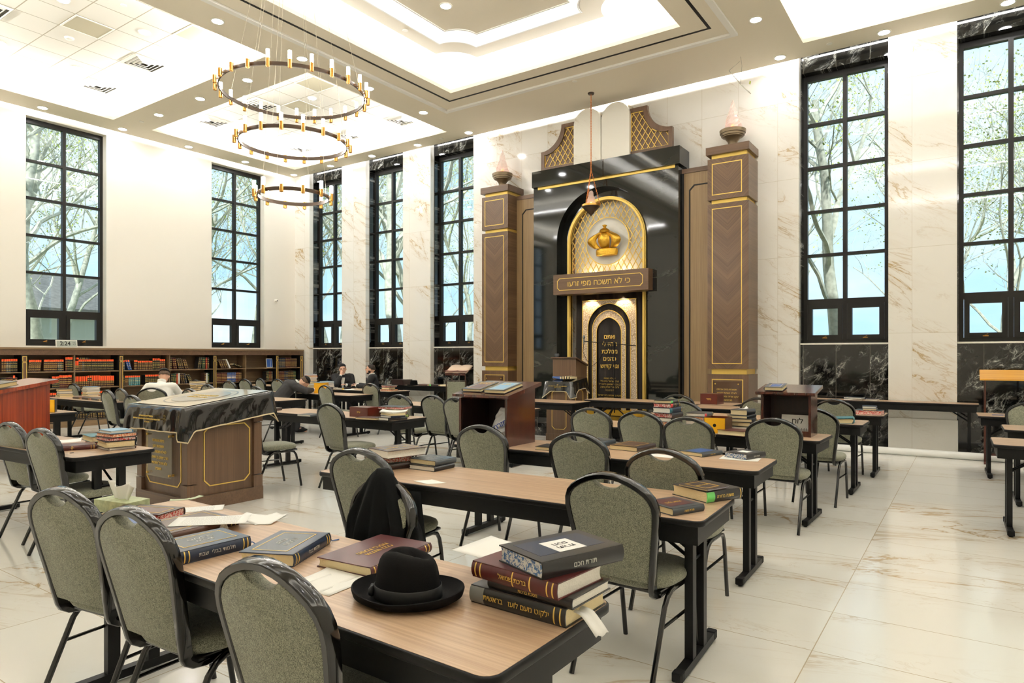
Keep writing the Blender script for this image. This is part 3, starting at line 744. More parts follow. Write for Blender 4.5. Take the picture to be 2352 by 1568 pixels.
# outer silver panel: rectangle with arch cut from it
out_arch = arch(CX, 0.46, 0.42, 2.02, 28, 0.02); hh = len(out_arch)//2
mb = MB()
mb.prism([(CX+0.60, 0.42), (CX+0.575, 2.57), (CX, 2.56)] + list(reversed(out_arch[:hh+1])), 11.822, 11.828)
mb.prism([(CX-0.60, 0.42), (CX-0.575, 2.57), (CX, 2.56)] + out_arch[hh:], 11.822, 11.828)
o = mb.build('silver_panel', M['brocade'], ct)
o = band(0.36, 0.27, 0.42, 1.98, 1.93, 0.03, 0.03, 'x', None, 11.822).build('silver_arch', M['brocade'], ct)
e = MB()
for (hw_, zs_, pt) in ((0.46, 2.02, 0.02), (0.36, 1.98, 0.03), (0.27, 1.93, 0.03)):
    e.ringprism(arch(CX, hw_+0.006, 0.42, zs_, 28, pt), arch(CX, hw_-0.006, 0.42, zs_, 28, pt), 11.812, 11.824)
e.box(CX-0.585, CX+0.585, 11.812, 11.824, 2.56, 2.575)
e.prism([(CX+0.605, 0.42), (CX+0.58, 2.57), (CX+0.57, 2.57), (CX+0.593, 0.42)], 11.812, 11.824); e.prism([(CX-0.605, 0.42), (CX-0.58, 2.57), (CX-0.57, 2.57), (CX-0.593, 0.42)], 11.812, 11.824)
e.build('gold_piping', M['gold_matte'], ct)
M['fringe'] = plain('gold_fringe', rgb(206,160,40), 0.6, bump=0.8, bscale=160)
MB().box(CX-0.70, CX+0.70, 11.815, 11.85, 0.31, 0.42).build('fringe', M['fringe'], ct)
lettering('ואתם\nתהיו לי\nממלכת\nכהנים\nוגוי קדוש', 0.115, M['gold_matte'], ct, (CX+0.01, 11.836, 1.555), UPR, line=1.25, bold=0.0015)
lettering('לעילוי נשמת\nהרב ישראל חיים ז״ל\nבן כבוד שמעון חיים ז״ל\nולזכות ר׳ יצחק וחנה\nת נ צ ב ה', 0.050, M['gold_matte'], ct, (CX+0.01, 11.836, 0.915), UPR, line=1.15)
lettering('נדבת משפחת בית ישראל\nבניהם שיחיו', 0.050, M['gold_matte'], ct, (CX+0.01, 11.836, 0.67), UPR, line=1.1)
# bowls with glass flames on the columns
M['flame_glass'] = acryl('flame_glass', rgb(250,226,216), 0.42)
M['flame_core'] = plain('flame_core', rgb(255,120,60), 0.5, emit=rgb(255,120,70), strength=3.0)
M['bowl'] = plain('bowl_bronze', rgb(120,104,80), 0.35, metal=0.6)
for side, cx in ((-1, -8.31), (1, -3.405)):
    b = thing('flame_bowl', ('left' if side < 0 else 'right') + ' bronze bowl with faceted glass flame on top of wooden ark column', 'ornament', (cx, 11.70, 5.065))
    MB().lathe([(0.075, 0), (0.085, 0.012), (0.07, 0.05), (0.085, 0.12), (0.13, 0.18), (0.175, 0.20), (0.175, 0.215), (0.195, 0.22), (0.20, 0.255), (0.215, 0.26), (0.222, 0.315), (0.21, 0.325), (0.15, 0.30)], (0, 0), 36).build('bowl', M['bowl'], b, smooth=35)
    rr = random.Random(3); mb = MB(); rings = []
    for k in range(15):
        t_ = k/14; R = 0.15*(1-t_)**0.85 + 0.004
        rings.append([(R*(1+0.22*rr.uniform(-1, 1))*cos(2*pi*j/14 + t_*1.5), R*(1+0.22*rr.uniform(-1, 1))*sin(2*pi*j/14+t_*1.5), 0.29+0.56*t_) for j in range(14)])
    mb.loft(rings, cap=True); mb.build('glass_flame', M['flame_glass'], b)
    MB().ell((0, 0, 0.37), 0.035, 0.035, 0.07, 10).build('lamp_core', M['flame_core'], b, smooth=60)
# eternal light on its chain
el = thing('eternal_lamp', 'small hanging lamp with glass flame on a long copper chain before the ark', 'lamp', (-5.93, 11.25, 0))
M['copper'] = plain('copper', rgb(196,120,66), 0.35, metal=0.8)
MB().cyl((0, 0), 0.055, 6.425, 6.45, 24, 0.065).build('canopy', M['bronze'], el, smooth=40)
ch = MB(); zz = 6.425; k = 0
def link(mb, c, r, lng, ang, wd):
    pts = [Vector((r*cos(t)*cos(ang), r*cos(t)*sin(ang), lng*sin(t))) + Vector(c) for t in [2*pi*j/8 for j in range(9)]]
    mb.tube(pts, wd, 5, cap=False)
while zz > 5.02: link(ch, (0, 0, zz-0.028), 0.011, 0.032, (k % 2)*pi/2, 0.0045); zz -= 0.05; k += 1
for a_ in (0.4, 2.5, 4.6):
    for j in range(14):
        t_ = j/13; link(ch, (0.165*t_*cos(a_), 0.165*t_*sin(a_), 5.0-0.66*t_), 0.008, 0.024, j*pi/2, 0.004)
ch.build('chain', M['copper'], el, smooth=60)
MB().lathe([(0.006, 4.12), (0.02, 4.14), (0.06, 4.18), (0.07, 4.20), (0.10, 4.22), (0.15, 4.27), (0.155, 4.285), (0.17, 4.29), (0.172, 4.30), (0.15, 4.305), (0.13, 4.30)], (0, 0), 32).build('bowl', M['bronze'], el, smooth=35)
MB().ringprism([(0.174*cos(2*pi*j/32), 0.174*sin(2*pi*j/32)) for j in range(32)], [(0.166*cos(2*pi*j/32), 0.166*sin(2*pi*j/32)) for j in range(32)], 4.30, 4.335, 'Z').build('rim', M['brass'], el, smooth=40)
rr = random.Random(4); mb = MB()
mb.loft([[(0.095*(1-t_)**0.6*(1+0.2*rr.uniform(-1, 1))*cos(2*pi*j/12)+0.003, 0.095*(1-t_)**0.6*(1+0.2*rr.uniform(-1, 1))*sin(2*pi*j/12), 4.33+0.30*t_) for j in range(12)] for t_ in [k/9 for k in range(9)]], cap=True)
mb.build('glass_flame', M['flame_glass'], el); MB().ell((0, 0, 4.36), 0.02, 0.02, 0.03, 8).build('lamp_core', plain('bulb', rgb(255,200,120), 0.5, emit=rgb(255,180,90), strength=12), el, smooth=60)
lp = bpy.data.lights.new('sign_downlight', 'AREA'); 
for sx in (-0.35, 0.35):
    d_ = bpy.data.lights.new('niche_spot', 'SPOT'); d_.energy = 18; d_.spot_size = radians(95); d_.color = (1.0, 0.78, 0.5); d_.shadow_soft_size = 0.03
    o_ = bpy.data.objects.new('niche_spot', d_); COL.objects.link(o_); o_.location = (gx+sx, 11.735, 2.66); o_.rotation_euler = (radians(6), 0, 0)
    d_ = bpy.data.lights.new('niche_uplight', 'SPOT'); d_.energy = 7; d_.spot_size = radians(140); d_.color = (1.0, 0.8, 0.52); d_.shadow_soft_size = 0.03
    o_ = bpy.data.objects.new('niche_uplight', d_); COL.objects.link(o_); o_.location = (gx+sx, 11.875, 3.0); o_.rotation_euler = (radians(172), 0, 0)
bpy.data.lights.remove(lp)

# ---------------------------------------------------------------- downlights, vents, detectors
M['lens'] = plain('lamp_lens', (1, 1, 1, 1), 0.5, emit=(1.0, 0.99, 0.98, 1), strength=LAMP)
M['ring_white'] = plain('ring_white', rgb(245,242,232), 0.5)
def make_downlight():
    r = thing('recessed_downlight', 'x', 'ceiling light')
    MB().ringprism([(0.098*cos(2*pi*j/32), 0.098*sin(2*pi*j/32)) for j in range(32)], [(0.078*cos(2*pi*j/32), 0.078*sin(2*pi*j/32)) for j in range(32)], -0.012, 0.0, 'Z').build('ring', M['ring_white'], r, smooth=40)
    MB().cyl((0, 0), 0.078, -0.008, -0.001, 28).build('lens', M['lens'], r, smooth=40); return r
DL = None
ORD = ['first', 'second', 'third', 'fourth', 'fifth', 'sixth', 'seventh', 'eighth', 'ninth', 'tenth']
def downlight(x, y, z, label, group):
    global DL
    if DL is None: DL = make_downlight(); r = DL
    else: r = copy_tree(DL)
    r.location = (x, y, z); r['label'] = label; r['group'] = group
for k, x in enumerate((-15.33, -13.82, -12.28, -10.75, -9.22, -2.62, -1.1, 0.43, 1.96)):
    downlight(x, 11.68, ZS, '%s round downlight from the far left corner in the soffit beside the marble wall' % ORD[k], 'downlights in the soffit along the marble wall')
for k, y in enumerate((10.19, 8.69, 7.19, 5.66, 4.15)):
    downlight(-15.33, y, ZS, '%s round downlight from the far corner in the soffit above the tall left windows' % ORD[k+1], 'downlights in the soffit along the left wall')
for k, y in enumerate((10.19, 8.70, 7.19, 5.67, 4.15)):
    downlight(-9.22, y, ZS, '%s round downlight from the marble wall in the soffit left of the tray' % ORD[k+1], 'downlights in the soffit left of the tray')
for k, x in enumerate((-13.81, -12.28, -10.75)):
    downlight(x, 7.19, ZS, '%s round downlight from the left wall in the beam between the tiled recesses' % ORD[k], 'downlights in the cross beam')
for k, (x, y) in enumerate(((-2.62, 10.16), (-2.62, 8.65), (-2.62, 7.15), (-2.62, 5.6), (-2.62, 4.1))):
    downlight(x, y, ZS, '%s round downlight from the marble wall in the soffit right of the tray' % ORD[k], 'downlights in the soffit right of the tray')
def on(px, py, z): return at(px, py, z)
for k, (px, py, nm) in enumerate(((332, 74, 'in the front tiled recess near the dark panel'), (177, 156, 'in the front tiled recess above the narrow vent'), (145, 0, 'in the front tiled recess at the top edge'), (0, 98, 'in the front tiled recess at the left edge'),
        (555, 278, 'in the far tiled recess left of the rings'), (717, 225, 'in the far tiled recess inside the big ring'), (658, 311, 'in the far tiled recess behind the middle ring'), (818, 264, 'in the far tiled recess right of the big ring'))):
    x, y = on(px, py, 6.9); downlight(x, y, 6.9, 'round downlight ' + nm, 'downlights in the tiled recesses')
x, y = on(1024, 13, 6.81); downlight(x, y, 6.81, 'round downlight in the notched panel of the ceiling tray', 'downlights in the ceiling tray')
for (x, y) in ((-5.87, 5.2), (-5.87, 2.6), (-5.87, 0.4)): downlight(x, y, 6.81, 'round downlight in the middle line of the ceiling tray above the frame', 'downlights in the ceiling tray')
for (x, y) in ((-0.4, 8.7), (1.2, 10), (-0.4, 5.5), (1.2, 4), (-12.5, 0.5), (-0.4, 0.5)): downlight(x, y, 6.9, 'round downlight in a tiled recess beyond the frame', 'downlights out of view')
def snap(v, o): return o + 0.61*(math.floor((v-o)/0.61) + 0.5)
M['vent_dark'] = plain('vent_dark', rgb(84,80,70), 0.7)
def make_vent():
    r = thing('ceiling_vent', 'x', 'vent')
    MB().box(-0.28, 0.28, -0.28, 0.28, -0.004, 0.0).build('backing', M['vent_dark'], r)
    for i_, (a_, b_) in enumerate(((0.295, 0.26), (0.225, 0.195), (0.16, 0.13), (0.095, 0.06))):
        o4 = lambda q: [(-q, -q), (q, -q), (q, q), (-q, q)]
        mb = MB(); oo, ii = o4(a_), o4(b_)
        R = [[(x, y, z_) for x, y in q] for q, z_ in ((oo, -0.008), (oo, -0.014), (ii, -0.034), (ii, -0.028))]; mb.loft(R + [R[0]])
        mb.build('louvre', M['ring_white'], r)
    return r
V0 = None
for k, (px, py, nm) in enumerate(((336, 145, 'square louvred vent in the front recess beside the plain beam'), (224, 197, 'square louvred vent in the front recess near the left wall'), (583, 232, 'square louvred vent in the far recess left of the big ring'),
        (465, 270, 'square louvred vent in the far recess nearest the left wall'), (668, 335, 'square louvred vent in the far recess inside the middle ring'), (787, 305, 'square louvred vent in the far recess at the right of the middle ring'), (908, 268, 'square louvred vent in the far recess nearest the tray'), (5, 15, 'square louvred vent at the top left edge of the ceiling'))):
    x, y = on(px, py, 6.9); x, y = snap(x, -11.71), snap(y, 4.78)
    if V0 is None: V0 = make_vent(); r = V0
    else: r = copy_tree(V0)
    r.location = (x, y, 6.9); tag(r, nm, 'vent', 'square ceiling vents')
M['tan_tile'] = plain('tan_tile', rgb(196,188,160), 0.8)
for px, py, nm in ((205, 60, 'flat tan speaker panel in the front tiled recess'), (465, 85, 'flat tan tile at the corner of the front tiled recess'), (700, 190, 'flat tan tile at the corner of the far tiled recess'), (718, 252, 'flat tan speaker panel in the far tiled recess inside the big ring')):
    x, y = on(px, py, 6.9); x, y = snap(x, -11.71), snap(y, 4.78)
    r = thing('ceiling_panel_tile', nm, 'ceiling panel', (x, y, 6.9)); MB().box(-0.29, 0.29, -0.29, 0.29, -0.006, 0).build('panel', M['tan_tile'], r); MB().ringprism(rectpts(-0.295, 0.295, -0.295, 0.295), rectpts(-0.27, 0.27, -0.27, 0.27), -0.01, 0, 'Z').build('rim', M['ring_white'], r)
for px, py, z_, nm in ((159, 87, 6.9, 'round ribbed smoke detector on a tile of the front recess'), (57, 147, 6.9, 'small round sprinkler cover in the front recess'), (284, 12, 6.9, 'small round sprinkler cover at the top of the front recess'), (325, 279, ZS, 'small round sprinkler cover in the soffit between recesses'), (931, 69, 6.68, 'small round sprinkler cover on the notched ring'), (1320, 186, ZS, 'small round sprinkler cover right of the lamp chain'), (1905, 100, ZS, 'small round sprinkler cover above the right windows'), (1014, 318, ZS, 'small round sprinkler cover above the third narrow window'), (719, 391, ZS, 'small round sprinkler cover near the far corner'), (812, 232, 6.9, 'small round sprinkler cover in the far recess')):
    x, y = on(px, py, z_); R = 0.075 if 'smoke' in nm else 0.045
    r = thing('smoke_detector' if 'smoke' in nm else 'sprinkler_cover', nm, 'detector' if 'smoke' in nm else 'sprinkler', (x, y, z_))
    MB().lathe([(R, 0), (R, -0.012), (R*0.8, -0.018), (R*0.8, -0.026), (R*0.5, -0.034)] if 'smoke' in nm else [(R, 0), (R, -0.006), (R*0.9, -0.01)], (0, 0), 24).build('cover', M['ring_white'], r, smooth=35)

# ---------------------------------------------------------------- ring chandelier
M['candle'] = plain('lit_glass_tube', (1, 0.96, 0.9, 1), 0.4, emit=(1.0, 0.96, 0.90, 1), strength=40.0)
M['wire'] = plain('steel_wire', rgb(190,180,160), 0.4, metal=0.5)
chd = thing('ring_chandelier', 'three tiered bronze ring chandelier with glowing glass candles on thin wires', 'chandelier', (AX, 4.47, 0))
for nm, R, z_, n_, ph in (('ring', 0.735, 4.235, 24, 0.09), ('ring', 0.55, 3.71, 18, 0.2), ('ring', 0.365, 3.15, 12, 0.1)):
    rp = [(R*cos(2*pi*j/72), R*sin(2*pi*j/72)) for j in range(72)]; ri = [((R-0.012)*cos(2*pi*j/72), (R-0.012)*sin(2*pi*j/72)) for j in range(72)]
    rg = MB().ringprism(rp, ri, z_-0.018, z_+0.018, 'Z').build('ring', M['bronze'], chd, smooth=40)
    for k in range(n_):
        a_ = ph + 2*pi*k/n_; cx, cy = (R+0.03)*cos(a_), (R+0.03)*sin(a_)
        s_ = MB().cyl((cx, cy), 0.019, z_-0.045, z_+0.035, 12).box(cx-0.004, cx+0.004, cy-0.004, cy+0.004, z_-0.05, z_-0.045)
        s_.tube([((R-0.002)*cos(a_), (R-0.002)*sin(a_), z_), (cx, cy, z_)], 0.006, 6)
        sk = s_.build('candle_holder', M['brass'], rg, smooth=40)
        gl = MB().cyl((cx, cy), 0.0165, z_+0.035, z_+0.115, 12).build('candle_tube', M['candle'], rg, smooth=40)
    w_ = MB()
    for k in range(4):
        a_ = ph + 0.35 + 2*pi*k/4
        w_.tube([((R-0.006)*cos(a_), (R-0.006)*sin(a_), z_+0.018), (0.12*cos(a_), 0.12*sin(a_), 6.80)], 0.0018, 4)
    w_.build('wire', M['wire'], rg)
MB().cyl((0, 0), 0.17, 6.78, 6.81, 32).build('canopy', M['bronze'], chd, smooth=40)
# ---------------------------------------------------------------- tables
def fabric():
    m, nt_, b = newmat('chair_fabric'); g = G(nt_); tc = g.n('ShaderNodeTexCoord')
    mp = g.n('ShaderNodeMapping'); mp.inputs['Scale'].default_value = (1.0, 1.0, 0.55); g.L(tc.outputs['Object'], mp.inputs['Vector'])
    n1 = g.noise(mp.outputs['Vector'], 460, 2, 0.7); n2 = g.noise(tc.outputs['Object'], 60, 3)
    f = g.ss(g.m('ADD', g.m('MULTIPLY', n1, 0.85), g.m('MULTIPLY', n2, 0.15)), 0.36, 0.64)
    g.L(g.mix(f, rgb(70,72,58), rgb(158,158,136)), b.inputs['Base Color']); b.inputs['Roughness'].default_value = 0.9
    b.inputs['Sheen Weight'].default_value = 0.2
    bp = g.n('ShaderNodeBump'); bp.inputs['Strength'].default_value = 0.35; bp.inputs['Distance'].default_value = 0.002
    g.L(n1, bp.inputs['Height']); g.L(bp.outputs['Normal'], b.inputs['Normal']); return m
M['fabric'] = fabric()
TOPZ = 0.75
def make_table():
    t = thing('folding_table', 'x', 'table')
    top = MB().rbox(-1.22, 1.22, -0.305, 0.305, TOPZ-0.028, TOPZ-0.0012, 0.05, 6, 0.004).build('tabletop', M['table_black'], t, smooth=50)
    MB().rbox(-1.213, 1.213, -0.298, 0.298, TOPZ-0.002, TOPZ, 0.044, 6).build('laminate', M['laminate'], top)
    a = MB(); z0, z1 = 0.635, TOPZ-0.028
    a.box(-1.19, 1.19, -0.275, -0.262, z0, z1).box(-1.19, 1.19, 0.262, 0.275, z0, z1).box(-1.19, -1.178, -0.262, 0.262, z0, z1).box(1.178, 1.19, -0.262, 0.262, z0, z1)
    a.build('apron', M['table_black'], t)
    for s in (-1, 1):
        x = s*1.10
        l = MB().box(x-0.02, x+0.02, -0.115, -0.062, 0.045, z1).box(x-0.02, x+0.02, 0.062, 0.115, 0.045, z1)
        l.rbox(x-0.022, x+0.022, -0.285, 0.285, 0.012, 0.05, 0.006, 2).box(x-0.018, x+0.018, -0.115, 0.115, z1-0.03, z1)
        lg = l.build('leg_frame', M['table_black'], t)
        MB().rbox(x-0.025, x+0.025, -0.295, -0.245, 0.012, 0.055, 0.008, 2, 0.004).cyl((x, -0.26), 0.014, 0, 0.014, 10).build('foot_cap', M['black_matte'], lg)
        MB().rbox(x-0.025, x+0.025, 0.245, 0.295, 0.012, 0.055, 0.008, 2, 0.004).cyl((x, 0.26), 0.014, 0, 0.014, 10).build('foot_cap', M['black_matte'], lg)
        MB().tube([(x-s*0.01, -0.04, 0.50), (x-s*0.33, -0.04, z1-0.01)], 0.009, 6).tube([(x-s*0.01, 0.04, 0.50), (x-s*0.33, 0.04, z1-0.01)], 0.009, 6).tube([(x, -0.09, 0.5), (x, 0.09, 0.5)], 0.008, 6).build('brace', M['table_black'], t)
    return t
TB = None
def table(x0, y0, deg, label, left=False, lift=0.0):
    """x0, y0: the near corner of the right end (left end when left=True); deg: turn"""
    global TB
    if TB is None: TB = make_table(); r = TB
    else: r = copy_tree(TB)
    a = radians(deg); s = 1 if left else -1
    off = Vector((s*1.22, 0.305, 0)); off.rotate(Euler((0, 0, a)))
    r.location = (x0+off.x, y0+off.y, lift); r.rotation_euler = (0, 0, a); r['label'] = label; r['group'] = 'folding study tables'
    return r
T1 = table(-0.885, 1.20, -1.0, 'nearest folding table with the black felt hat on its oak top')
T2 = table(-0.965, 2.87, 2.6, 'oak-topped folding table behind the hat table, small white card on it')
T3 = table(-1.10, 4.32, 1.6, 'folding table carrying the open-backed lectern with two slanted books')
T4 = table(-1.06, 6.14, -1.5, 'folding table carrying the dark lectern and the open yellow slipcase')
T5 = table(-0.93, 7.83, 0, 'folding table with the blue ring binder at its right end')
T6 = table(-0.86, 9.10, 0, 'folding table with red-edged thick book at its end, before the marble wall')
T7 = table(0.10, 11.45, 0, 'long empty folding table standing lengthwise in front of the white marble pier', lift=0.0)
T8 = table(0.15, 6.74, 1.0, 'right-hand folding table nearest the camera, its end in the aisle', left=True)
T9 = table(0.27, 8.15, 1.0, 'middle folding table of the right-hand block', left=True)
T10 = table(0.07, 9.80, 2.0, 'right-hand folding table with a blue pen lying on its end', left=True)
T11 = table(-5.25, 2.13, 3.0, 'folding table left of the reading desk with the red mahogany lectern')
T12 = table(-9.53, 3.32, 0, 'folding table carrying the black and yellow book slipcase')
T13 = table(-10.9, 4.95, 1, 'folding table with tall paper stacks in front of the bookcase')
T14 = table(-5.30, 5.34, 0.5, 'folding table with the mahogany slipcase and book stacks at its end')
T15 = table(-9.25, 8.25, 0, 'folding table where the slumped person rests his arms')
T16 = table(-9.15, 6.65, 0, 'bare folding table end just behind the reading desk')
T17 = table(-9.60, 9.62, 0, 'folding table in front of the two seated talking persons')
T18 = table(-9.30, 11.45, 0, 'folding table standing against the marble pier between narrow windows', lift=0.0)
for t_ in (T7, T18): t_.scale = (1, 0.70, 1.04)
T19 = table(-4.98, 8.86, 0, 'folding table in front of the small draped reading stand')
T20 = table(-4.88, 7.20, 0, 'folding table partly hidden behind the lectern with the plastic bag')
T21 = table(-2.85, 9.76, 0, 'folding table with the brown box before the right wooden column')
T22 = table(-11.9, 7.10, 0, 'folding table at which the white-shirted person reads')
T23 = table(-1.95, 7.83, 0, 'x') if False else None
# ---------------------------------------------------------------- banquet chairs
def half_outline(off=0.0):
    pts = [(0.168, 0.44), (0.178, 0.52), (0.190, 0.60), (0.203, 0.68), (0.213, 0.74), (0.219, 0.79), (0.216, 0.825), (0.203, 0.856), (0.180, 0.882), (0.145, 0.905), (0.105, 0.924), (0.060, 0.938), (0.02, 0.944)]
    return pts
def leany(z): return -0.195 - (z-0.44)*0.205
def make_chair():
    c = thing('banquet_chair', 'x', 'chair')
    h = half_outline(); pts = [(x, leany(z), z) for x, z in h] + [(-x, leany(z), z) for x, z in reversed(h)]
    low = [(0.163, -0.02, 0.415), (0.163, -0.07, 0.405), (0.163, -0.12, 0.402), (0.164, -0.165, 0.41), (0.166, -0.188, 0.425)]
    path = low + pts + [(-x, y, z) for x, y, z in reversed(low)]
    sec = [(-0.013, -0.018), (-0.009, -0.022), (0.009, -0.022), (0.013, -0.018), (0.013, 0.018), (0.009, 0.022), (-0.009, 0.022), (-0.013, 0.018)]
    # frame swept with its wide side across the chair's depth
    mb = MB(); P = [Vector(p) for p in path]; rings = []
    for i, p in enumerate(P):
        t = (P[min(i+1, len(P)-1)] - P[max(i-1, 0)]).normalized()
        if i < len(low) or i >= len(P)-len(low): side = Vector((1, 0, 0)); nn = side; b = t.cross(nn).normalized()
        else:
            b = Vector((0, 1, 0.205)).normalized() if False else Vector((0, 0.98, 0.2)).normalized()
            nn = b.cross(t).normalized(); 
            if nn.dot(Vector((p.x, 0, max(0, p.z-0.7)))) < 0: nn = -nn; 
            b = t.cross(nn).normalized()
        if i >= len(P)-len(low): nn = Vector((-1, 0, 0)); b = t.cross(nn).normalized()
        rings.append([p + nn*q[0] + b*q[1] for q in sec])
    mb.loft(rings, cap=True)
    mb.build('back_frame', M['chair_black'], c, smooth=45)
    # fabric panel with the handle dip
    out = []
    inner = [(0.158, 0.468), (0.168, 0.53), (0.180, 0.61), (0.194, 0.69), (0.204, 0.76), (0.2065, 0.792), (0.204, 0.822), (0.192, 0.849), (0.170, 0.873), (0.138, 0.895), (0.102, 0.912), (0.082, 0.919), (0.070, 0.913), (0.052, 0.900), (0.028, 0.890), (0.0, 0.887)]
    full = inner + [(-x, z) for x, z in reversed(inner[:-1])]
    def ring(q, dy): 
        cz = 0.70; return [(x*(1-q/0.2), leany(z)+dy, cz + (z-cz)*(1-q/0.22)) for x, z in full]
    p = MB(); p.loft([ring(0.006, -0.020), ring(0.0, -0.014), ring(0.0, 0.014), ring(0.008, 0.027)], cap=True)
    p.build('backrest', M['fabric'], c, smooth=50)
    # seat cushion
    n_ = 40; rings = []
    def sq(hx, hy, cy, z, k): 
        o = []
        for j in range(n_):
            a = 2*pi*j/n_; ca, sa = cos(a), sin(a); e = 2/k
            x = hx*(abs(ca)**e)*(1 if ca >= 0 else -1); y = hy*(abs(sa)**e)*(1 if sa >= 0 else -1)
            o.append((x*(1-0.06*(y/hy < 0)*abs(y/hy)), cy+y, z))
        return o
    for hx, hy, z in ((0.19, 0.19, 0.427), (0.212, 0.212, 0.430), (0.220, 0.220, 0.445), (0.221, 0.221, 0.458), (0.214, 0.214, 0.474), (0.195, 0.195, 0.484), (0.14, 0.14, 0.491), (0.06, 0.06, 0.494)): rings.append(sq(hx, hy, 0.025, z, 3.6))
    MB().loft(rings, cap=True).build('seat', M['fabric'], c, smooth=60)
    f = MB()
    f.tube([(-0.19, -0.16, 0.418), (-0.19, 0.21, 0.418), (0.19, 0.21, 0.418), (0.19, -0.16, 0.418), (-0.19, -0.16, 0.418)], 0.010, 8)
    f.build('seat_frame', M['chair_black'], c, smooth=40)
    for s in (-1, 1):
        x = s*0.197
        MB().tube([(x, -0.02, 0.408), (x, -0.06, 0.405), (x, -0.10, 0.385), (x, -0.13, 0.35), (x, -0.285, 0.0)], [0.0125]*5, 10).build('leg', M['chair_black'], c, smooth=40)
        MB().tube([(x, -0.03, 0.408), (x, 0.13, 0.408), (x, 0.175, 0.396), (x, 0.20, 0.36), (x, 0.215, 0.30), (x, 0.265, 0.0)], [0.0125]*6, 10).build('leg', M['chair_black'], c, smooth=40)
        MB().tube([(x, -0.17, 0.262), (x, 0.222, 0.262)], 0.0075, 8).build('stretcher', M['chair_black'], c, smooth=40)
    return c
CH = None
def chair(x, yt, deg, label, group='sage fabric banquet chairs'):
    """x, yt: where the top of the backrest stands on plan"""
    global CH
    if CH is None: CH = make_chair(); r = CH
    else: r = copy_tree(CH)
    a = radians(deg); off = Vector((0, 0.298, 0)); off.rotate(Euler((0, 0, a)))
    r.location = (x+off.x, yt+off.y, 0); r.rotation_euler = (0, 0, a); r['label'] = label; r['group'] = group
    return r
def chpx(px, py, deg, label, **k):
    x, y = at(px, py, 0.955); return chair(x, y, deg, label, **k)
chpx(136, 1120, 8, 'grey-green fabric chair at the far left of the hat table')
chpx(296, 1165, 3, 'grey-green fabric chair second from the left at the hat table')
chpx(606, 1286, 0, 'grey-green fabric chair right in front, cut by the bottom edge')
chpx(822, 1030, 4, 'grey-green fabric chair behind the draped black jacket')
chpx(1396, 1086, -2, 'large grey-green fabric chair with a small rust stain, right of the book stack')
chpx(1520, 1030, 0, 'grey-green fabric chair between the second and third tables, papers behind its handle')
chpx(1325, 992, 0, 'grey-green fabric chair left of the big brown book on the third table')
chpx(1103, 975, 2, 'grey-green fabric chair in front of the lectern with the plastic bag')
chpx(1355, 936, 0, 'grey-green fabric chair leftmost of the three before the tall book stack')
chpx(1468, 943, 0, 'grey-green fabric chair in the middle of the three before the tall book stack')
chpx(1578, 957, -2, 'grey-green fabric chair in front of the open yellow slipcase')
chpx(1775, 960, 0, 'grey-green fabric chair in front of the dark lectern')
chpx(1868, 938, -3, 'grey-green fabric chair half hidden behind the right side of the dark lectern')
chpx(1915, 917, -5, 'grey-green fabric chair right of the dark lectern beyond the ring binder table')
chpx(1556, 905, 0, 'grey-green fabric chair top showing farthest behind the tall book stack')
chpx(1568, 921, -6, 'grey-green fabric chair just behind the tall book stack')
chpx(1742, 913, 0, 'grey-green fabric chair left of the dark lectern below the column plaque')
chpx(20, 968, 4, 'grey-green fabric chair at the left edge near the red lectern')
chpx(92, 983, 4, 'grey-green fabric chair with a red glimpse through its handle, left table')
chpx(755, 926, -4, 'grey-green fabric chair with empty seat right of the reading desk')
chpx(746, 884, -8, 'grey-green fabric chair behind the empty chair right of the reading desk')
chair(-6.56, 4.36, -9, 'grey-green fabric chair directly against the right side of the reading desk')
chpx(850, 880, -2, 'grey-green fabric chair in front of the profile-seated person')
chpx(915, 906, 0, 'grey-green fabric chair top behind the marbled book pile')
chpx(993, 907, -4, 'grey-green fabric chair left of the pair beside the bag lectern')
chpx(1045, 912, -6, 'grey-green fabric chair right of the pair beside the bag lectern')
chpx(245, 895, -4, 'grey-green fabric chair left of the white-shirted person, nearer one')
chpx(276, 892, -4, 'grey-green fabric chair left of the white-shirted person, second one')
chpx(302, 907, 0, 'grey-green fabric chair whose top shows just over the draped desk corner')
chpx(167, 880, 0, 'grey-green fabric chair beside the bookcase between paper stack and slipcase')
chpx(40, 885, 0, 'grey-green fabric chair behind the red lectern near the paper stacks')
chpx(2, 893, 0, 'grey-green fabric chair cut by the left edge near the bookcase')
chpx(448, 871, -6, 'grey-green fabric chair before the bookcase right of the coloured stack')
chpx(476, 882, 0, 'grey-green fabric chair whose top shows over the back of the reading desk')
chpx(434, 892, 0, 'low-showing grey-green chair top just over the middle of the reading desk')
chpx(525, 874, 0, 'left one of two grey-green chair tops below the blue and white volumes')
chpx(561, 870, 0, 'right one of two grey-green chair tops below the blue and white volumes')
chpx(596, 868, -10, 'grey-green fabric chair left of the slumped person by the bookcase')
chpx(588, 887, -6, 'grey-green fabric chair top just behind the far corner of the draped desk')
chair(0.64, 7.58, 0, 'grey-green fabric chair cut by the right edge at the aisle table')
chair(0.55, 9.45, 180, 'grey-green fabric chair at the right-hand tables beyond the frame')
chpx(636, 870, 0, 'grey-green chair hidden behind the slumped person')
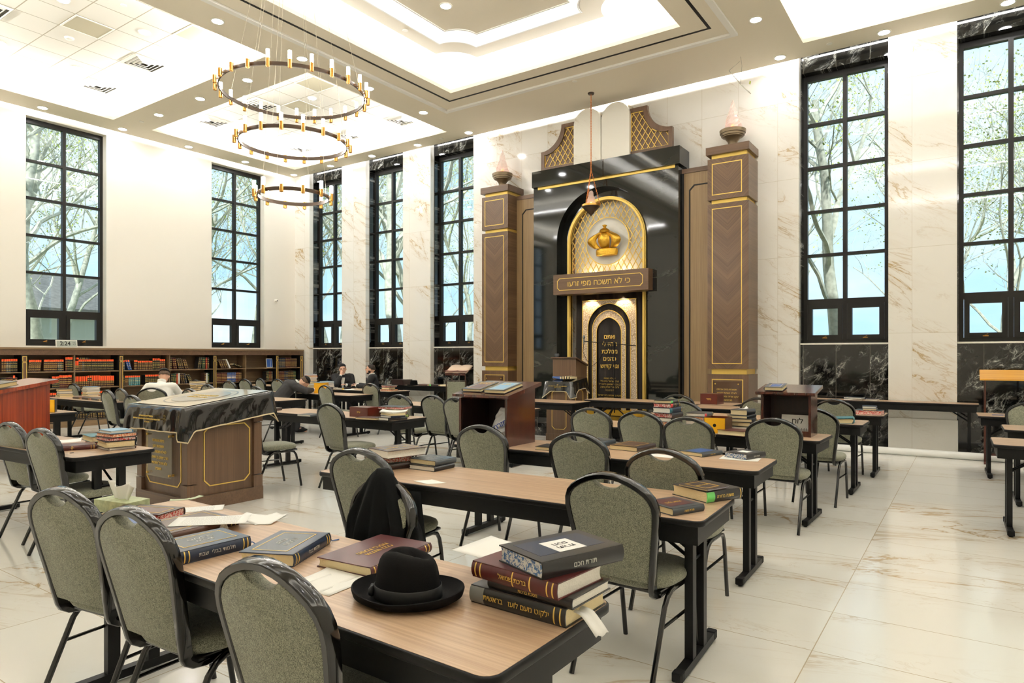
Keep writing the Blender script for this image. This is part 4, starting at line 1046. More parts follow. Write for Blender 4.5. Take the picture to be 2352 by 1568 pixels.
# squared metal-framed chair
oc = thing('frame_chair', 'square-backed padded chair with a thin dark frame by the wall table', 'chair', (-8.55, 10.5, 0), 0.5, None)
MB().tube([(-0.2, -0.2, 0.0), (-0.2, -0.2, 0.45), (-0.2, -0.26, 0.98), (0.2, -0.26, 0.98), (0.2, -0.2, 0.45), (0.2, -0.2, 0.0)], 0.013, 8).build('back_frame', M['bronze'], oc, smooth=40)
MB().rbox(-0.18, 0.18, -0.265, -0.22, 0.52, 0.96, 0.01, 2).build('backrest', M['fabric'], oc)
MB().rbox(-0.21, 0.21, -0.2, 0.22, 0.43, 0.48, 0.03, 4, 0.01).build('seat', M['fabric'], oc)
for sx in (-0.19, 0.19): MB().tube([(sx, 0.2, 0.43), (sx, 0.22, 0.0)], 0.012, 8).build('leg', M['bronze'], oc, smooth=40)

# ---------------------------------------------------------------- lecterns on tables
def lectern(name, label, x0, x1, y0, y1, z0, zf, zb, mat, over=0.04, thick=0.028, shelf=False):
    """open-fronted desk lectern; slanted lid from height zf (front) to zb (back)"""
    r = thing(name, label, 'lectern', ((x0+x1)/2, (y0+y1)/2, z0)); w = (x1-x0)/2; d = (y1-y0)/2; t = 0.022
    hf, hb = zf-z0, zb-z0
    def side(xa, xb): return MB().prism([(-d, 0), (d, 0), (d, hb-0.03), (-d, hf-0.03)], xa, xb, 'X')
    side(-w, -w+t).build('side_panel', mat, r); side(w-t, w).build('side_panel', mat, r)
    MB().box(-w+t, w-t, d-t, d, 0, hb-0.04).box(-w+t, -w+t+0.002, -d+0.014, d-t, 0.05, hf-0.05).box(w-t-0.002, w-t, -d+0.014, d-t, 0.05, hf-0.05).build('back_panel', M['shaded_inside'], r)  # back and thin side liners carry the painted inner shade
    MB().box(-w+t, w-t, -d+0.01, d-t, 0.03, 0.05).box(-w+t, w-t, -d+0.012, -d+0.03, 0.0, 0.03).build('bottom_shelf', mat, r)
    sl = (hb-hf)/(2*d); yo = d+over
    MB().prism([(-yo, hf-over*sl-0.012), (-yo+0.015, hf-over*sl-0.022), (yo, hb+over*sl-0.022), (yo, hb+over*sl+thick-0.02), (-yo, hf-over*sl+thick-0.02)], -w-over, w+over, 'X').build('slanted_top', mat, r)
    if shelf: MB().box(-w+t, w-t, -d+0.03, d-t, 0.2, 0.215).build('shelf', mat, r)
    return r
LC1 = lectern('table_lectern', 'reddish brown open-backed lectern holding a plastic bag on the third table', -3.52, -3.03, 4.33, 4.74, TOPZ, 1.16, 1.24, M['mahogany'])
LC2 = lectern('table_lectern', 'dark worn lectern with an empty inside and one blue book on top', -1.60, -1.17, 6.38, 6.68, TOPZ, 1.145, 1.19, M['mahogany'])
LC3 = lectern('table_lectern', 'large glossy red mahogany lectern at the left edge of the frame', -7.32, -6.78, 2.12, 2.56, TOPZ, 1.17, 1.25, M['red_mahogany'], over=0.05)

# ---------------------------------------------------------------- reading desk (bimah) with its cloth
bm_ = thing('reading_desk', 'large walnut reading desk with gold octagon outlines and a clear plaque', 'desk', (0, 0, 0))
bx0, bx1, by0, by1 = -6.99, -6.06, 3.42, 4.22
def slope(y): return 0.985 + (y-by0)*0.115
b_ = MB(); b_.prism([(by0+0.03, 0.12), (by1-0.03, 0.12), (by1-0.03, slope(by1)-0.02), (by0+0.03, slope(by0)-0.02)], bx0+0.03, bx1-0.03, 'X')
b_.build('body', M['walnut'], bm_)
MB().box(bx0-0.01, bx1+0.01, by0-0.01, by1+0.01, 0, 0.13).build('plinth', M['walnut_h'], bm_)
for (px_, py_) in ((bx0, by0), (bx1-0.09, by0), (bx0, by1-0.09), (bx1-0.09, by1-0.09)):
    p_ = MB(); p_.box(px_-0.006, px_+0.096, py_-0.006, py_+0.096, 0.13, 0.25).box(px_, px_+0.09, py_, py_+0.09, 0.26, 0.79).box(px_-0.006, px_+0.096, py_-0.006, py_+0.096, 0.80, slope(py_)-0.02)
    p_.build('corner_post', M['walnut'], bm_)
o_ = octpts(by0+0.18, by1-0.12, 0.21, 0.80, 0.06); i_ = octpts(by0+0.19, by1-0.13, 0.22, 0.79, 0.056)
MB().ringprism(o_, i_, bx1-0.035, bx1-0.024, 'X').build('gold_outline', M['gold_matte'], bm_)
o_ = octpts(bx0+0.14, bx1-0.15, 0.21, 0.82, 0.06); i_ = octpts(bx0+0.15, bx1-0.16, 0.22, 0.81, 0.056)
MB().ringprism(o_, i_, by0+0.024, by0+0.035).build('gold_outline', M['gold_matte'], bm_)
M['clear_plaque'] = acryl('clear_acrylic', rgb(178,170,150), 0.32)
pq = MB().box(-6.79, -6.32, by0-0.01, by0-0.002, 0.29, 0.73).build('plaque', M['clear_plaque'], bm_)
s_ = MB()
for px_ in (-6.76, -6.35):
    for pz in (0.32, 0.70): s_.loft([[(px_+0.012*cos(2*pi*j/10), y_, pz+0.012*sin(2*pi*j/10)) for j in range(10)] for y_ in (by0+0.03, by0-0.02)], cap=True)
s_.build('stud', M['gold'], pq)
lettering('בימה זו נדבת\nמשפחת כהן\nלעילוי נשמת אבינו\nהרב יצחק בן משה ז״ל\nולזכות כל צאצאיהם\nתשפ״ב', 0.045, M['gold_matte'], pq, (-6.555, by0-0.013, 0.51), UPR, line=1.35, fit=0.36)
# cloth
M['cloth'] = plain('velvet_under_plastic', rgb(17,15,14), 0.22, coat=1.0, bump=0.55, bscale=7)
M['cloth'].node_tree.nodes['Principled BSDF'].inputs['Coat Roughness'].default_value = 0.04
M['hem'] = plain('beige_hem', rgb(214,196,160), 0.6)
M['cloth_sheen_beige'] = plain('cloth_sheen_beige', rgb(206,190,156), 0.5, coat=1.0)  # beige trim colour, spread over the top to paint its bright reflection
cl = thing('desk_cloth', 'glossy plastic-covered black velvet cloth with beige borders draped over the reading desk', 'tablecloth', (0, 0, 0))
cx0, cx1, cy0, cy1 = bx0-0.06, bx1+0.05, by0-0.06, by1+0.10
def topz(x, y): return 1.0 + (y-by0)*0.125
def drape():
    mb = MB(); per = []
    N = 160; Lx, Ly = cx1-cx0, cy1-cy0; P_ = 2*(Lx+Ly)
    for k in range(N):
        s = P_*k/N
        if s < Lx: p = (cx0+s, cy0); nrm = (0, -1); c_ = min(s, Lx-s)
        elif s < Lx+Ly: p = (cx1, cy0+s-Lx); nrm = (1, 0); c_ = min(s-Lx, Lx+Ly-s)
        elif s < 2*Lx+Ly: p = (cx1-(s-Lx-Ly), cy1); nrm = (0, 1); c_ = min(s-Lx-Ly, 2*Lx+Ly-s)
        else: p = (cx0, cy1-(s-2*Lx-Ly)); nrm = (-1, 0); c_ = min(s-2*Lx-Ly, P_-s)
        per.append((p, nrm, c_, s))
    rings = []
    for lv in range(0, 15):
        t = lv/14; ring = []
        for (p, nrm, c_, s) in per:
            corner = max(0, 1 - c_/0.10)
            drop = (0.235 + 0.085*corner**1.2 + 0.003*sin(s*13))
            if nrm == (1, 0): drop = 0.235 - 0.01*((p[1]-cy0)/(cy1-cy0)) + 0.10*corner**1.2*(1 if p[1] < (cy0+cy1)/2 else 0.0)
            w = (0.005*sin(s*31+1.3) + 0.006*sin(s*17) + 0.004*sin(s*53))*t + 0.008*t
            w += corner*0.045*t + 0.006*sin(pi*t)*sin(s*24+t*4)
            z_ = topz(*p) - 0.004 - drop*t
            e_ = 0.008*sin(min(1, t*8)*pi/2)
            ring.append((p[0]+nrm[0]*(w+e_), p[1]+nrm[1]*(w+e_), z_))
        rings.append(ring)
    mb.loft(rings)
    top = [[(cx0+(cx1-cx0)*0.5 + (q[0]-(cx0+cx1)/2)*k, (cy0+cy1)/2 + (q[1]-(cy0+cy1)/2)*k, 0) for q in rings[0]] for k in (1.0, 0.9, 0.6, 0.2)]
    top = [[(x, y, topz(x, y) + (0.0 if i == 0 else 0.004)) for x, y, _ in r] for i, r in enumerate(top)]
    mb.loft([[(x, y, z-0.004) for x, y, z in top[0]]] + top[1:], cap=False)
    mb.add(top[-1], [tuple(range(len(top[-1])))])
    return mb, rings
mb, rings = drape(); dr = mb.build('velvet', M['cloth'], cl, smooth=60)
MB().loft([[(x, y, z+0.008) for x, y, z in rings[-1]], [(x+0.0, y, z-0.006) for x, y, z in rings[-1]]]).tube([Vector(p) for p in rings[-1]] + [Vector(rings[-1][0])], 0.006, 6, cap=False).build('hem', M['hem'], cl, smooth=50)
tp = MB(); mx, my = (cx0+cx1)/2, (cy0+cy1)/2
el_ = lambda a, b, n_=48: [(mx+a*cos(2*pi*j/n_), my+b*sin(2*pi*j/n_)) for j in range(n_)]
def onTop(pts, dz=0.006): return [(x, y, topz(x, y)+dz) for x, y in pts]
def topring(o, i, dz=0.007):
    n_ = len(o); R = [onTop(o, dz), onTop(i, dz)]; tp.loft([[q for q in r] for r in R])
tp.add(onTop(rectpts(cx0+0.03, cx1-0.03, cy0+0.03, cy1-0.03), 0.005), [(0, 1, 2, 3)]); tpd = MB(); tpd.add(onTop(el_(0.30, 0.275), 0.0075), [tuple(range(48))])
tpd.loft([onTop(el_(0.375, 0.345), 0.0075), onTop(el_(0.36, 0.33), 0.0075)]); tpd.build('oval', plain('cloth_grey', rgb(120,114,98), 0.35, coat=1.0), cl)
tp.build('border', M['cloth_sheen_beige'], cl)  # covers the whole top, not only its edge, as a painted sheen
lettering('לעבודת השי״ת\nבית המדרש', 0.07, M['gold_matte'], cl, (mx, my, topz(mx, my)+0.008), (atan2(0.125, 1), 0, 0), line=1.2)
lettering('נתרם ע״י ידידי בית המדרש\nלזכר נשמת האשה החשובה מרת שרה בת ר׳ אברהם\nת נ צ ב ה', 0.034, M['gold_matte'], cl, (-6.60, cy0-0.045, 0.865), (radians(96), 0, 0), line=1.2, fit=0.50)

# ---------------------------------------------------------------- things before the ark
am = thing('reading_stand', 'small walnut reading stand with gold outline in front of the ark', 'stand', (0, 0, 0))
ax0, ax1, ay0, ay1 = -6.12, -5.60, 9.95, 10.42
MB().box(ax0, ax1, ay0, ay1, 0.0, 1.02).box(ax0-0.008, ax1+0.008, ay0-0.008, ay1+0.008, 0.0, 0.12).build('body', M['walnut'], am)
MB().ringprism(octpts(ax0+0.11, ax1-0.12, 0.2, 0.88, 0.05), octpts(ax0+0.118, ax1-0.128, 0.208, 0.872, 0.047), ay0-0.006, ay0+0.002).build('gold_outline', M['gold_matte'], am)
MB().ringprism(octpts(ay0+0.1, ay1-0.1, 0.2, 0.88, 0.05), octpts(ay0+0.108, ay1-0.108, 0.208, 0.872, 0.047), ax1-0.002, ax1+0.006, 'X').build('gold_outline', M['gold_matte'], am)
ac = thing('stand_cloth', 'clear plastic covered black cloth with gold lettering on the small reading stand', 'tablecloth', (0, 0, 0))
def skirt(x0, x1, y0, y1, zt_, drop, slope_=0.0, amp=0.012, cd=0.12):
    N = 96; Lx, Ly = x1-x0, y1-y0; P_ = 2*(Lx+Ly); rings = []
    for lv in range(0, 9):
        t = lv/8; ring = []
        for k in range(N):
            s = P_*k/N
            if s < Lx: p = (x0+s, y0); nr_ = (0, -1); c_ = min(s, Lx-s)
            elif s < Lx+Ly: p = (x1, y0+s-Lx); nr_ = (1, 0); c_ = min(s-Lx, Lx+Ly-s)
            elif s < 2*Lx+Ly: p = (x1-(s-Lx-Ly), y1); nr_ = (0, 1); c_ = min(s-Lx-Ly, 2*Lx+Ly-s)
            else: p = (x0, y1-(s-2*Lx-Ly)); nr_ = (-1, 0); c_ = min(s-2*Lx-Ly, P_-s)
            cn = max(0, 1-c_/0.12); w = (amp*sin(s*29)+amp*0.7*sin(s*47+1))*t + 0.015*t + cn*0.07*t
            ring.append((p[0]+nr_[0]*w, p[1]+nr_[1]*w, zt_ + (p[1]-y0)*slope_ - (drop+cn*cd)*t))
        rings.append(ring)
    return rings
R = skirt(ax0-0.02, ax1+0.02, ay0-0.02, ay1+0.02, 1.03, 0.17, 0.12)
MB().loft(R).add(R[0], [tuple(range(len(R[0])))]).build('velvet', M['cloth'], ac, smooth=60)
MB().tube([Vector(p) for p in R[-1]] + [Vector(R[-1][0])], 0.006, 6, cap=False).build('hem', M['hem'], ac, smooth=50)
lettering('זכר\nלעילוי נשמת מרת רבקה בת ר׳ שלמה ע״ה\nנדבת בניה שיחיו', 0.035, M['gold_matte'], ac, (-5.87, ay0-0.045, 0.95), (radians(96), 0, 0), line=1.15, fit=0.36)
ld = thing('standing_lectern', 'plain walnut lectern with sloping top left of the ark curtain', 'lectern', (0, 0, 0))
lx0, lx1 = -6.52, -6.02
MB().prism([(10.83, 0.302), (11.25, 0.302), (11.25, 1.28), (10.83, 1.41)], lx0, lx1, 'X').build('body', M['walnut'], ld)
MB().prism([(10.80, 1.425), (11.28, 1.275), (11.28, 1.30), (10.80, 1.45)], lx0-0.03, lx1+0.03, 'X').build('slanted_top', M['walnut_h'], ld)
mk = thing('tabletop_microphone', 'small dark round microphone on the walnut lectern', 'microphone', (-6.45, 10.86, 1.45))
MB().lathe([(0.03, -0.02), (0.03, 0.01), (0.045, 0.02), (0.045, 0.055), (0.035, 0.065)], (0, 0), 20).build('head', plain('mic_grey', rgb(70,74,78), 0.6), mk, smooth=40)
ms = thing('microphone_stand', 'black boom microphone stand in front of the ark curtain', 'microphone stand', (-5.42, 11.20, 0.30))
MB().tube([(0, 0, 0.12), (0, 0, 1.36)], 0.011, 8).build('pole', M['black_matte'], ms, smooth=40)
for a_ in (0.3, 2.4, 4.5): MB().tube([(0, 0, 0.30), (0.09*cos(a_), 0.09*sin(a_), 0.17), (0.27*cos(a_), 0.27*sin(a_), 0.008)], 0.011, 6).build('leg', M['black_matte'], ms, smooth=40)
MB().tube([(-0.62, -0.03, 1.45), (0.42, 0.02, 1.355)], 0.008, 8).cyl((0, 0), 0.022, 1.33, 1.42, 12).cyl((0, 0), 0.016, 0.28, 0.36, 12).build('boom', M['black_matte'], ms, smooth=40)
mc = MB().tube([(-0.62, -0.03, 1.40), (-0.62, -0.03, 1.50)], [0.012, 0.016], 10).ell((-0.62, -0.03, 1.53), 0.028, 0.028, 0.036, 12).build('microphone', plain('mic_silver', rgb(120,124,128), 0.35, metal=0.7), ms, smooth=60)
MB().tube([(-0.62, -0.03, 1.40), (-0.63, -0.05, 1.25), (-0.55, -0.06, 1.10), (-0.42, -0.08, 0.98), (-0.3, -0.05, 1.08), (-0.22, -0.02, 1.22), (-0.12, 0, 1.38)], 0.005, 6).tube([(-0.05, 0.0, 1.37), (-0.06, -0.02, 1.2), (-0.03, -0.02, 0.9), (-0.02, 0.0, 0.7)], 0.005, 6).build('cable', M['black_matte'], ms, smooth=60)
# open book stands
def bookstand(label, x, y, rz, w, d, zf, zb, mat, legw=0.02, cat='book stand', nm='book_stand'):
    r = thing(nm, label, cat, (x, y, 0), rz)
    MB().prism([(-d/2, zf), (d/2, zb), (d/2, zb+0.02), (-d/2, zf+0.02), (-d/2-0.012, zf+0.05), (-d/2-0.012, zf)], -w/2, w/2, 'X').build('sloping_board', mat, r)
    for sx in (-1, 1):
        MB().box(sx*w*0.33-legw/2, sx*w*0.33+legw/2, -legw/2, legw/2, 0.03, (zf+zb)/2).build('post', mat, r)
        MB().box(sx*w*0.33-legw/2, sx*w*0.33+legw/2, -d*0.55, d*0.55, 0.0, 0.04).build('foot', mat, r)
    MB().box(-w*0.33, w*0.33, -legw/2, legw/2, 0.07, 0.11).box(-w*0.33, w*0.33, -legw/2, legw/2, zf-0.16, zf-0.13).build('crossbar', mat, r)
    return r
bookstand('dark wooden stand holding a wide open book by the third narrow window', -8.95, 11.0, 0.25, 0.46, 0.36, 1.06, 1.22, M['mahogany'])
ob = thing('open_book', 'wide open book with pale pages on the dark wooden stand', 'book', (-8.95, 11.0, 1.175), 0.25)
M['page_pink'] = plain('page_pink', rgb(214,190,166), 0.7)
obm = MB(); obm.grid(16, 2, lambda u, v: ((u-0.5)*0.50, (v-0.5)*0.34, 0.012 + 0.022*abs(sin((u-0.5)*2*pi))**0.7 + (v-0.5)*0.15)); o2 = obm.build('pages', M['page_pink'], ob, smooth=60)
s2 = o2.modifiers.new('thickness', 'SOLIDIFY'); s2.thickness = 0.02
MB().prism([(-0.18, -0.032), (0.18, 0.022), (0.18, 0.028), (-0.18, -0.026)], -0.26, 0.26, 'X').build('cover', plain('cover_red', rgb(110,62,50), 0.5), ob)
M['yellow_wood'] = wood('yellow_wood', rgb(206,144,44), rgb(232,176,70), 'X', 0.35, coat=0.3)
ys = thing('tall_book_stand', 'tall stand with a bright yellow wooden board before the far right window', 'book stand', (0.36, 11.3, 0), 0)
MB().prism([(-0.14, 1.14), (0.14, 1.26), (0.14, 1.28), (-0.14, 1.16), (-0.155, 1.16), (-0.155, 1.14)], -0.26, 0.30, 'X').build('sloping_board', M['yellow_wood'], ys)
for sx in (-0.2, 0.24): MB().box(sx-0.012, sx+0.012, -0.012, 0.012, 0.02, 1.2).build('post', M['mahogany'], ys); MB().box(sx-0.014, sx+0.014, -0.2, 0.2, 0, 0.03).build('foot', M['mahogany'], ys)
MB().box(-0.2, 0.24, -0.01, 0.01, 0.10, 0.13).build('crossbar', M['mahogany'], ys)
# rolled projector screen tube on the floor
tb = MB(); x0, y0 = -2.1, 11.40; x1, y1 = 0.62, 11.46
tb.tube([(x0, y0, 0.055), (x1, y1, 0.055)], 0.052, 24); o = tb.build('screen_tube', plain('white_metal', rgb(240,240,236), 0.3), smooth=40)
tag(o, 'long white tube lying on the floor along the foot of the marble wall', 'tube')
cmr = thing('security_camera', 'small white dome camera fixed high on the cream left wall', 'camera', (XL+0.0, 11.35, 2.98))
MB().box(0, 0.03, -0.03, 0.03, -0.03, 0.03).ell((0.05, 0, 0), 0.04, 0.04, 0.035, 12).build('housing', M['ring_white'], cmr, smooth=50); MB().ell((0.078, 0, -0.005), 0.018, 0.018, 0.018, 8).build('lens', M['black_slot'], cmr, smooth=60)
# ---------------------------------------------------------------- books
BM = {}
COLS = dict(navy=(28,42,66), black=(30,30,30), maroon=(74,26,26), brown=(70,44,34), dkbrown=(48,32,28), green=(32,60,44), blue=(44,84,150), slate=(58,66,72), white=(232,230,222), cream=(222,206,170),
            red=(150,34,30), orange=(255,92,40), tan=(176,140,96), grey=(120,120,116), teal=(60,120,130), purple=(96,66,104), skyblue=(120,170,205), yellow=(236,190,40), lime=(110,210,110), brightred=(230,50,50))
def bc(name, rough=0.38):
    k = 'book_' + name
    if k not in BM: BM[k] = plain(k, rgb(*COLS[name]), rough, coat=0.25 if name not in ('white', 'cream') else 0.0)
    return BM[k]
def pages(kind):
    k = 'pages_' + kind
    if k in BM: return BM[k]
    base = {'cream': (232,214,170), 'white': (240,236,226), 'tan': (214,190,140)}
    if kind in base: BM[k] = plain(k, rgb(*base[kind]), 0.8, bump=0.3, bscale=120)
    else:
        a, b = {'mred': ((226,206,196), (190,40,40)), 'mblue': ((214,212,206), (60,100,150)), 'morange': ((238,214,180), (214,84,30)), 'mgreen': ((200,210,130), (90,140,60)), 'mpurple': ((214,190,190), (120,40,70))}[kind]
        m, nt_, p = newmat(k); g = G(nt_); tc = g.n('ShaderNodeTexCoord')
        n_ = g.noise(tc.outputs['Object'], 95, 3, 0.7, 0.5); g.L(g.mix(g.ss(n_, 0.47, 0.56), rgb(*a), rgb(*b)), p.inputs['Base Color']); p.inputs['Roughness'].default_value = 0.6; BM[k] = m
    return BM[k]
def book_mesh(w, h, t, bands=0, panel=None, frame=False, tab=None):
    """cover with rounded spine at -x; materials 0 cover, 1 gold, 2 panel, 3 tab"""
    b = MB(); bt = min(0.0035, t*0.12)
    b.box(-w/2+0.006, w/2, -h/2, h/2, 0, bt).box(-w/2+0.006, w/2, -h/2, h/2, t-bt, t)
    def spine(y0, y1, q, m):
        b.mat(m); n = 7; r0 = []; r1 = []
        prof = [(-w/2+0.008-(0.008+q)*sin(pi*(k/n))**0.7, -q*0 + t*k/n) for k in range(n+1)]
        inn = [(-w/2+0.010-0.006*sin(pi*(k/n))**0.7, t*k/n) for k in range(n, -1, -1)]
        b.prism([(x, z) for x, z in prof + inn], y0, y1, 'Y'); b.mat(0)
    spine(-h/2, h/2, 0.0, 0)
    for k in range(bands):
        y = -h/2 + h*(0.05, 0.95, 0.11, 0.89, 0.5, 0.3)[k]; spine(y-0.002, y+0.002, 0.0012, 1)
    if tab: spine(h/2-0.05 if tab > 0 else -h/2, h/2+0.001 if tab > 0 else -h/2+0.05, 0.002, 3)
    if panel:
        b.mat(2).box(-w/2+0.02+panel, w/2-panel, -h/2+panel, h/2-panel, t, t+0.0006).mat(0)
    if frame:
        q = (panel or 0.02)+0.006; b.mat(1)
        o = rectpts(-w/2+0.014+q, w/2-q, -h/2+q, h/2-q); i = rectpts(-w/2+0.017+q, w/2-q-0.003, -h/2+q+0.003, h/2-q-0.003)
        b.ringprism(o, i, t, t+0.0012, 'Z'); b.mat(0)
    return b
def page_mesh(w, h, t):
    b = MB(); bt = min(0.0035, t*0.12); n = 5
    prof = [(w/2-0.004-0.006*sin(pi*k/n), bt+(t-2*bt)*k/n) for k in range(n+1)]
    b.prism([(-w/2+0.008, bt)] + prof + [(-w/2+0.008, t-bt)], -h/2+0.004, h/2-0.004, 'Y'); return b
def book(x, y, z, rz, w, h, t, cover, pg, label, bands=0, panel=None, pcol=None, frame=False, tab=None, tcol='brightred', title=None, spine=None, group=None, name='book', rot=None, tmat=None, tsize=0.03, ribbon=None):
    mats = [bc(cover), M['gold_matte'], bc(pcol or cover), bc(tcol)]
    o = book_mesh(w, h, t, bands, panel, frame, tab).build(name, mats, smooth=40)
    o.location = (x, y, z); o.rotation_euler = rot or (0, 0, rz)
    page_mesh(w, h, t).build('pages', pages(pg), o)
    tag(o, label, 'book', group)
    if title: lettering(title, tsize, tmat or M['gold_matte'], o, (0.004, 0.0, t+0.0012), (0, 0, pi/2), depth=0.0004, line=1.0)
    if spine: lettering(spine, t*0.42, tmat or M['gold_matte'], o, (-w/2-0.0012, 0, t*0.5), (pi/2, 0, -pi/2), depth=0.0004, line=0.9)
    if ribbon: MB().tube([(-w/2+0.02, -h/2+0.01, t*0.5), (-w/2+0.015, -h/2-0.015, t*0.4), (-w/2+0.01, -h/2-0.03, 0.004), (-w/2-0.005, -h/2-0.06, 0.002)], 0.0022, 5).build('ribbon', bc(ribbon), o)
    return o
def bk(pA, pB, z, depth, t, edge, cover, pg, label, dz=0.0, flip=False, over=None, **k):
    A = Vector(at(*pA, z)); B = Vector(at(*pB, z)); L = (B-A).length
    if over: L = over
    u = (B-A).normalized(); v = Vector((-u.y, u.x)); c = (A+B)/2
    if v.dot(c) < 0: v = -v
    c = c + v*depth/2
    if edge == 'S': xl, w, h = v, depth, L
    elif edge == 'F': xl, w, h = -v, depth, L
    elif edge == 'TL': xl, w, h = u, L, depth
    else: xl, w, h = -u, L, depth
    rz = atan2(xl.y, xl.x)
    return book(c.x, c.y, z+dz, rz, w, h, t, cover, pg, label, **k)
Z = TOPZ
def sheet(pA, pB, depth, label, z=None, mat=None, name='paper_sheet', curl=0.006, text=True, cat='paper', over=None, skew=0.0):
    z = z or Z; A = Vector(at(*pA, z)); B = Vector(at(*pB, z)); L = over or (B-A).length; u = (B-A).normalized(); v = Vector((-u.y, u.x))
    if v.dot((A+B)/2) < 0: v = -v
    c = (A+B)/2 + v*depth/2
    mb = MB(); mb.grid(8, 8, lambda a, b: ((a-0.5)*L + skew*(b-0.5), (b-0.5)*depth, 0.0012 + curl*0.55*(abs(a-0.5)*2)**3*(0.3+0.7*b)))
    o = mb.build(name, mat or M['paper'], smooth=60); s = o.modifiers.new('thickness', 'SOLIDIFY'); s.thickness = 0.0006; s.offset = 1
    o.location = (c.x, c.y, z); o.rotation_euler = (0, 0, atan2(u.y, u.x)); tag(o, label, cat); return o
def printed():
    m, nt_, b = newmat('printed_paper'); g = G(nt_); tc = g.n('ShaderNodeTexCoord'); sp = g.n('ShaderNodeSeparateXYZ'); g.L(tc.outputs['Generated'], sp.inputs[0])
    row = g.ss(g.m('ABSOLUTE', g.m('SUBTRACT', g.m('FRACT', g.m('MULTIPLY', sp.outputs[1], 26)), 0.5)), 0.25, 0.2)
    n_ = g.ss(g.noise(g.comb(g.m('MULTIPLY', sp.outputs[0], 70), g.m('FLOOR', g.m('MULTIPLY', sp.outputs[1], 26))), 1.0, 2), 0.45, 0.5)
    mg = g.m('MULTIPLY', g.m('LESS_THAN', g.m('ABSOLUTE', g.m('SUBTRACT', sp.outputs[0], 0.5)), 0.38), g.m('LESS_THAN', g.m('ABSOLUTE', g.m('SUBTRACT', sp.outputs[1], 0.5)), 0.42))
    g.L(g.mix(g.m('MULTIPLY', g.m('MULTIPLY', row, n_), g.m('MULTIPLY', mg, 0.55)), rgb(246,246,242), rgb(90,90,90)), b.inputs['Base Color']); b.inputs['Roughness'].default_value = 0.7; return m
M['paper'] = plain('white_paper', rgb(246,245,240), 0.7); M['printed'] = printed()
SIL = plain('silver_print', rgb(206,206,200), 0.4, metal=0.4)
# --- on the hat table
bk((416, 1299), (577, 1259), Z, 0.21, 0.046, 'S', 'navy', 'cream', 'navy blue book with silver frame print, leftmost of the two blue books', bands=4, panel=0.025, pcol='slate', frame=True, title='שבת\nחלק ב׳', spine='תלמוד בבלי  שבת', tmat=SIL, tsize=0.035, ribbon='blue')
bk((683, 1299), (756, 1252), Z, 0.21, 0.044, 'S', 'navy', 'cream', 'navy blue book with silver frame print, beside the maroon volume', bands=4, panel=0.025, pcol='slate', frame=True, title='מסכת\nשבת', spine='תלמוד בבלי', tmat=SIL, tsize=0.035, ribbon='blue', over=0.29)
bk((857, 1326), (990, 1268), Z, 0.245, 0.034, 'S', 'maroon', 'cream', 'large flat maroon Talmud volume lying behind the black hat', bands=5, title='תלמוד בבלי\nמסכת ברכות', spine='תלמוד בבלי', frame=False, tsize=0.030, over=0.335)
# the stack by the hat
s1 = bk((1085, 1384), (1291, 1443), Z, 0.225, 0.052, 'S', 'black', 'cream', 'bottom book of the front stack, black with gilt ovals and cream pages', bands=3, spine='ילקוט מעם לועז   בראשית', tab=1, tcol='grey', over=0.33)
s2 = bk((1128, 1352), (1303, 1400), Z+0.052, 0.21, 0.030, 'S', 'black', 'white', 'thin black book with white pages second from the bottom of the front stack', spine='מסכת ברכות', over=0.29)
s3 = bk((1091, 1326), (1268, 1378), Z+0.082, 0.225, 0.046, 'S', 'maroon', 'white', 'dark maroon gilt-banded book under the blue one in the front stack', bands=6, spine='ברכת שמואל', over=0.31)
s4 = bk((1150, 1290), (1243, 1332), Z+0.128, 0.30, 0.048, 'TR', 'black', 'mblue', 'top book of the front stack with blue marbled edge and white title label', panel=0.03, pcol='navy', spine='תורת חכם', tmat=SIL, over=0.21)
MB().box(-0.055, 0.045, -0.05, 0.05, 0.048, 0.0492).build('title_label', M['paper'], s4); lettering('תורת\nחכם', 0.03, M['black_slot'], s4, (-0.005, 0, 0.0495), (0, 0, pi/2), depth=0.0003)
bkl = sheet((1080, 1275), (1140, 1290), 0.20, 'open white booklet behind the front book stack', z=Z+0.088, curl=0.012, name='booklet', cat='booklet', over=0.27)
tis = MB(); tis.grid(6, 8, lambda a, b: ((a-0.5)*0.05, -0.11*b, 0.004*sin(a*9) - (0.045*max(0, b-0.45)**1.2*2.0))); x, y = at(1318, 1413, Z+0.02)
o = tis.build('paper_tissue', M['paper'], smooth=60); o.location = (x-0.02, y+0.03, Z+0.03); o.rotation_euler = (0, 0, radians(75)); s_ = o.modifiers.new('t', 'SOLIDIFY'); s_.thickness = 0.001; tag(o, 'white tissue strip hanging from the bottom book over the table end', 'tissue')
sheet((724, 1366), (830, 1322), 0.15, 'white folded letter sheet left of the black hat', over=0.19, curl=0.01)
sheet((690, 1352), (742, 1366), 0.20, 'white card sheet half under the folded letter', over=0.15, curl=0.003)
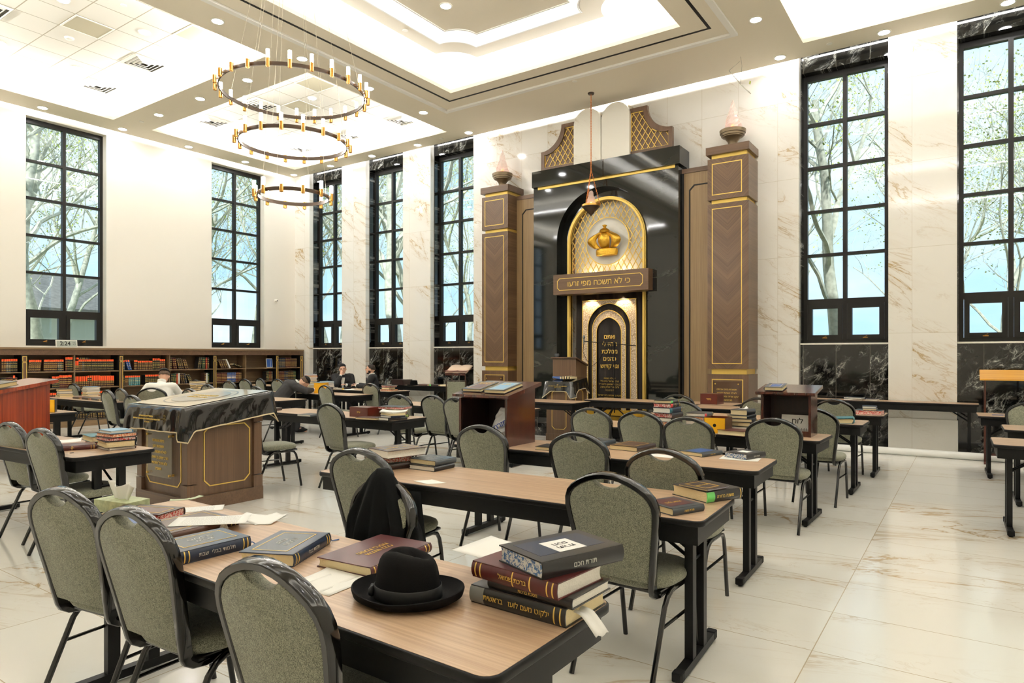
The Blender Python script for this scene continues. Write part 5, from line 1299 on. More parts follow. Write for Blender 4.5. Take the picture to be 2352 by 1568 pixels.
# left end of the hat table
bk((188, 1222), (262, 1240), Z, 0.20, 0.036, 'TR', 'slate', 'mpurple', 'dark book with purple speckled edge behind the second chair', over=0.23, panel=0.03, pcol='blue')
bk((262, 1196), (364, 1203), Z, 0.16, 0.04, 'F', 'dkbrown', 'mred', 'dark brown book with red panel in front of the tissue box', over=0.24, panel=0.02, pcol='maroon', frame=True)
bk((378, 1246), (541, 1207), Z, 0.26, 0.030, 'S', 'brown', 'mred', 'large flat brown folio with gold corner ornament partly under papers', bands=3, panel=0.02, pcol='brown', frame=True, title='זוהר', tsize=0.06, over=0.35)
tb = thing('tissue_box', 'pale green tissue box with a white tissue standing out', 'tissue box', at(280, 1172, Z) + (Z,), radians(10))
M['tissue_green'] = plain('tissue_green', rgb(172,180,140), 0.5, var=0.2, bscale=40)
MB().rbox(-0.115, 0.115, -0.06, 0.06, 0, 0.055, 0.003, 1).build('carton', M['tissue_green'], tb)
tm = MB(); tm.grid(12, 8, lambda a, b: ((a-0.5)*0.20*(0.45+0.55*b), 0.012*sin(a*12)*(0.3+b), 0.045 + 0.09*b*(0.88+0.12*sin(a*9+1)))); q = tm.build('tissue', M['paper'], tb, smooth=60); s_ = q.modifiers.new('t', 'SOLIDIFY'); s_.thickness = 0.001
sheet((341, 1183), (497, 1172), 0.11, 'long printed sheet beside the tissue box', mat=M['printed'], over=0.34, curl=0.004)
sheet((405, 1209), (541, 1203), 0.155, 'printed sheet lying over the brown folio', mat=M['printed'], z=Z+0.031, over=0.30, curl=0.004)
sheet((541, 1203), (600, 1205), 0.17, 'creased white page right of the printed sheets', over=0.20, curl=0.018)
sheet((600, 1203), (660, 1189), 0.12, 'white envelope at the far edge of the hat table', over=0.17, curl=0.004, skew=0.02)
for (pa, pb, nm) in (((395, 1150), (428, 1148), 'small pale green slip near the far corner of the hat table'), ((440, 1147), (466, 1140), 'small curled green slip at the far corner of the hat table')):
    sheet(pa, pb, 0.03, nm, mat=plain('slip_green', rgb(196,206,176), 0.7), over=0.09, curl=0.006, name='paper_slip')
cr_ = MB(); rr = random.Random(9)
cr_.loft([[(0.035*(1-k*0.12)*(1+0.3*rr.uniform(-1, 1))*cos(2*pi*j/10), 0.022*(1-k*0.1)*(1+0.3*rr.uniform(-1, 1))*sin(2*pi*j/10), 0.006*k) for j in range(10)] for k in range(5)], cap=True)
o = cr_.build('crumpled_tissue', M['paper']); o.location = at(510, 1213, Z) + (Z,); tag(o, 'small crumpled white tissue on the brown folio edge', 'tissue')
# --- the hat
hat = thing('felt_hat', 'black felt hat with pinched crown and ribbon lying on the nearest table', 'hat', at(937, 1374, Z) + (Z,), radians(20))
M['felt'] = plain('black_felt', rgb(15,14,14), 0.9, bump=0.15, bscale=400); M['felt'].node_tree.nodes['Principled BSDF'].inputs['Specular IOR Level'].default_value = 0.15
M['ribbon'] = plain('grosgrain', rgb(17,17,18), 0.6)
def hatf():
    n = 64; R = []
    def e(rx, ry, zf): return [(rx*cos(2*pi*j/n), ry*sin(2*pi*j/n), zf(2*pi*j/n)) for j in range(n)]
    curl = lambda a: 0.012 + 0.012*abs(cos(a))
    prof = [(0.168, 0.138, lambda a: 0.018+curl(a)), (0.172, 0.142, lambda a: 0.017+curl(a)), (0.173, 0.143, lambda a: 0.012+curl(a)), (0.168, 0.138, lambda a: 0.004+curl(a)*0.6), (0.150, 0.122, lambda a: 0.002+curl(a)*0.2), (0.12, 0.10, lambda a: 0.001)]
    R += [e(0.10, 0.082, lambda a: 0.0005)] + [e(*q) for q in reversed(prof)]
    R += [e(0.150, 0.122, lambda a: 0.007+curl(a)*0.3), e(0.12, 0.10, lambda a: 0.006), e(0.104, 0.086, lambda a: 0.008)]
    prof2 = [(1.0, 0.010), (0.995, 0.030), (0.975, 0.055), (0.945, 0.078), (0.905, 0.098), (0.85, 0.114), (0.77, 0.127), (0.66, 0.136), (0.52, 0.141), (0.38, 0.143), (0.22, 0.144), (0.06, 0.144)]
    for q_, z_ in prof2:
        ring = []
        for j in range(n):
            a = 2*pi*j/n; hgt = z_/0.144; x, y = 0.101*q_*cos(a), 0.083*q_*sin(a)
            y *= 1 - 0.22*hgt**2*max(0, cos(a))**0.8*abs(sin(a))
            dent = 0.022*math.exp(-(y/0.017)**2)*max(0, 1-(abs(x+0.004)/0.080)**3)*max(0, (hgt-0.80)/0.2)
            ring.append((x, y, z_*(1 - 0.05*cos(a)*hgt) - dent))
        R.append(ring)
    return MB().loft(R, cap=True)
hatf().build('crown_and_brim', M['felt'], hat, smooth=60)
n = 64; bandr = []
for z_, g_ in ((0.010, 0.003), (0.012, 0.0045), (0.045, 0.0042), (0.047, 0.002)):
    bandr.append([((0.1015-0.0015*z_/0.04+g_)*cos(2*pi*j/n), (0.0825-0.001*z_/0.04+g_)*sin(2*pi*j/n), z_) for j in range(n)])
bd = MB().loft(bandr).build('ribbon_band', M['ribbon'], hat, smooth=50)
a_ = radians(205); MB().ell((0.108*cos(a_), 0.089*sin(a_), 0.029), 0.010, 0.024, 0.017, 12).ell((0.109*cos(a_-0.12), 0.09*sin(a_-0.12), 0.029), 0.007, 0.010, 0.019, 10).build('bow', M['ribbon'], hat, smooth=60)
# --- jacket on a chair at the far side of the hat table
jc = thing('draped_jacket', 'black suit jacket draped over a chair back behind the maroon volume', 'jacket', (-2.06, 2.02, 0), radians(-12))
M['suit'] = plain('suit_black', rgb(13,14,14), 0.9, bump=0.1, bscale=300); M['suit'].node_tree.nodes['Principled BSDF'].inputs['Specular IOR Level'].default_value = 0.15
def jack():
    n = 96; R = []
    for lv in range(0, 26):
        t_ = lv/25; z_ = 1.0 - 0.62*t_
        sh_ = min(1, t_*2.9)
        a = 0.022 + 0.185*sh_**0.72 + 0.03*t_; b = 0.024 + 0.075*min(1, t_*2.4)**0.75 + 0.02*t_
        ring = []
        for j in range(n):
            an = 2*pi*j/n; g_ = min(1, max(0, t_-0.04)*3.0)
            f = g_*(0.014*sin(an*7+0.8*t_) + 0.010*sin(an*11+2) + 0.005*sin(an*19+1))
            sl = 0.030*min(1, max(0, t_-0.20)*4)*max(0, (abs(cos(an))-0.72)/0.28)
            cre = -0.026*min(1, max(0, t_-0.22)*5)*math.exp(-((abs(cos(an))-0.66)/0.05)**2)
            ring.append((0.015*t_ + (a+f*0.5+sl)*cos(an), (b+f+cre+sl*0.6)*sin(an), z_))
        R.append(ring)
    return MB().loft(R, cap=True)
jack().build('coat_body', M['suit'], jc, smooth=60)
lap = MB(); lap.grid(6, 8, lambda u, v: (0.10 + 0.10*v + 0.05*u*(1-v), -0.02 + 0.11*u, 0.93 - 0.26*v - 0.02*u)); q = lap.build('lapel', M['suit'], jc, smooth=60); s_ = q.modifiers.new('t', 'SOLIDIFY'); s_.thickness = 0.008
chair(-2.05, 2.04, 168, 'grey-green fabric chair hidden under the draped black jacket')
# --- second table
bk((949, 1083), (998, 1083), Z, 0.20, 0.028, 'F', 'black', 'white', 'lower book of the small pile left of the white card, pale worn pages', over=0.235) if False else None
bk((937, 1076), (1000, 1084), Z, 0.20, 0.030, 'TR', 'black', 'white', 'lower book of the short two-book pile on the second table', over=0.22)
bk((933, 1062), (1008, 1072), Z+0.03, 0.20, 0.034, 'TR', 'slate', 'cream', 'upper dark grey book with cream pages in the two-book pile', over=0.235, panel=0.02, pcol='slate', title='שערי תורה', tsize=0.028, tmat=SIL)
bk((893, 1080), (936, 1075), Z, 0.23, 0.038, 'S', 'dkbrown', 'mred', 'lowest book with red speckled edge under the brown gilt volume', over=0.22)
bk((880, 1065), (936, 1060), Z+0.038, 0.25, 0.036, 'F', 'green', 'mred', 'dark green book with red marbled edge in the middle of the pile', over=0.24)
bk((842, 1045), (893, 1055), Z+0.078, 0.30, 0.050, 'TL', 'brown', 'white', 'big brown gilt volume with white pages on top behind the jacket chair', over=0.235, bands=0, panel=0.03, pcol='brown', frame=True, title='אור החיים', tsize=0.04)
sheet((974, 1113), (1014, 1110), 0.13, 'small white card alone on the second table', over=0.11, curl=0.002, name='card', cat='card', skew=-0.05)
bk((1474, 1165), (1551, 1187), Z, 0.20, 0.034, 'TR', 'slate', 'cream', 'dark book with a red cover panel at the front corner of the second table', over=0.20, panel=0.022, pcol='maroon', spine='תורת משה', title='מקראות', tsize=0.03, bands=0)
bk((1548, 1136), (1621, 1155), Z, 0.245, 0.055, 'TR', 'black', 'cream', 'thick black book with green tape at the far corner of the second table', over=0.25, spine='משנה ברורה', tab=1, tcol='lime', bands=2)
bk((1560, 1115), (1622, 1128), Z+0.060, 0.16, 0.008, 'TR', 'dkbrown', 'cream', 'thin brown booklet with gilt frame on top of the thick black book', over=0.20, frame=True, title='חידושי הלכות', tsize=0.022)
# --- third table
def px_book(cx, cy, z, rzdeg, w, h, t, cover, pg, label, **k):
    x, y = at(cx, cy, z); return book(x, y, z, radians(rzdeg), w, h, t, cover, pg, label, **k)
bk((1407, 1032), (1455, 1037), Z, 0.30, 0.036, 'TR', 'dkbrown', 'cream', 'large flat brown book in the middle of the third table', over=0.25, panel=0.025, pcol='brown', frame=True)
bk((1237, 1033), (1275, 1036), Z, 0.20, 0.026, 'TR', 'black', 'cream', 'thin black book left of the chair on the third table', over=0.20)
bk((1340, 1022), (1388, 1027), Z, 0.2, 0.045, 'TR', 'slate', 'cream', 'grey-spined book half hidden by a chair on the third table', over=0.17)
bk((1564, 1043), (1612, 1050), Z, 0.24, 0.028, 'TR', 'slate', 'cream', 'dark book with bright blue cover panel on the third table', over=0.20, panel=0.03, pcol='blue', spine='ספר הזכרון')
s5 = bk((1668, 1050), (1710, 1056), Z, 0.23, 0.040, 'TR', 'black', 'mblue', 'dark book with blue marbled edge lying on a sheet at the table end', over=0.19, panel=0.025, pcol='slate', spine='תורת חכם', tmat=SIL)
MB().box(-0.04, 0.04, -0.035, 0.035, 0.040, 0.0412).build('title_label', M['paper'], s5)
sheet((1656, 1054), (1735, 1060), 0.16, 'white sheet under the blue marbled book', over=0.26)
sheet((1492, 1047), (1540, 1052), 0.12, 'white sheet seen through the chair handle on the third table', over=0.22)
# books on the lectern
lz = 1.165; slp = atan2(0.08, 0.41)
def on_slope(cx, cy, z0, w, h, t, cover, label, pc, txt, rz=-pi/2, pg='cream', tilt=slp):
    o = book(cx, cy, z0, 0, w, h, t, cover, pg, label, panel=0.02, pcol=pc, title=None, frame=True)
    o.rotation_euler = Euler((tilt, 0, 0)); lettering(txt, 0.034, M['gold_matte'], o, (0, h*0.22, t+0.001), (0, 0, 0), depth=0.0004); return o
def flatbook_dir(o): return o
on_slope(-3.42, 4.50, 1.205, 0.20, 0.27, 0.024, 'slate', 'left slanted book with reddish cover panel on the brown lectern', 'maroon', 'מקראות\nגדולות')
on_slope(-3.17, 4.48, 1.201, 0.21, 0.28, 0.028, 'slate', 'right slanted book with pale blue cover panel on the brown lectern', 'skyblue', 'ספר\nהזכרון')
on_slope(-1.49, 6.47, 1.172, 0.165, 0.20, 0.034, 'slate', 'small thick book with blue cover lying on the dark lectern', 'blue', 'שו״ע', tilt=atan2(0.045, 0.3))
book(-6.92, 2.20, 1.205, radians(92), 0.22, 0.34, 0.036, 'black', 'tan', 'black book with gold and red spine lying on the red mahogany lectern', spine='אנציקלופדיה', group=None, bands=0, rot=(Matrix.Rotation(0.18, 3, 'X') @ Matrix.Rotation(radians(92), 3, 'Z')).to_euler())
# plastic bag in the lectern
bg = thing('plastic_bag', 'crumpled translucent white plastic bag with blue letters inside the brown lectern', 'bag', (-3.17, 4.50, TOPZ+0.032))
rr = random.Random(2); rings = []
for k in range(12):
    t_ = k/11; r_ = 0.105*(1-0.1*t_)*(1-max(0, t_-0.5)**1.5*1.6)
    rings.append([(r_*(1+0.16*rr.uniform(-1, 1))*cos(2*pi*j/18), 0.8*r_*(1+0.16*rr.uniform(-1, 1))*sin(2*pi*j/18), 0.26*t_+0.012*rr.uniform(0, 1)) for j in range(18)])
MB().loft(rings, cap=True).build('film', plain('bag_film', rgb(222,222,224), 0.3, coat=0.6), bg)
lettering('מזרחי', 0.06, plain('bag_ink', rgb(40,70,170), 0.5), bg, (0.02, -0.105, 0.13), (pi/2, -0.5, 0.2))
# paper with arrows inside the dark lectern
pp = MB().box(-0.13, 0.13, 0, 0.004, 0, 0.15).build('spiral_calendar', M['paper']); pp.location = (-1.335, 6.56, TOPZ+0.034); pp.rotation_euler = (-0.3, 0, 0); tag(pp, 'beige spiral-bound calendar sheet leaning inside the dark lectern', 'calendar')
wv = MB()
for k in range(12): wv.tube([(-0.12+k*0.0215, -0.004, 0.004), (-0.12+k*0.0215, -0.008, 0.02), (-0.12+k*0.0215, 0.004, 0.03)], 0.002, 5)
wv.build('spiral', M['black_matte'], pp); lettering('לוח', 0.07, M['black_slot'], pp, (0.01, -0.001, 0.09), UPR)
# --- fourth table: tall stack, yellow slipcase, right pile
def pile(cx, cy, z, specs, where, base_rz=0.0, group=None, pos=None):
    x, y = pos or at(cx, cy, z); rr = random.Random(int(cx*7+cy)); n = len(specs)
    for i, sp in enumerate(specs):
        w, h, t, cover, pg, rz, desc = sp[:7]; kw = sp[7] if len(sp) > 7 else {}
        place = 'bottom' if i == 0 else ('top' if i == n-1 else ORD[i]+' up')
        if n == 1: place = 'lying alone'
        book(x+rr.uniform(-0.012, 0.012), y+rr.uniform(-0.012, 0.012), z, radians(rz + rr.uniform(-4, 4)) + base_rz, w, h, t, cover, pg, '%s, %s, pile %s' % (desc, place, where) if n > 1 else '%s %s' % (desc, where), group=group, **kw)
        z += t + 0.0005
    return z
# spine direction: rz=180 puts the spine to the right, 90 towards the camera is 90, fore-edge view 270
pile(1512, 985, Z, [(0.19, 0.26, 0.032, 'black', 'white', 178, 'dark book with white pages'), (0.20, 0.27, 0.040, 'dkbrown', 'morange', 180, 'brown book with orange marbled edge', dict(tab=1, tcol='skyblue')), (0.20, 0.26, 0.040, 'black', 'white', 182, 'black book with white pages'),
     (0.20, 0.27, 0.046, 'black', 'mred', 178, 'black book with red marbled edge'), (0.19, 0.29, 0.052, 'navy', 'white', 176, 'thick navy book with teal tape', dict(tab=1, tcol='teal', bands=2)), (0.19, 0.27, 0.040, 'dkbrown', 'mred', 180, 'red-taped dark book, marbled edge', dict(tab=1, tcol='brightred', bands=5)), (0.18, 0.25, 0.030, 'black', 'cream', 184, 'black book with green tape', dict(tab=1, tcol='lime', bands=4))], 'tallest, before the dark lectern', pos=(-2.52, 6.42))
pile(1575, 968, Z, [(0.19, 0.26, 0.040, 'black', 'white', 180, 'black book'), (0.20, 0.26, 0.040, 'dkbrown', 'white', 180, 'dark brown book'), (0.20, 0.26, 0.040, 'dkbrown', 'morange', 180, 'book with orange-red marbled edge and blue tape', dict(tab=1, tcol='skyblue', bands=4)), (0.20, 0.27, 0.034, 'slate', 'white', 178, 'slate book with white pages and red tape', dict(tab=1, tcol='brightred', bands=3))], 'right of the tall stack', pos=(-2.27, 6.62))
def slipcase(label, x, y, z, rz, w, d, h, outer, front, mark=None, open_top=False, clear=None):
    r = thing('book_slipcase', label, 'slipcase', (x, y, z), rz); t = 0.006
    b = MB(); b.box(-w/2, w/2, -d/2, d/2, 0, t).box(-w/2, -w/2+t, -d/2, d/2, t, h).box(w/2-t, w/2, -d/2, d/2, t, h).box(-w/2+t, w/2-t, d/2-t, d/2, t, h)
    if not open_top: b.box(-w/2+t, w/2-t, -d/2+t, d/2-t, h-t, h)
    b.build('case', outer, r); MB().box(-w/2+t*0.2, w/2-t*0.2, -d/2, -d/2+t, 0.0005, h-0.0005).build('front_panel', front, r)
    if mark: lettering(mark, min(w, h)*0.28, M['black_slot'] if front is not M['case_red'] else M['gold_matte'], r, (0, -d/2-0.001, h*0.5), UPR, depth=0.0006)
    return r
M['case_red'] = plain('case_red', rgb(86,32,22), 0.3, coat=0.4); M['case_yellow'] = plain('case_yellow', rgb(240,180,30), 0.4); M['case_black'] = plain('case_black', rgb(52,46,42), 0.4)
slipcase('open yellow and dark red slipcase between the stacks on the fourth table', -1.98, 6.33, Z, radians(2), 0.20, 0.24, 0.145, M['case_red'], M['case_yellow'], '●', True)
bk((1655, 998), (1700, 1002), Z, 0.21, 0.045, 'F', 'maroon', 'cream', 'thick maroon book with cream pages in front of the grey pile', over=0.26)
pile(1665, 975, Z, [(0.18, 0.25, 0.050, 'green', 'white', 180, 'worn book with green edge and curling pages'), (0.20, 0.26, 0.042, 'dkbrown', 'cream', 176, 'brown book with cream pages'), (0.21, 0.26, 0.032, 'slate', 'cream', 184, 'slate book with cream pages'), (0.20, 0.27, 0.030, 'slate', 'cream', 178, 'dark slate book'), (0.17, 0.24, 0.052, 'slate', 'cream', 180, 'thick grey book under loose tissues')], 'just left of dark lectern', pos=(-1.83, 6.62))
o = sheet((1668, 918), (1695, 918), 0.06, 'curled white tissues on top of the grey pile', z=Z+0.225, curl=0.05, name='tissue_pair', cat='tissue', over=0.09); o.location = (-1.83, 6.62, Z+0.21)
slipcase('black case with gold grid pattern holding a set of books beside the dark lectern', -1.62+0.0, 6.95-0.08, Z, 0.0, 0.17, 0.16, 0.17, M['case_black'], plain('grid_black', rgb(30,28,24), 0.4), None)
for k in range(5):
    o = book(-1.555-0.002, 0, 0, 0, 0.15, 0.2, 0.03, 'black', 'white', 'x') if False else None
px_book(1718, 934, Z+0.172, 180, 0.16, 0.2, 0.02, 'black', 'white', 'black folder on top of the gold-gridded case').location = (-1.62, 6.87, Z+0.172)
sh = MB().prism([(-0.03, 0), (0.03, 0), (0, 0.035)], -0.02, 0.02).build('folded_card', M['paper']); sh.location = (-1.62, 6.87, Z+0.193); tag(sh, 'small folded white card standing on the black folder', 'card')
slipcase('glossy dark red slipcase on the table below the right wooden column', -3.22, 10.0, Z, radians(-4), 0.26, 0.26, 0.155, M['case_red'], M['case_red'], 'ספר')
# --- fifth, sixth, seventh tables
rb = thing('ring_binder', 'thick ring binder with a dusty blue cover bulging with papers', 'binder', (-1.20, 8.02, Z), radians(8))
MB().prism([(-0.14, 0), (0.15, 0), (0.165, 0.02), (0.165, 0.05), (0.15, 0.062), (-0.13, 0.045), (-0.13, 0.042), (0.148, 0.058), (0.158, 0.048), (0.158, 0.022), (0.148, 0.004), (-0.14, 0.003)], -0.14, 0.14).build('cover', bc('teal'), rb, smooth=40)
MB().prism([(-0.12, 0.004), (0.14, 0.006), (0.148, 0.03), (0.14, 0.05), (-0.11, 0.038)], -0.125, 0.125).build('pages', pages('cream'), rb)
sheet((1893, 966), (1970, 968), 0.15, 'thin white notepad left of the ring binder', over=0.30, name='notepad', cat='notepad', curl=0.0)
bk((1882, 948), (1896, 948), Z, 0.12, 0.05, 'F', 'navy', 'mblue', 'small blue book seen behind the sheet left of the binder', over=0.12)
pile(2010, 950, Z, [(0.22, 0.30, 0.055, 'slate', 'mred', 265, 'large grey book with bold red and cream marbled edge'), (0.16, 0.20, 0.022, 'slate', 'cream', 180, 'grey book with cream pages'), (0.16, 0.20, 0.026, 'navy', 'white', 180, 'navy book with white pages')], 'at sixth table end', pos=(-1.03, 9.33))
pile(2000, 912, Z+0.03, [(0.2, 0.26, 0.024, 'dkbrown', 'white', 270, 'brown gilt book'), (0.2, 0.26, 0.022, 'navy', 'white', 262, 'navy book with white pages')], 'on wall table, black panel behind', pos=(-1.52, 11.68))
pile(2030, 912, Z+0.03, [(0.14, 0.18, 0.014, 'white', 'white', 265, 'thin white book'), (0.14, 0.18, 0.016, 'navy', 'white', 275, 'thin navy book')], 'on wall table beside pier', pos=(-1.27, 11.68))
# --- right hand tables
sx_, sy_ = at(2290, 953, Z)
pn = MB().tube([(-0.06, 0, 0.006), (0.05, 0, 0.006), (0.07, 0, 0.006)], [0.004, 0.004, 0.001], 8).build('pen', bc('blue'), smooth=40); pn.location = (0.27, 10.02, Z); pn.rotation_euler = (0, 0, 0.3); tag(pn, 'blue pen lying on the end of a right-hand table', 'pen')
pile(0, 1, Z, [(0.19, 0.26, 0.05, 'cream', 'cream', 270, 'thick cream book'), (0.2, 0.27, 0.018, 'maroon', 'mred', 270, 'thin book with speckled edge'), (0.18, 0.27, 0.006, 'cream', 'white', 268, 'thin cream booklet'), (0.20, 0.27, 0.05, 'maroon', 'cream', 90, 'red and black spined volume', dict(bands=4)), (0.19, 0.25, 0.008, 'white', 'white', 272, 'thin white booklet'), (0.2, 0.26, 0.04, 'skyblue', 'mblue', 270, 'book with blue marbled edge')], 'at right edge, middle aisle table', pos=(0.72, 8.45))
pile(0, 2, Z, [(0.17, 0.24, 0.03, 'black', 'white', 250, 'black book with curling pages'), (0.17, 0.24, 0.035, 'slate', 'cream', 255, 'dark book with green tape', dict(tab=-1, tcol='lime'))], 'at right edge, nearest aisle table', pos=(0.56, 6.98))
# --- table left of the reading desk
pile(0, 3, Z, [(0.20, 0.27, 0.020, 'maroon', 'white', 268, 'thin maroon book with white pages'), (0.21, 0.28, 0.048, 'black', 'cream', 262, 'black book with yellow band', dict(bands=3)), (0.20, 0.27, 0.026, 'black', 'mred', 268, 'black book with pink speckled edge'), (0.19, 0.26, 0.030, 'slate', 'morange', 272, 'book with orange marbled edge'), (0.17, 0.20, 0.024, 'skyblue', 'white', 268, 'small pale blue book with white pages')], 'left of the reading desk', pos=(-5.55, 2.55))
pile(0, 4, Z, [(0.20, 0.27, 0.03, 'brown', 'mred', 255, 'brown book with red speckled edge'), (0.20, 0.28, 0.045, 'teal', 'cream', 262, 'dusty blue book with cream pages')], 'behind the reading desk pile', pos=(-5.93, 2.62))
bk((115, 1038), (214, 1031), Z, 0.20, 0.036, 'S', 'maroon', 'cream', 'dark maroon gilt book lying in front of the papers by the red lectern', bands=5, over=0.32, spine='רש״י')
sheet((125, 1018), (160, 1016), 0.22, 'thick sheaf of white pages between the red lectern and the books', z=Z+0.04, over=0.25, curl=0.02, name='paper_sheaf')
cn = MB().lathe([(0.0, 0.0), (0.014, 0.0), (0.014, 0.002)], (0, 0), 16).build('coin', M['black_matte']); cn.location = at(165, 1040, Z) + (Z,); tag(cn, 'small dark key ring lying at the front edge of the left table', 'key ring')
# --- table behind the desk on the left, with slipcase
r = slipcase('black and yellow book slipcase standing on the table left of the reading desk', -9.78, 3.62, Z, radians(62), 0.27, 0.20, 0.165, M['case_black'], M['case_yellow'], 'ש״ס')
pile(0, 5, Z, [(0.18, 0.25, 0.04, 'white', 'white', 268, 'white book'), (0.18, 0.24, 0.04, 'yellow', 'cream', 268, 'yellow book with a red tab', dict(tab=1)), (0.18, 0.24, 0.03, 'slate', 'cream', 268, 'slate book')], 'beside the black-yellow slipcase', pos=(-10.35, 3.6))
pile(0, 6, Z, [(0.21, 0.28, 0.02, 'cream', 'white', 262, 'cream bound folder'), (0.21, 0.28, 0.022, 'yellow', 'white', 258, 'yellow-edged folder', dict(tab=1)), (0.21, 0.28, 0.02, 'grey', 'white', 264, 'grey folder'), (0.21, 0.28, 0.026, 'cream', 'cream', 256, 'thick cream book'), (0.21, 0.28, 0.024, 'white', 'white', 262, 'white book'), (0.21, 0.28, 0.022, 'slate', 'white', 266, 'slate book'), (0.21, 0.28, 0.022, 'white', 'white', 258, 'white pamphlet'), (0.21, 0.28, 0.020, 'skyblue', 'cream', 262, 'pale blue book')], 'of pale volumes, bookcase behind', pos=(-12.75, 5.45))
pile(0, 7, Z, [(0.21, 0.28, 0.03, 'cream', 'cream', 262, 'cream volume'), (0.21, 0.28, 0.03, 'black', 'cream', 258, 'black volume'), (0.21, 0.28, 0.045, 'black', 'white', 260, 'black gilt volume', dict(bands=3)), (0.21, 0.28, 0.035, 'black', 'tan', 260, 'black volume with gilt edge')], 'left of the pale paper pile', pos=(-13.15, 5.2))
for k, (x, c, p, nm) in enumerate(((-12.35, 'brown', 'morange', 'brown book with orange marbled edge in the row along the table edge'), (-12.02, 'dkbrown', 'mred', 'dark book with pink speckled edge in the row along the table edge'), (-11.68, 'slate', 'cream', 'slate book with a blue tab in the row along the table edge'), (-11.35, 'slate', 'white', 'grey ornate book at the right end of the row along the table edge'))):
    book(x, 5.15, Z, radians(88), 0.2, 0.3, 0.032, c, p, nm, bands=3)
cr2 = MB().lathe([(0.07, 0), (0.09, 0.03), (0.05, 0.06), (0.02, 0.07)], (0, 0), 9).build('crumpled_bag', M['paper']); cr2.location = (-12.0, 5.38, Z); tag(cr2, 'crumpled pale paper bag on the table before the bookcase', 'bag')
# --- central table with mahogany slipcase
slipcase('mahogany brown slipcase with gold emblems on the central table', -5.98, 5.58, Z, radians(2), 0.30, 0.22, 0.115, M['case_red'], M['case_red'], 'ש״ס')
bk((812, 962), (868, 965), Z, 0.2, 0.022, 'F', 'brown', 'cream', 'brown book with cream pages in front of the mahogany slipcase', over=0.30)
bk((842, 952), (869, 954), Z, 0.24, 0.034, 'F', 'slate', 'cream', 'slate book right of the mahogany slipcase', over=0.26)
pile(0, 8, Z, [(0.19, 0.26, 0.034, 'black', 'mgreen', 272, 'book with green marbled edge'), (0.19, 0.22, 0.03, 'black', 'mred', 268, 'book with red marbled edge'), (0.19, 0.22, 0.034, 'cream', 'cream', 266, 'cream book'), (0.22, 0.34, 0.03, 'slate', 'mred', 285, 'long book with pink marbled edge')], 'at central table right end', pos=(-5.62, 5.72))
pile(0, 9, Z, [(0.19, 0.27, 0.030, 'black', 'white', 175, 'black book with white pages'), (0.18, 0.22, 0.024, 'navy', 'white', 178, 'navy book with white pages'), (0.2, 0.25, 0.026, 'cream', 'cream', 250, 'cream book'), (0.19, 0.25, 0.012, 'white', 'white', 262, 'white pamphlet')], 'under sheets on central table', pos=(-5.28-0.22, 5.52+0.0) if False else (-5.42, 5.48))
o = sheet((905, 940), (960, 940), 0.2, 'curled white sheets on top of the pile at the central table end', z=Z+0.095, over=0.3, curl=0.03); o.location = (-5.42, 5.50, Z+0.094)
bk((683, 955), (712, 957), Z, 0.2, 0.022, 'TR', 'slate', 'white', 'thin slate book with white pages left on the central table', over=0.24)
bk((628, 945), (650, 941), Z, 0.2, 0.036, 'S', 'dkbrown', 'cream', 'brown book with a blue tab beside the draped desk corner', over=0.24, tab=1, tcol='skyblue')
# --- around the persons
slipcase('yellow book slipcase with a dark blue square next to the slumped person', -10.42, 8.58, Z, radians(40), 0.24, 0.20, 0.20, M['case_yellow'], M['case_yellow'], 'ש')
sheet((690, 897), (715, 898), 0.2, 'blue and white magazine on top of the yellow slipcase', z=Z+0.202, over=0.26, mat=bc('skyblue'), name='magazine', cat='magazine').location = (-10.42, 8.58, Z+0.203)
sheet((672, 901), (700, 901), 0.3, 'open white pages in front of the yellow slipcase', over=0.5)
sheet((706, 899), (722, 899), 0.12, 'turquoise booklet right of the yellow slipcase', over=0.2, mat=bc('teal'), name='booklet', cat='booklet')
pile(0, 10, Z, [(0.2, 0.27, 0.03, 'black', 'cream', 268, 'black book with cream pages', dict(tab=1)), (0.2, 0.27, 0.03, 'white', 'cream', 270, 'pale book'), (0.2, 0.27, 0.03, 'slate', 'white', 266, 'slate book'), (0.2, 0.27, 0.035, 'black', 'cream', 272, 'black book with red tape', dict(tab=1))], 'between slumped person and talking pair', pos=(-12.3, 9.95))
pile(0, 11, Z, [(0.2, 0.27, 0.04, 'white', 'white', 268, 'white book'), (0.2, 0.27, 0.04, 'navy', 'white', 270, 'navy book'), (0.2, 0.27, 0.035, 'skyblue', 'white', 266, 'pale blue book'), (0.2, 0.27, 0.03, 'skyblue', 'white', 270, 'sky blue book')], 'beside the chin-resting person', pos=(-12.75, 10.3) if False else (-12.05, 10.08))
book(-11.15, 9.78, Z, radians(180), 0.2, 0.25, 0.03, 'black', 'white', 'black book with white pages in front of the talking pair', tab=1, tcol='yellow')
book(-11.55, 9.82, Z, radians(90), 0.14, 0.2, 0.035, 'dkbrown', 'white', 'small dark book in front of the talking pair')
pile(0, 12, Z, [(0.21, 0.30, 0.03, 'brown', 'morange', 268, 'brown book with orange marbled edge'), (0.18, 0.22, 0.04, 'navy', 'cream', 268, 'navy book with cream pages'), (0.2, 0.26, 0.036, 'black', 'mred', 268, 'black book with pink speckled edge', dict(bands=3)), (0.22, 0.30, 0.008, 'slate', 'white', 262, 'thin slate folder')], 'right of the talking pair', pos=(-9.95, 9.95))
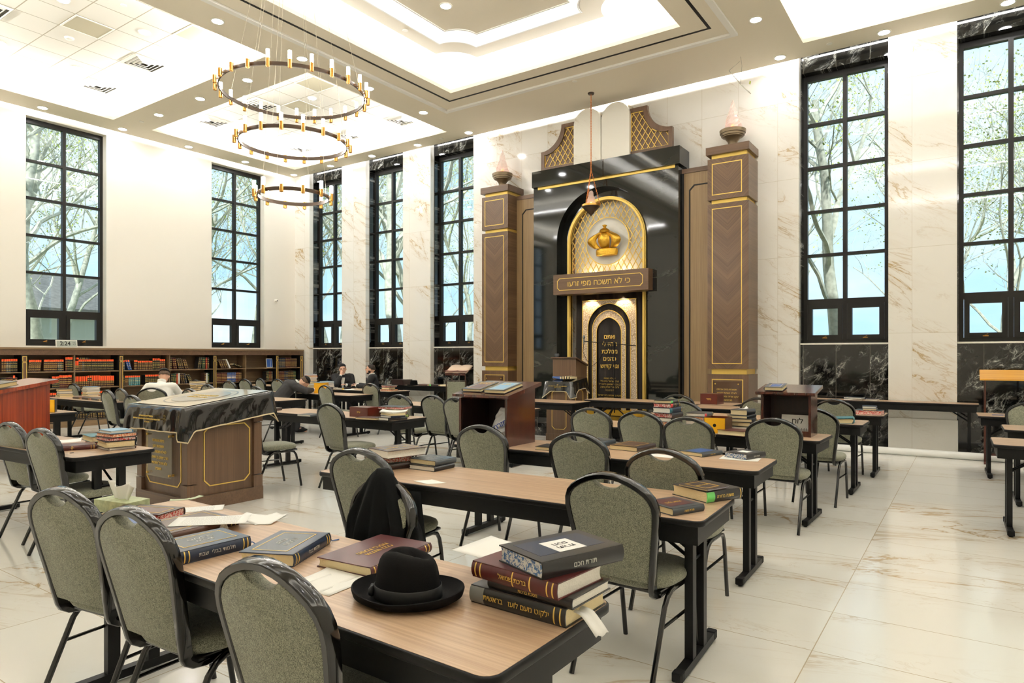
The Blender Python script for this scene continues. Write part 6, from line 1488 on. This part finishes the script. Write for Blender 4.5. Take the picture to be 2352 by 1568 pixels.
# hat box and black hat on the wall table
hb = thing('hat_box', 'low dark box with a black hat shape on the table by the marble pier', 'box', (-11.25, 11.66, TOPZ+0.03))
MB().rbox(-0.19, 0.19, -0.15, 0.15, 0, 0.10, 0.01, 2).box(-0.2, 0.2, -0.16, 0.16, 0.10, 0.125).build('carton', bc('dkbrown'), hb)
h2 = thing('felt_hat', 'small black felt hat resting beside the dark box on the wall table', 'hat', (-10.85, 11.66, TOPZ+0.03))
MB().lathe([(0.16, 0.012), (0.155, 0.0), (0.09, 0.004), (0.088, 0.05), (0.075, 0.11), (0.03, 0.115)], (0, 0), 28).build('crown_and_brim', M['felt'], h2, smooth=50)
for k, (x, c, nm) in enumerate(((-10.45, 'brown', 'brown book near the pier on the far wall table'), (-10.12, 'dkbrown', 'dark book with green tape on the far wall table'), (-9.8, 'cream', 'pale book at the right on the far wall table'))):
    book(x, 11.64, TOPZ+0.03, radians(88), 0.2, 0.28, 0.035, c, 'cream', nm, tab=(1 if k == 1 else None), tcol='lime')
bk((1198, 938), (1214, 937), Z, 0.15, 0.03, 'F', 'red', 'cream', 'small red gilt book at the end of the partly hidden table', over=0.18)
# draped cloth and book on the small stand
MB()
bs = book(-5.98, 10.2, 1.065, radians(180), 0.18, 0.24, 0.03, 'blue', 'cream', 'blue book on the small draped reading stand'); bs.rotation_euler = (0.12, 0, radians(80))
tl = thing('folded_shawl', 'folded cream prayer shawl with black stripes on the small draped stand', 'shawl', (-5.80, 10.18, 1.07), 0.1)
for k in range(9):
    mt = M['paper'] if k % 2 == 0 else M['black_slot']; w_ = 0.028 if k % 2 == 0 else 0.010
    x0_ = -0.115 + (k//2)*0.046 + (0.028 if k % 2 else 0) 
    MB().rbox(x0_, x0_+w_+0.001, -0.13, 0.13, 0, 0.05-0.0035*abs(k-4), 0.002, 1).build('stripe' if k % 2 else 'fold', mt if k % 2 else pages('cream'), tl)
# standing lectern books etc on reading shelf above bookcase: clock
ck = thing('digital_clock', 'white digital wall clock reading 2:24 standing on the bookcase top', 'clock', (-15.42, 6.13, 1.645), radians(90))
MB().rbox(-0.20, 0.20, -0.012, 0.012, 0.0, 0.155, 0.01, 3).build('casing', M['ring_white'], ck).rotation_euler = (-0.12, 0, 0)
MB().box(-0.185, 0.185, -0.016, -0.011, 0.014, 0.141).build('display', plain('lcd', rgb(178,184,172), 0.25), ck).rotation_euler = (-0.12, 0, 0)
lettering('2:24', 0.115, M['black_slot'], ck, (-0.03, -0.006, 0.078), (pi/2-0.12, 0, 0), bold=0.002); lettering('THU\n4 24', 0.034, M['black_slot'], ck, (0.14, -0.006, 0.078), (pi/2-0.12, 0, 0))
# ---------------------------------------------------------------- bookcase along the left wall
bcs = thing('long_bookcase', 'long low walnut bookcase with gold-lined pilasters along the left wall', 'bookcase', (0, 0, 0))
FX, BX = -15.30, XL+0.005
Y0, Y1 = -0.5, 11.97
PIL = [(1.5, 1.6), (3.30, 3.40), (5.29, 5.39), (7.10, 7.19), (9.29, 9.38), (11.08, 11.16), (11.86, 11.95)]
DIV = [4.35, 6.23, 8.22, 10.19, 2.45]
ROWS = [0.14, 0.48, 0.815, 1.155]
b_ = MB(); b_.box(BX, FX+0.03, Y0, Y1, 1.60, 1.64); b_.build('top_board', M['shelf_wood'], bcs)
MB().box(BX+0.01, FX+0.012, Y0, Y1, 1.49, 1.60).build('frieze', M['walnut_h'], bcs)
MB().box(BX, BX+0.012, Y0, Y1, 0.0, 1.49).build('back_panel', M['shelf_wood'], bcs)
MB().box(BX, FX, Y0, Y1, 0.0, 0.12).build('plinth', M['shelf_wood'], bcs)
for z in ROWS: MB().box(BX+0.012, FX-0.004, Y0, Y1, z-0.022, z).build('shelf', M['shelf_wood'], bcs)
for y in DIV: MB().box(BX+0.012, FX-0.002, y-0.011, y+0.011, 0.12, 1.49).build('divider', M['shelf_wood'], bcs)
for a, b in PIL:
    p = MB().box(BX+0.012, FX+0.002, a, b, 0.0, 1.49).build('pilaster', M['black_slot'], bcs)
    MB().box(FX+0.002, FX+0.012, a+0.014, b-0.014, 0.02, 1.46).build('face', M['walnut'], p)
    MB().ringprism(rectpts(a+0.012, b-0.012, 1.36, 1.465), rectpts(a+0.022, b-0.022, 1.37, 1.455), FX+0.010, FX+0.016, 'X').ringprism(rectpts(a+0.012, b-0.012, 0.10, 1.345), rectpts(a+0.022, b-0.022, 0.11, 1.335), FX+0.010, FX+0.016, 'X').build('gold_outline', M['gold_matte'], p)
MB().box(BX+0.01, FX+0.01, Y1-0.006, Y1, 0.0, 1.6).build('end_panel', M['walnut'], bcs)
# one small standing book per colour, shared by its copies
def shelf_book(cover, tabc=None, h=0.235, t=0.034, d=0.17, label2=None, bandc=True, lo=False):
    mb = MB(); mb.box(-d, -0.006, -t/2, t/2, 0, h)
    def sp(z0, z1, q, m):
        mb.mat(m); n = 5; prof = [(-0.008 + (0.008+q)*sin(pi*k/n)**0.6, -t/2 - (0 if q == 0 else 0.0008) + (t + (0 if q == 0 else 0.0016))*k/n) for k in range(n+1)]
        mb.prism([(-0.012, -t/2)] + prof + [(-0.012, t/2)], z0, z1, 'Z'); mb.mat(0)
    sp(0, h, 0, 0)
    if bandc:
        for z in (0.16, 0.34, 0.66, 0.84): sp(h*z-0.003, h*z+0.003, 0.0012, 1)
        sp(h*0.42, h*0.56, 0.001, 3); sp(h*0.44, h*0.46, 0.0018, 1); sp(h*0.50, h*0.52, 0.0018, 1)
    if tabc: sp(h-0.036, h+0.003, 0.003, 2)
    if lo: sp(h*0.55, h*0.88, 0.0022, 2)
    mb.mat(4).box(-d+0.004, -0.02, -t/2+0.003, t/2-0.003, h, h+0.0006)
    me = mb.build('book', [bc(cover, 0.45), M['gold_matte'], bc(tabc or 'orange', 0.7), bc(label2 or cover), pages('cream')], smooth=40)
    return me
SB = {}
def sbook(kind, x, y, z, lean, label, group, hs=1.0, lay=False):
    if kind not in SB:
        SB[kind] = shelf_book(**{'brown_o': dict(cover='brown', tabc='orange', label2='maroon'), 'black_o': dict(cover='black', tabc='orange', label2='green'), 'slate_o': dict(cover='slate', tabc='orange', label2='grey'), 'red_o': dict(cover='maroon', tabc='orange', label2='black'),
            'orange_l': dict(cover='brown', tabc='orange', lo=True), 'blue_o': dict(cover='blue', tabc='orange'), 'teal_o': dict(cover='teal', tabc='orange'), 'maroon': dict(cover='maroon'), 'brown': dict(cover='brown'), 'dkbrown': dict(cover='dkbrown'), 'black': dict(cover='black'), 'navy': dict(cover='navy'), 'green': dict(cover='green'), 'red': dict(cover='red'),
            'white': dict(cover='white', bandc=False), 'whiteblue': dict(cover='blue', label2='white'), 'grey': dict(cover='grey')}[kind]); o = SB[kind]
    else: o = SB[kind].copy(); COL.objects.link(o)
    o.location = (x, y, z); o.rotation_euler = (lean if not lay else pi/2, 0, 0); o.scale = (1, 1, hs); tag(o, label, 'book', group); return o
CN = dict(brown_o='orange-capped brown book', black_o='orange-capped black book', slate_o='orange-capped grey book', red_o='orange-capped dark red book', orange_l='brown book, broad orange label', blue_o='orange-capped blue book', teal_o='orange-capped teal book',
          maroon='maroon gilt book', brown='brown gilt book', dkbrown='dark brown gilt book', black='black gilt book', navy='navy gilt book', green='dark green gilt book', red='red gilt book', white='plain white book', whiteblue='blue book, white label', grey='grey book')
MASS = []
def row(y, z, seq, where, pitch=0.0375, lean=0.0, jit=0.0, mass=False):
    rr = random.Random(int(y*100+z*10)); prev = 0.0
    for s in seq:
        kind, n = s[0], s[1]; hs = s[2] if len(s) > 2 else 1.0; le = s[3] if len(s) > 3 else lean
        if kind != '-':
            if le > prev + 0.01: y += 0.235*hs*(sin(le)-sin(prev)) + 0.004
            prev = le
        for i in range(n):
            if kind == '-': y += 0.035; continue
            yy = y + (0.0 if le <= 0 else 0.0)
            nm = CN[kind]; group = 'books on the bookcase, ' + where
            # a leaning book stands on its lower edge
            zz = z + abs(sin(le))*0.017 + 0.0006
            o = sbook(kind, FX-0.035-rr.uniform(0, 0.012), y + 0.018, zz, le, '%s %s%s' % (nm, 'leaning ' if abs(le) > 0.08 else '', where), group, hs + rr.uniform(-jit, jit))
            if mass: MASS.append(o)
            y += pitch*(1.0 if abs(le) < 0.08 else 1.06/max(0.5, cos(le)))
    return y
R0, R1, R2, R3 = ROWS[3], ROWS[2], ROWS[1], ROWS[0]
row(4.98, R0, [('brown_o', 2, 1.06), ('slate_o', 2, 1.06), ('black_o', 3, 1.08)], 'on the top shelf at the left edge of the photo')
row(4.98, R1, [('black', 1), ('dkbrown', 1), ('maroon', 3), ('brown_o', 1, 1.15), ('maroon', 1)], 'on the second shelf at the left edge of the photo')
row(5.41, R0, [('brown_o', 6, 0.98, -0.10), ('-', 1), ('brown_o', 7, 1.0, -0.05), ('slate_o', 2, 1.0), ('black_o', 1, 1.0), ('-', 1), ('red_o', 1, 1.22), ('black_o', 3, 1.22)], 'on the top shelf right of the first gold pilaster', 0.0345, 0, 0.01)
row(5.41, R1, [('black_o', 4, 0.86), ('brown_o', 8, 0.82), ('-', 1), ('black_o', 4, 1.0), ('red_o', 7, 1.08)], 'on the second shelf right of the first gold pilaster', 0.0325, 0, 0.02)
row(5.41, R2, [('black', 8, 0.9), ('black_o', 3, 1.0), ('red_o', 3, 1.0), ('black', 5, 0.9)], 'on the third shelf right of the first gold pilaster', 0.036, mass=True)
row(6.25, R0, [('orange_l', 2, 0.9), ('brown_o', 2, 1.0), ('slate_o', 1, 1.0), ('black_o', 16, 1.0)], 'on the top shelf left of the second gold pilaster', 0.0365)
for k in range(3): sbook('black_o', FX-0.035, 6.27+0.245, R0+0.262, 0, 'black book with an orange tape cap lying across the top shelf row', 'books lying across rows', lay=True) if k == 0 else None
row(6.25, R1, [('orange_l', 6, 0.95), ('red_o', 2, 1.0), ('orange_l', 4, 1.0), ('orange_l', 7, 0.95)], 'on the second shelf left of the second gold pilaster', 0.041)
row(6.28, R2, [('red_o', 4, 0.95), ('-', 1), ('black_o', 5, 0.95, -0.2), ('brown_o', 4, 1.0)], 'on the third shelf left of the second gold pilaster', 0.037, mass=True)
row(5.45, R3, [('black', 12, 0.9), ('dkbrown', 20, 0.9)], 'on the lowest shelf behind the chairs', 0.05, mass=True)
row(7.21, R0, [('slate_o', 1, 0.9), ('blue_o', 2, 0.95, 0.28), ('-', 1), ('brown_o', 2, 0.92), ('brown_o', 8, 0.85), ('-', 0), ('black_o', 4, 1.08), ('red_o', 3, 1.0)], 'on the top shelf right of the second gold pilaster', 0.041)
row(7.21, R1, [('black', 1, 0.95), ('brown_o', 2, 0.9), ('teal_o', 6, 0.9), ('-', 3), ('black_o', 8, 0.95), ('red_o', 2, 1.0)], 'on the second shelf behind the white shirt', 0.041)
row(8.26, R0, [('dkbrown', 1, 1.15), ('maroon', 2, 1.15, 0.14), ('dkbrown', 3, 1.1, 0.24), ('brown', 2, 1.05, 0.34), ('-', 6), ('black', 2, 1.2, -0.14), ('green', 2, 1.15, -0.05), ('red', 1, 1.15), ('black', 1, 1.15)], 'on the top shelf left of the third gold pilaster', 0.041)
row(8.28, R1, [('black', 1, 1.0), ('green', 2, 1.0), ('red', 1, 1.0), ('white', 1, 1.05), ('dkbrown', 2, 1.0, 0.15), ('navy', 1, 1.0, 0.2), ('black', 2, 0.9, 0.4), ('-', 8), ('brown', 1, 1.0), ('white', 1, 1.0), ('green', 1, 1.0)], 'on the second shelf left of the third gold pilaster', 0.042)
row(9.40, R0, [('black', 1, 1.0), ('brown', 4, 0.95, 0.42), ('white', 1, 1.05, 0.45)], 'on the top shelf right of the third gold pilaster', 0.045)
sbook('black', FX-0.035, 10.10, R0+0.03, 0.0, 'black gilt book lying tilted on the top shelf', 'books lying on the top shelf', lay=True).rotation_euler = (1.25, 0, 0)
row(9.42, R1, [('maroon', 7, 1.0), ('whiteblue', 6, 1.0), ('maroon', 2, 1.02), ('brown', 2, 1.02)], 'on the second shelf right of the third gold pilaster', 0.040, mass=True)
row(10.82, R1, [('black', 1, 1.0), ('green', 1, 1.05), ('maroon', 2, 1.05), ('navy', 1, 1.0)], 'on the second shelf left of the fourth gold pilaster', 0.042)
row(11.18, R0, [('navy', 6, 1.1), ('maroon', 4, 1.1), ('brown', 5, 1.05)], 'on the top shelf of the last narrow bay', 0.041, mass=True)
row(11.18, R1, [('maroon', 5, 1.0), ('navy', 3, 1.0), ('dkbrown', 4, 1.05), ('green', 2, 1.0)], 'on the second shelf of the last narrow bay', 0.042, mass=True)
row(9.42, R2, [('black', 6, 0.9), ('navy', 5, 0.9)], 'on the third shelf right of the third gold pilaster', 0.05, mass=True)
bm0 = bmesh.new(); mats0 = []
bpy.context.view_layer.update()
for o in MASS:
    me = o.data; b1 = bmesh.new(); b1.from_mesh(me); b1.transform(o.matrix_basis)
    idx = []
    for m_ in me.materials:
        if m_ not in mats0: mats0.append(m_)
        idx.append(mats0.index(m_))
    for f_ in b1.faces: f_.material_index = idx[f_.material_index]
    tmp = bpy.data.meshes.new('t'); b1.to_mesh(tmp); b1.free(); bm0.from_mesh(tmp); bpy.data.meshes.remove(tmp)
mm = bpy.data.meshes.new('shelved_books'); bm0.to_mesh(mm); bm0.free()
for m_ in mats0: mm.materials.append(m_)
for o in MASS:
    if o in SB.values():
        for k_ in [k for k, v in SB.items() if v is o]: del SB[k_]
    bpy.data.objects.remove(o)
mo = bpy.data.objects.new('shelved_books', mm); COL.objects.link(mo); tag(mo, 'remaining small gilt volumes on the lower shelves and far bays of the long bookcase', 'books', kind='stuff')
fb = MB().box(-0.012, 0.0, -0.09, 0.09, 0, 0.24).build('framed_booklet', M['paper']); MB().box(0.0, 0.002, -0.08, 0.08, 0.012, 0.228).build('cover', bc('blue'), fb); MB().box(0.002, 0.003, 0.03, 0.035, 0.012, 0.228).build('stripe', M['paper'], fb)
fb.location = (FX-0.05, 10.93, R0+0.004); fb.rotation_euler = (0, -0.12, 0); tag(fb, 'bright blue booklet with white border leaning on the top shelf', 'booklet')
# books heaped beyond the tables near the bookcase
for i, (x, y, specs, nm) in enumerate((
    (-12.75, 7.42, [('black', 'cream')]*3 + [('dkbrown', 'tan'), ('navy', 'white'), ('black', 'cream')], 'before the white-shirted person'),
    (-13.3, 10.1, [('brown', 'cream'), ('black', 'mred'), ('cream', 'white'), ('black', 'cream')], 'on the far table by the bookcase'),
    (-13.9, 11.1, [('white', 'white'), ('slate', 'white'), ('white', 'cream'), ('dkbrown', 'white'), ('white', 'white'), ('orange', 'cream'), ('skyblue', 'white')], 'at the end of the bookcase'))):
    pile(0, 20+i, Z, [(0.2, 0.27, 0.036, a, b, 262 + 5*(k % 3), '%s book with %s pages' % (a, {'mred': 'red speckled'}.get(b, b)), dict(bands=3 if a in ('black', 'dkbrown') else 0, tab=1 if (i == 0 and k % 3 == 0) else None, tcol='orange')) for k, (a, b) in enumerate(specs)], nm, pos=(x, y))
table(-12.6, 9.75, 0, 'folding table close to the bookcase carrying a coloured pile')
table(-12.75, 10.9, 0, 'folding table at the far end of the bookcase with the white pile')
# ---------------------------------------------------------------- persons
M['skin'] = plain('skin', rgb(222,176,150), 0.5, var=0.05, bscale=20); M['shirt'] = plain('white_shirt', rgb(240,238,230), 0.8, bump=0.4, bscale=14)
M['suit_grey'] = plain('suit_charcoal', rgb(44,42,42), 0.8, bump=0.3, bscale=12); M['suit_dark'] = plain('suit_dark', rgb(22,22,24), 0.8, bump=0.2, bscale=12)
M['hair_brown'] = plain('hair_brown', rgb(92,74,58), 0.8, bump=0.8, bscale=120); M['hair_dark'] = plain('hair_dark', rgb(42,32,26), 0.8, bump=0.8, bscale=120); M['kippah'] = plain('velvet_cap', rgb(16,16,18), 0.9)
def cone(mb, a, b, ra, rb, n=12):
    a, b = Vector(a), Vector(b); mb.tube([a, b], [ra, rb], n); mb.ell(a, ra, ra, ra, n); mb.ell(b, rb, rb, rb, n)
def chain(mb, pts, rs, n=12):
    for i in range(len(pts)-1): cone(mb, pts[i], pts[i+1], rs[i], rs[i+1], n)
def fuse(mb, name, mat, parent, vox, smooth=3):
    o = mb.build(name, mat, parent); r = o.modifiers.new('fuse', 'REMESH'); r.mode = 'VOXEL'; r.voxel_size = vox; r.use_smooth_shade = True
    s = o.modifiers.new('soften', 'SMOOTH'); s.iterations = smooth; s.factor = 0.5; return o
def hand(mb, w, d, up, side, s=1.0, curl=0.5):
    """palm from wrist w along d, five fingers bending towards -up, thumb on side"""
    w, d, up, side = Vector(w), Vector(d).normalized(), Vector(up).normalized(), Vector(side).normalized()
    p = w + d*0.085*s
    for k in (-1.2, -0.4, 0.4, 1.2): cone(mb, w + side*0.010*k, p + side*0.019*k*s, 0.014*s, 0.011*s, 8)
    for k, L in ((-1.5, 0.062), (-0.5, 0.075), (0.5, 0.08), (1.5, 0.072)):
        a = p + side*0.0165*k*s; b = a + (d - up*curl*0.6).normalized()*L*0.5*s; c = b + (d - up*curl*1.6).normalized()*L*0.5*s
        chain(mb, [a, b, c], [0.0095*s, 0.0085*s, 0.007*s], 8)
    a = w + d*0.03*s + side*0.028*s; b = a + (d*0.6 + side*0.8).normalized()*0.04*s; c = b + (d*0.9 + side*0.2 - up*0.3).normalized()*0.032*s
    chain(mb, [a, b, c], [0.012*s, 0.0105*s, 0.0085*s], 8)
def head_parts(mb, c, Mh):
    P = lambda x, y, z: Vector(c) + Mh @ Vector((x, y, z))
    mb.ell(c, 0.076, 0.094, 0.105, 20, Mh); mb.ell(P(0, 0.018, -0.055), 0.058, 0.068, 0.062, 16, Mh); mb.ell(P(0, -0.02, 0.02), 0.077, 0.09, 0.09, 16, Mh)
    cone(mb, P(0, 0.092, 0.012), P(0, 0.112, -0.022), 0.009, 0.014, 8); mb.ell(P(0, 0.082, -0.055), 0.024, 0.014, 0.010, 10, Mh); mb.ell(P(0, 0.070, -0.092), 0.026, 0.022, 0.02, 10, Mh)
    for s in (-1, 1): mb.ell(P(s*0.079, -0.005, -0.01), 0.010, 0.020, 0.032, 10, Mh); mb.ell(P(s*0.03, 0.078, 0.035), 0.026, 0.012, 0.008, 8, Mh)
    return P
def person(label, loc, rz, J, coat, hairm, beard=False, glasses=False, tie=False, hat=True, shirt_only=False):
    body = MB(); h = Vector(J['head']); yaw, pitch, roll = J.get('face', (0, 0, 0))
    Mh = (Matrix.Rotation(yaw, 3, 'Z') @ Matrix.Rotation(pitch, 3, 'X') @ Matrix.Rotation(roll, 3, 'Y'))
    P = head_parts(body, h, Mh); nk = Vector(J['neck']); ch = Vector(J['chest']); pv = Vector(J['pelvis'])
    cone(body, nk - Vector((0, 0, 0.02)), P(0, -0.015, -0.06), 0.056, 0.052)
    for s in (-1, 1):
        o = Vector((s*0.075, 0, 0)); chain(body, [pv+o, (pv+ch)/2+o*0.9, ch+o], [0.105, 0.095, 0.105])
    for sd in ('L', 'R'):
        s = -1 if sd == 'L' else 1
        sh, elb, wr = Vector(J['sh'+sd]), Vector(J['el'+sd]), Vector(J['wr'+sd]); hp, kn, an = Vector(J['pelvis']) + Vector((s*0.09, 0, 0)), Vector(J['kn'+sd]), Vector(J['an'+sd])
        chain(body, [ch + Vector((s*0.04, 0, 0.06)), sh, elb, wr], [0.085, 0.058, 0.042, 0.027]); chain(body, [hp, kn, an], [0.088, 0.058, 0.040]); cone(body, an, an + Vector((0, 0.17, -0.045)), 0.042, 0.03)
        hd = J.get('hd'+sd, (wr-elb).normalized()); hand(body, wr, hd, J.get('up'+sd, (0, 0, 1)), J.get('sd'+sd, (-s, 0, 0)), 1.0, J.get('curl', 0.5))
    o = fuse(body, 'person', M['skin'], None, 0.0085, 2); o.location = (loc[0], loc[1], 0); o.rotation_euler = (0, 0, rz); tag(o, label, 'person')
    def suit(ex, mat, nm, lower):
        mb = MB()
        for s in (-1, 1):
            q = Vector((s*0.08, 0, 0)); chain(mb, [pv+q+Vector((0, 0, -0.04)), (pv+ch)/2+q*1.0, ch+q], [0.115+ex, 0.11+ex, 0.112+ex])
            sd = 'L' if s < 0 else 'R'; sh, elb, wr = Vector(J['sh'+sd]), Vector(J['el'+sd]), Vector(J['wr'+sd])
            chain(mb, [ch + Vector((s*0.05, 0, 0.07)), sh, (sh+elb)/2, elb, (elb+wr)/2, wr - (wr-elb).normalized()*lower], [0.085+ex, 0.068+ex, 0.060+ex, 0.054+ex, 0.048+ex, 0.037+ex])
        cone(mb, ch + Vector((0, 0, 0.05)), nk + Vector((0, -0.005, -0.015)), 0.10+ex, 0.062+ex*0.6)
        return fuse(mb, nm, mat, o, 0.012, 4)
    suit(0.004, M['shirt'], 'shirt', 0.0)
    if not shirt_only:
        jk = suit(0.014, coat, 'jacket', 0.03)
        f = (ch+nk)/2
        MB().prism([(-0.052, 0.05), (0.052, 0.05), (0.0, -0.30)], 0.0, 0.012).build('shirt_front', M['shirt'], o).location = (ch.x, ch.y+0.128, ch.z+0.03)
        if tie: MB().prism([(-0.014, 0.04), (0.014, 0.04), (0.022, -0.24), (0, -0.27), (-0.022, -0.24)], 0.0, 0.008).build('tie', M['black_slot'], o).location = (ch.x, ch.y+0.142, ch.z+0.02)
        for s in (-1, 1): MB().prism([(s*0.05, 0.06), (s*0.095, 0.0), (s*0.07, -0.10), (s*0.0, -0.30), (s*0.045, -0.02)], 0.0, 0.014).build('lapel', coat, o).location = (ch.x, ch.y+0.130, ch.z+0.03)
    cone_c = MB(); cone_c.ringprism([(0.066*cos(2*pi*k/20), 0.066*sin(2*pi*k/20)) for k in range(20)], [(0.056*cos(2*pi*k/20), 0.056*sin(2*pi*k/20)) for k in range(20)], -0.015, 0.03, 'Z'); cc = cone_c.build('collar', M['shirt'], o, smooth=40); cc.location = nk + Vector((0, 0, 0.0)); cc.rotation_euler = (-0.2+ (pitch*0.5), 0, 0)
    tr = MB()
    for sd in ('L', 'R'):
        s = -1 if sd == 'L' else 1; chain(tr, [pv + Vector((s*0.09, 0, -0.02)), Vector(J['kn'+sd]), Vector(J['an'+sd])], [0.108, 0.075, 0.062])
    fuse(tr, 'trousers', M['suit_dark'], o, 0.014, 3)
    sh_ = MB()
    for sd in ('L', 'R'):
        an = Vector(J['an'+sd]); sh_.ell(an + Vector((0, 0.07, -0.035)), 0.05, 0.135, 0.043, 12).build if False else sh_.ell(an + Vector((0, 0.07, -0.03)), 0.05, 0.135, 0.04, 12)
    sL = MB().ell(Vector(J['anL']) + Vector((0, 0.07, -0.03)), 0.05, 0.14, 0.042, 14).build('shoe', M['black_matte'], o, smooth=60); sR = MB().ell(Vector(J['anR']) + Vector((0, 0.07, -0.03)), 0.05, 0.14, 0.042, 14).build('shoe', M['black_matte'], o, smooth=60)
    hr = MB(); n = 24; rings = []
    for i in range(0, 9):
        t = i/8; an = t*1.9; ring = []
        for j in range(n):
            a = 2*pi*j/n; fr = max(0, sin(a)); lim = 1.9 - 1.0*fr - 0.15*abs(cos(a)); th = min(an, 99)*lim/1.9
            ring.append(P(0.084*sin(th)*cos(a), -0.012 + 0.100*sin(th)*sin(a), 0.012 + 0.100*cos(th)))
        rings.append(ring)
    hr.loft(rings, cap=False); q = hr.build('hair', hairm, o, smooth=60); s_ = q.modifiers.new('t', 'SOLIDIFY'); s_.thickness = 0.012
    if hat:
        kp = MB(); rings = [[P(0.088*sin(th)*cos(2*pi*j/n), -0.022 + 0.098*sin(th)*sin(2*pi*j/n), 0.018 + 0.108*cos(th)) for j in range(n)] for th in (0.02, 0.25, 0.5, 0.75, 0.98, 1.12)]
        kp.loft(rings, cap=False).add(rings[0], [tuple(range(n))]); q = kp.build('kippah', M['kippah'], o, smooth=60); s_ = q.modifiers.new('t', 'SOLIDIFY'); s_.thickness = 0.006; s_.offset = 1
    if beard:
        bd = MB(); bd.ell(P(0, 0.040, -0.092), 0.050, 0.044, 0.026, 14, Mh); bd.ell(P(0.06, 0.012, -0.055), 0.018, 0.03, 0.045, 10, Mh); bd.ell(P(-0.06, 0.012, -0.055), 0.018, 0.03, 0.045, 10, Mh); fuse(bd, 'beard', hairm, o, 0.007, 2)
    for s in (-1, 1): MB().ell(P(s*0.03, 0.083, 0.015), 0.011, 0.008, 0.007, 8, Mh).build('eye', M['black_slot'], o, smooth=60)
    if glasses:
        g_ = MB()
        for s in (-1, 1): g_.tube([P(s*0.032+0.022*cos(a), 0.102, 0.012+0.016*sin(a)) for a in [2*pi*k/12 for k in range(13)]], 0.0018, 5, cap=False); g_.tube([P(s*0.055, 0.10, 0.015), P(s*0.08, 0.0, 0.012)], 0.0016, 5)
        g_.build('glasses', M['bronze'], o, smooth=60)
    return o
# reader in a white shirt, back to the camera
person('person in a white shirt and black skullcap reading with his back turned', (-11.25, 5.85), radians(48), dict(pelvis=(0, -0.02, 0.53), chest=(0, 0.12, 0.86), neck=(0, 0.20, 1.03), head=(0.02, 0.28, 1.13), face=(0.1, -0.45, 0), shL=(-0.19, 0.16, 0.95), shR=(0.19, 0.16, 0.95), elL=(-0.36, 0.10, 0.70), elR=(0.28, 0.34, 0.78), wrL=(-0.20, 0.36, 0.79), wrR=(0.10, 0.50, 0.80), knL=(-0.15, 0.44, 0.50), knR=(0.15, 0.44, 0.50), anL=(-0.15, 0.40, 0.09), anR=(0.15, 0.40, 0.09)), M['suit_dark'], M['hair_brown'], shirt_only=True)
# slumped over the table
person('person in a charcoal suit slumped over the table with his head on his arms', (-10.85, 7.85), radians(-28), dict(pelvis=(0, -0.05, 0.53), chest=(0, 0.24, 0.86), neck=(0.03, 0.40, 0.96), head=(0.06, 0.52, 0.96), face=(0.0, -1.05, 0.1), shL=(-0.18, 0.30, 0.92), shR=(0.20, 0.32, 0.90), elL=(-0.26, 0.46, 0.81), elR=(0.32, 0.50, 0.81), wrL=(-0.05, 0.62, 0.82), wrR=(0.16, 0.66, 0.82), hdL=(1, 0.2, 0), hdR=(-0.6, 0.3, 0.2), knL=(-0.15, 0.40, 0.50), knR=(0.15, 0.40, 0.50), anL=(-0.15, 0.36, 0.09), anR=(0.15, 0.36, 0.09)), M['suit_grey'], M['hair_brown'])
# two talking
person('bespectacled person in a black suit resting his chin on his hand, facing the camera', (-12.28, 10.74), radians(-130), dict(pelvis=(0, -0.05, 0.53), chest=(0, 0.02, 0.88), neck=(0, 0.04, 1.04), head=(0.0, 0.07, 1.16), face=(0.0, -0.05, 0.12), shL=(-0.19, 0.02, 0.98), shR=(0.19, 0.02, 0.98), elL=(-0.25, 0.10, 0.72), elR=(0.15, 0.30, 0.80), wrL=(-0.08, 0.28, 0.79), wrR=(0.05, 0.22, 1.00), hdR=(-0.2, -0.4, 0.9), upR=(0, 1, 0.2), knL=(-0.15, 0.40, 0.50), knR=(0.15, 0.40, 0.50), anL=(-0.15, 0.38, 0.09), anR=(0.15, 0.38, 0.09)), M['suit_dark'], M['hair_dark'], glasses=True)
person('dark-haired bearded person in a black suit and tie seen in profile holding papers', (-11.12, 10.60), radians(130), dict(pelvis=(0, -0.05, 0.53), chest=(0, 0.0, 0.89), neck=(0, 0.02, 1.05), head=(0.0, 0.05, 1.17), face=(0.0, 0.05, 0), shL=(-0.19, 0.0, 0.99), shR=(0.19, 0.0, 0.99), elL=(-0.24, 0.10, 0.76), elR=(0.24, 0.10, 0.76), wrL=(-0.10, 0.34, 0.80), wrR=(0.10, 0.34, 0.82), knL=(-0.15, 0.42, 0.50), knR=(0.15, 0.42, 0.50), anL=(-0.15, 0.40, 0.09), anR=(0.15, 0.40, 0.09)), M['suit_dark'], M['hair_dark'], beard=True, glasses=True, tie=True, hat=False)
pp = sheet((775, 893), (812, 898), 0.22, 'white sheets held by the person in profile', z=0.80, over=0.3, curl=0.02)
chair(-12.5, 10.98, -130, 'grey-green chair behind the person resting his chin'); chair(-10.86, 10.80, 130, 'grey-green chair behind the person in profile')
chair(-11.02, 5.62, 48, 'grey-green chair on which the white-shirted person sits')
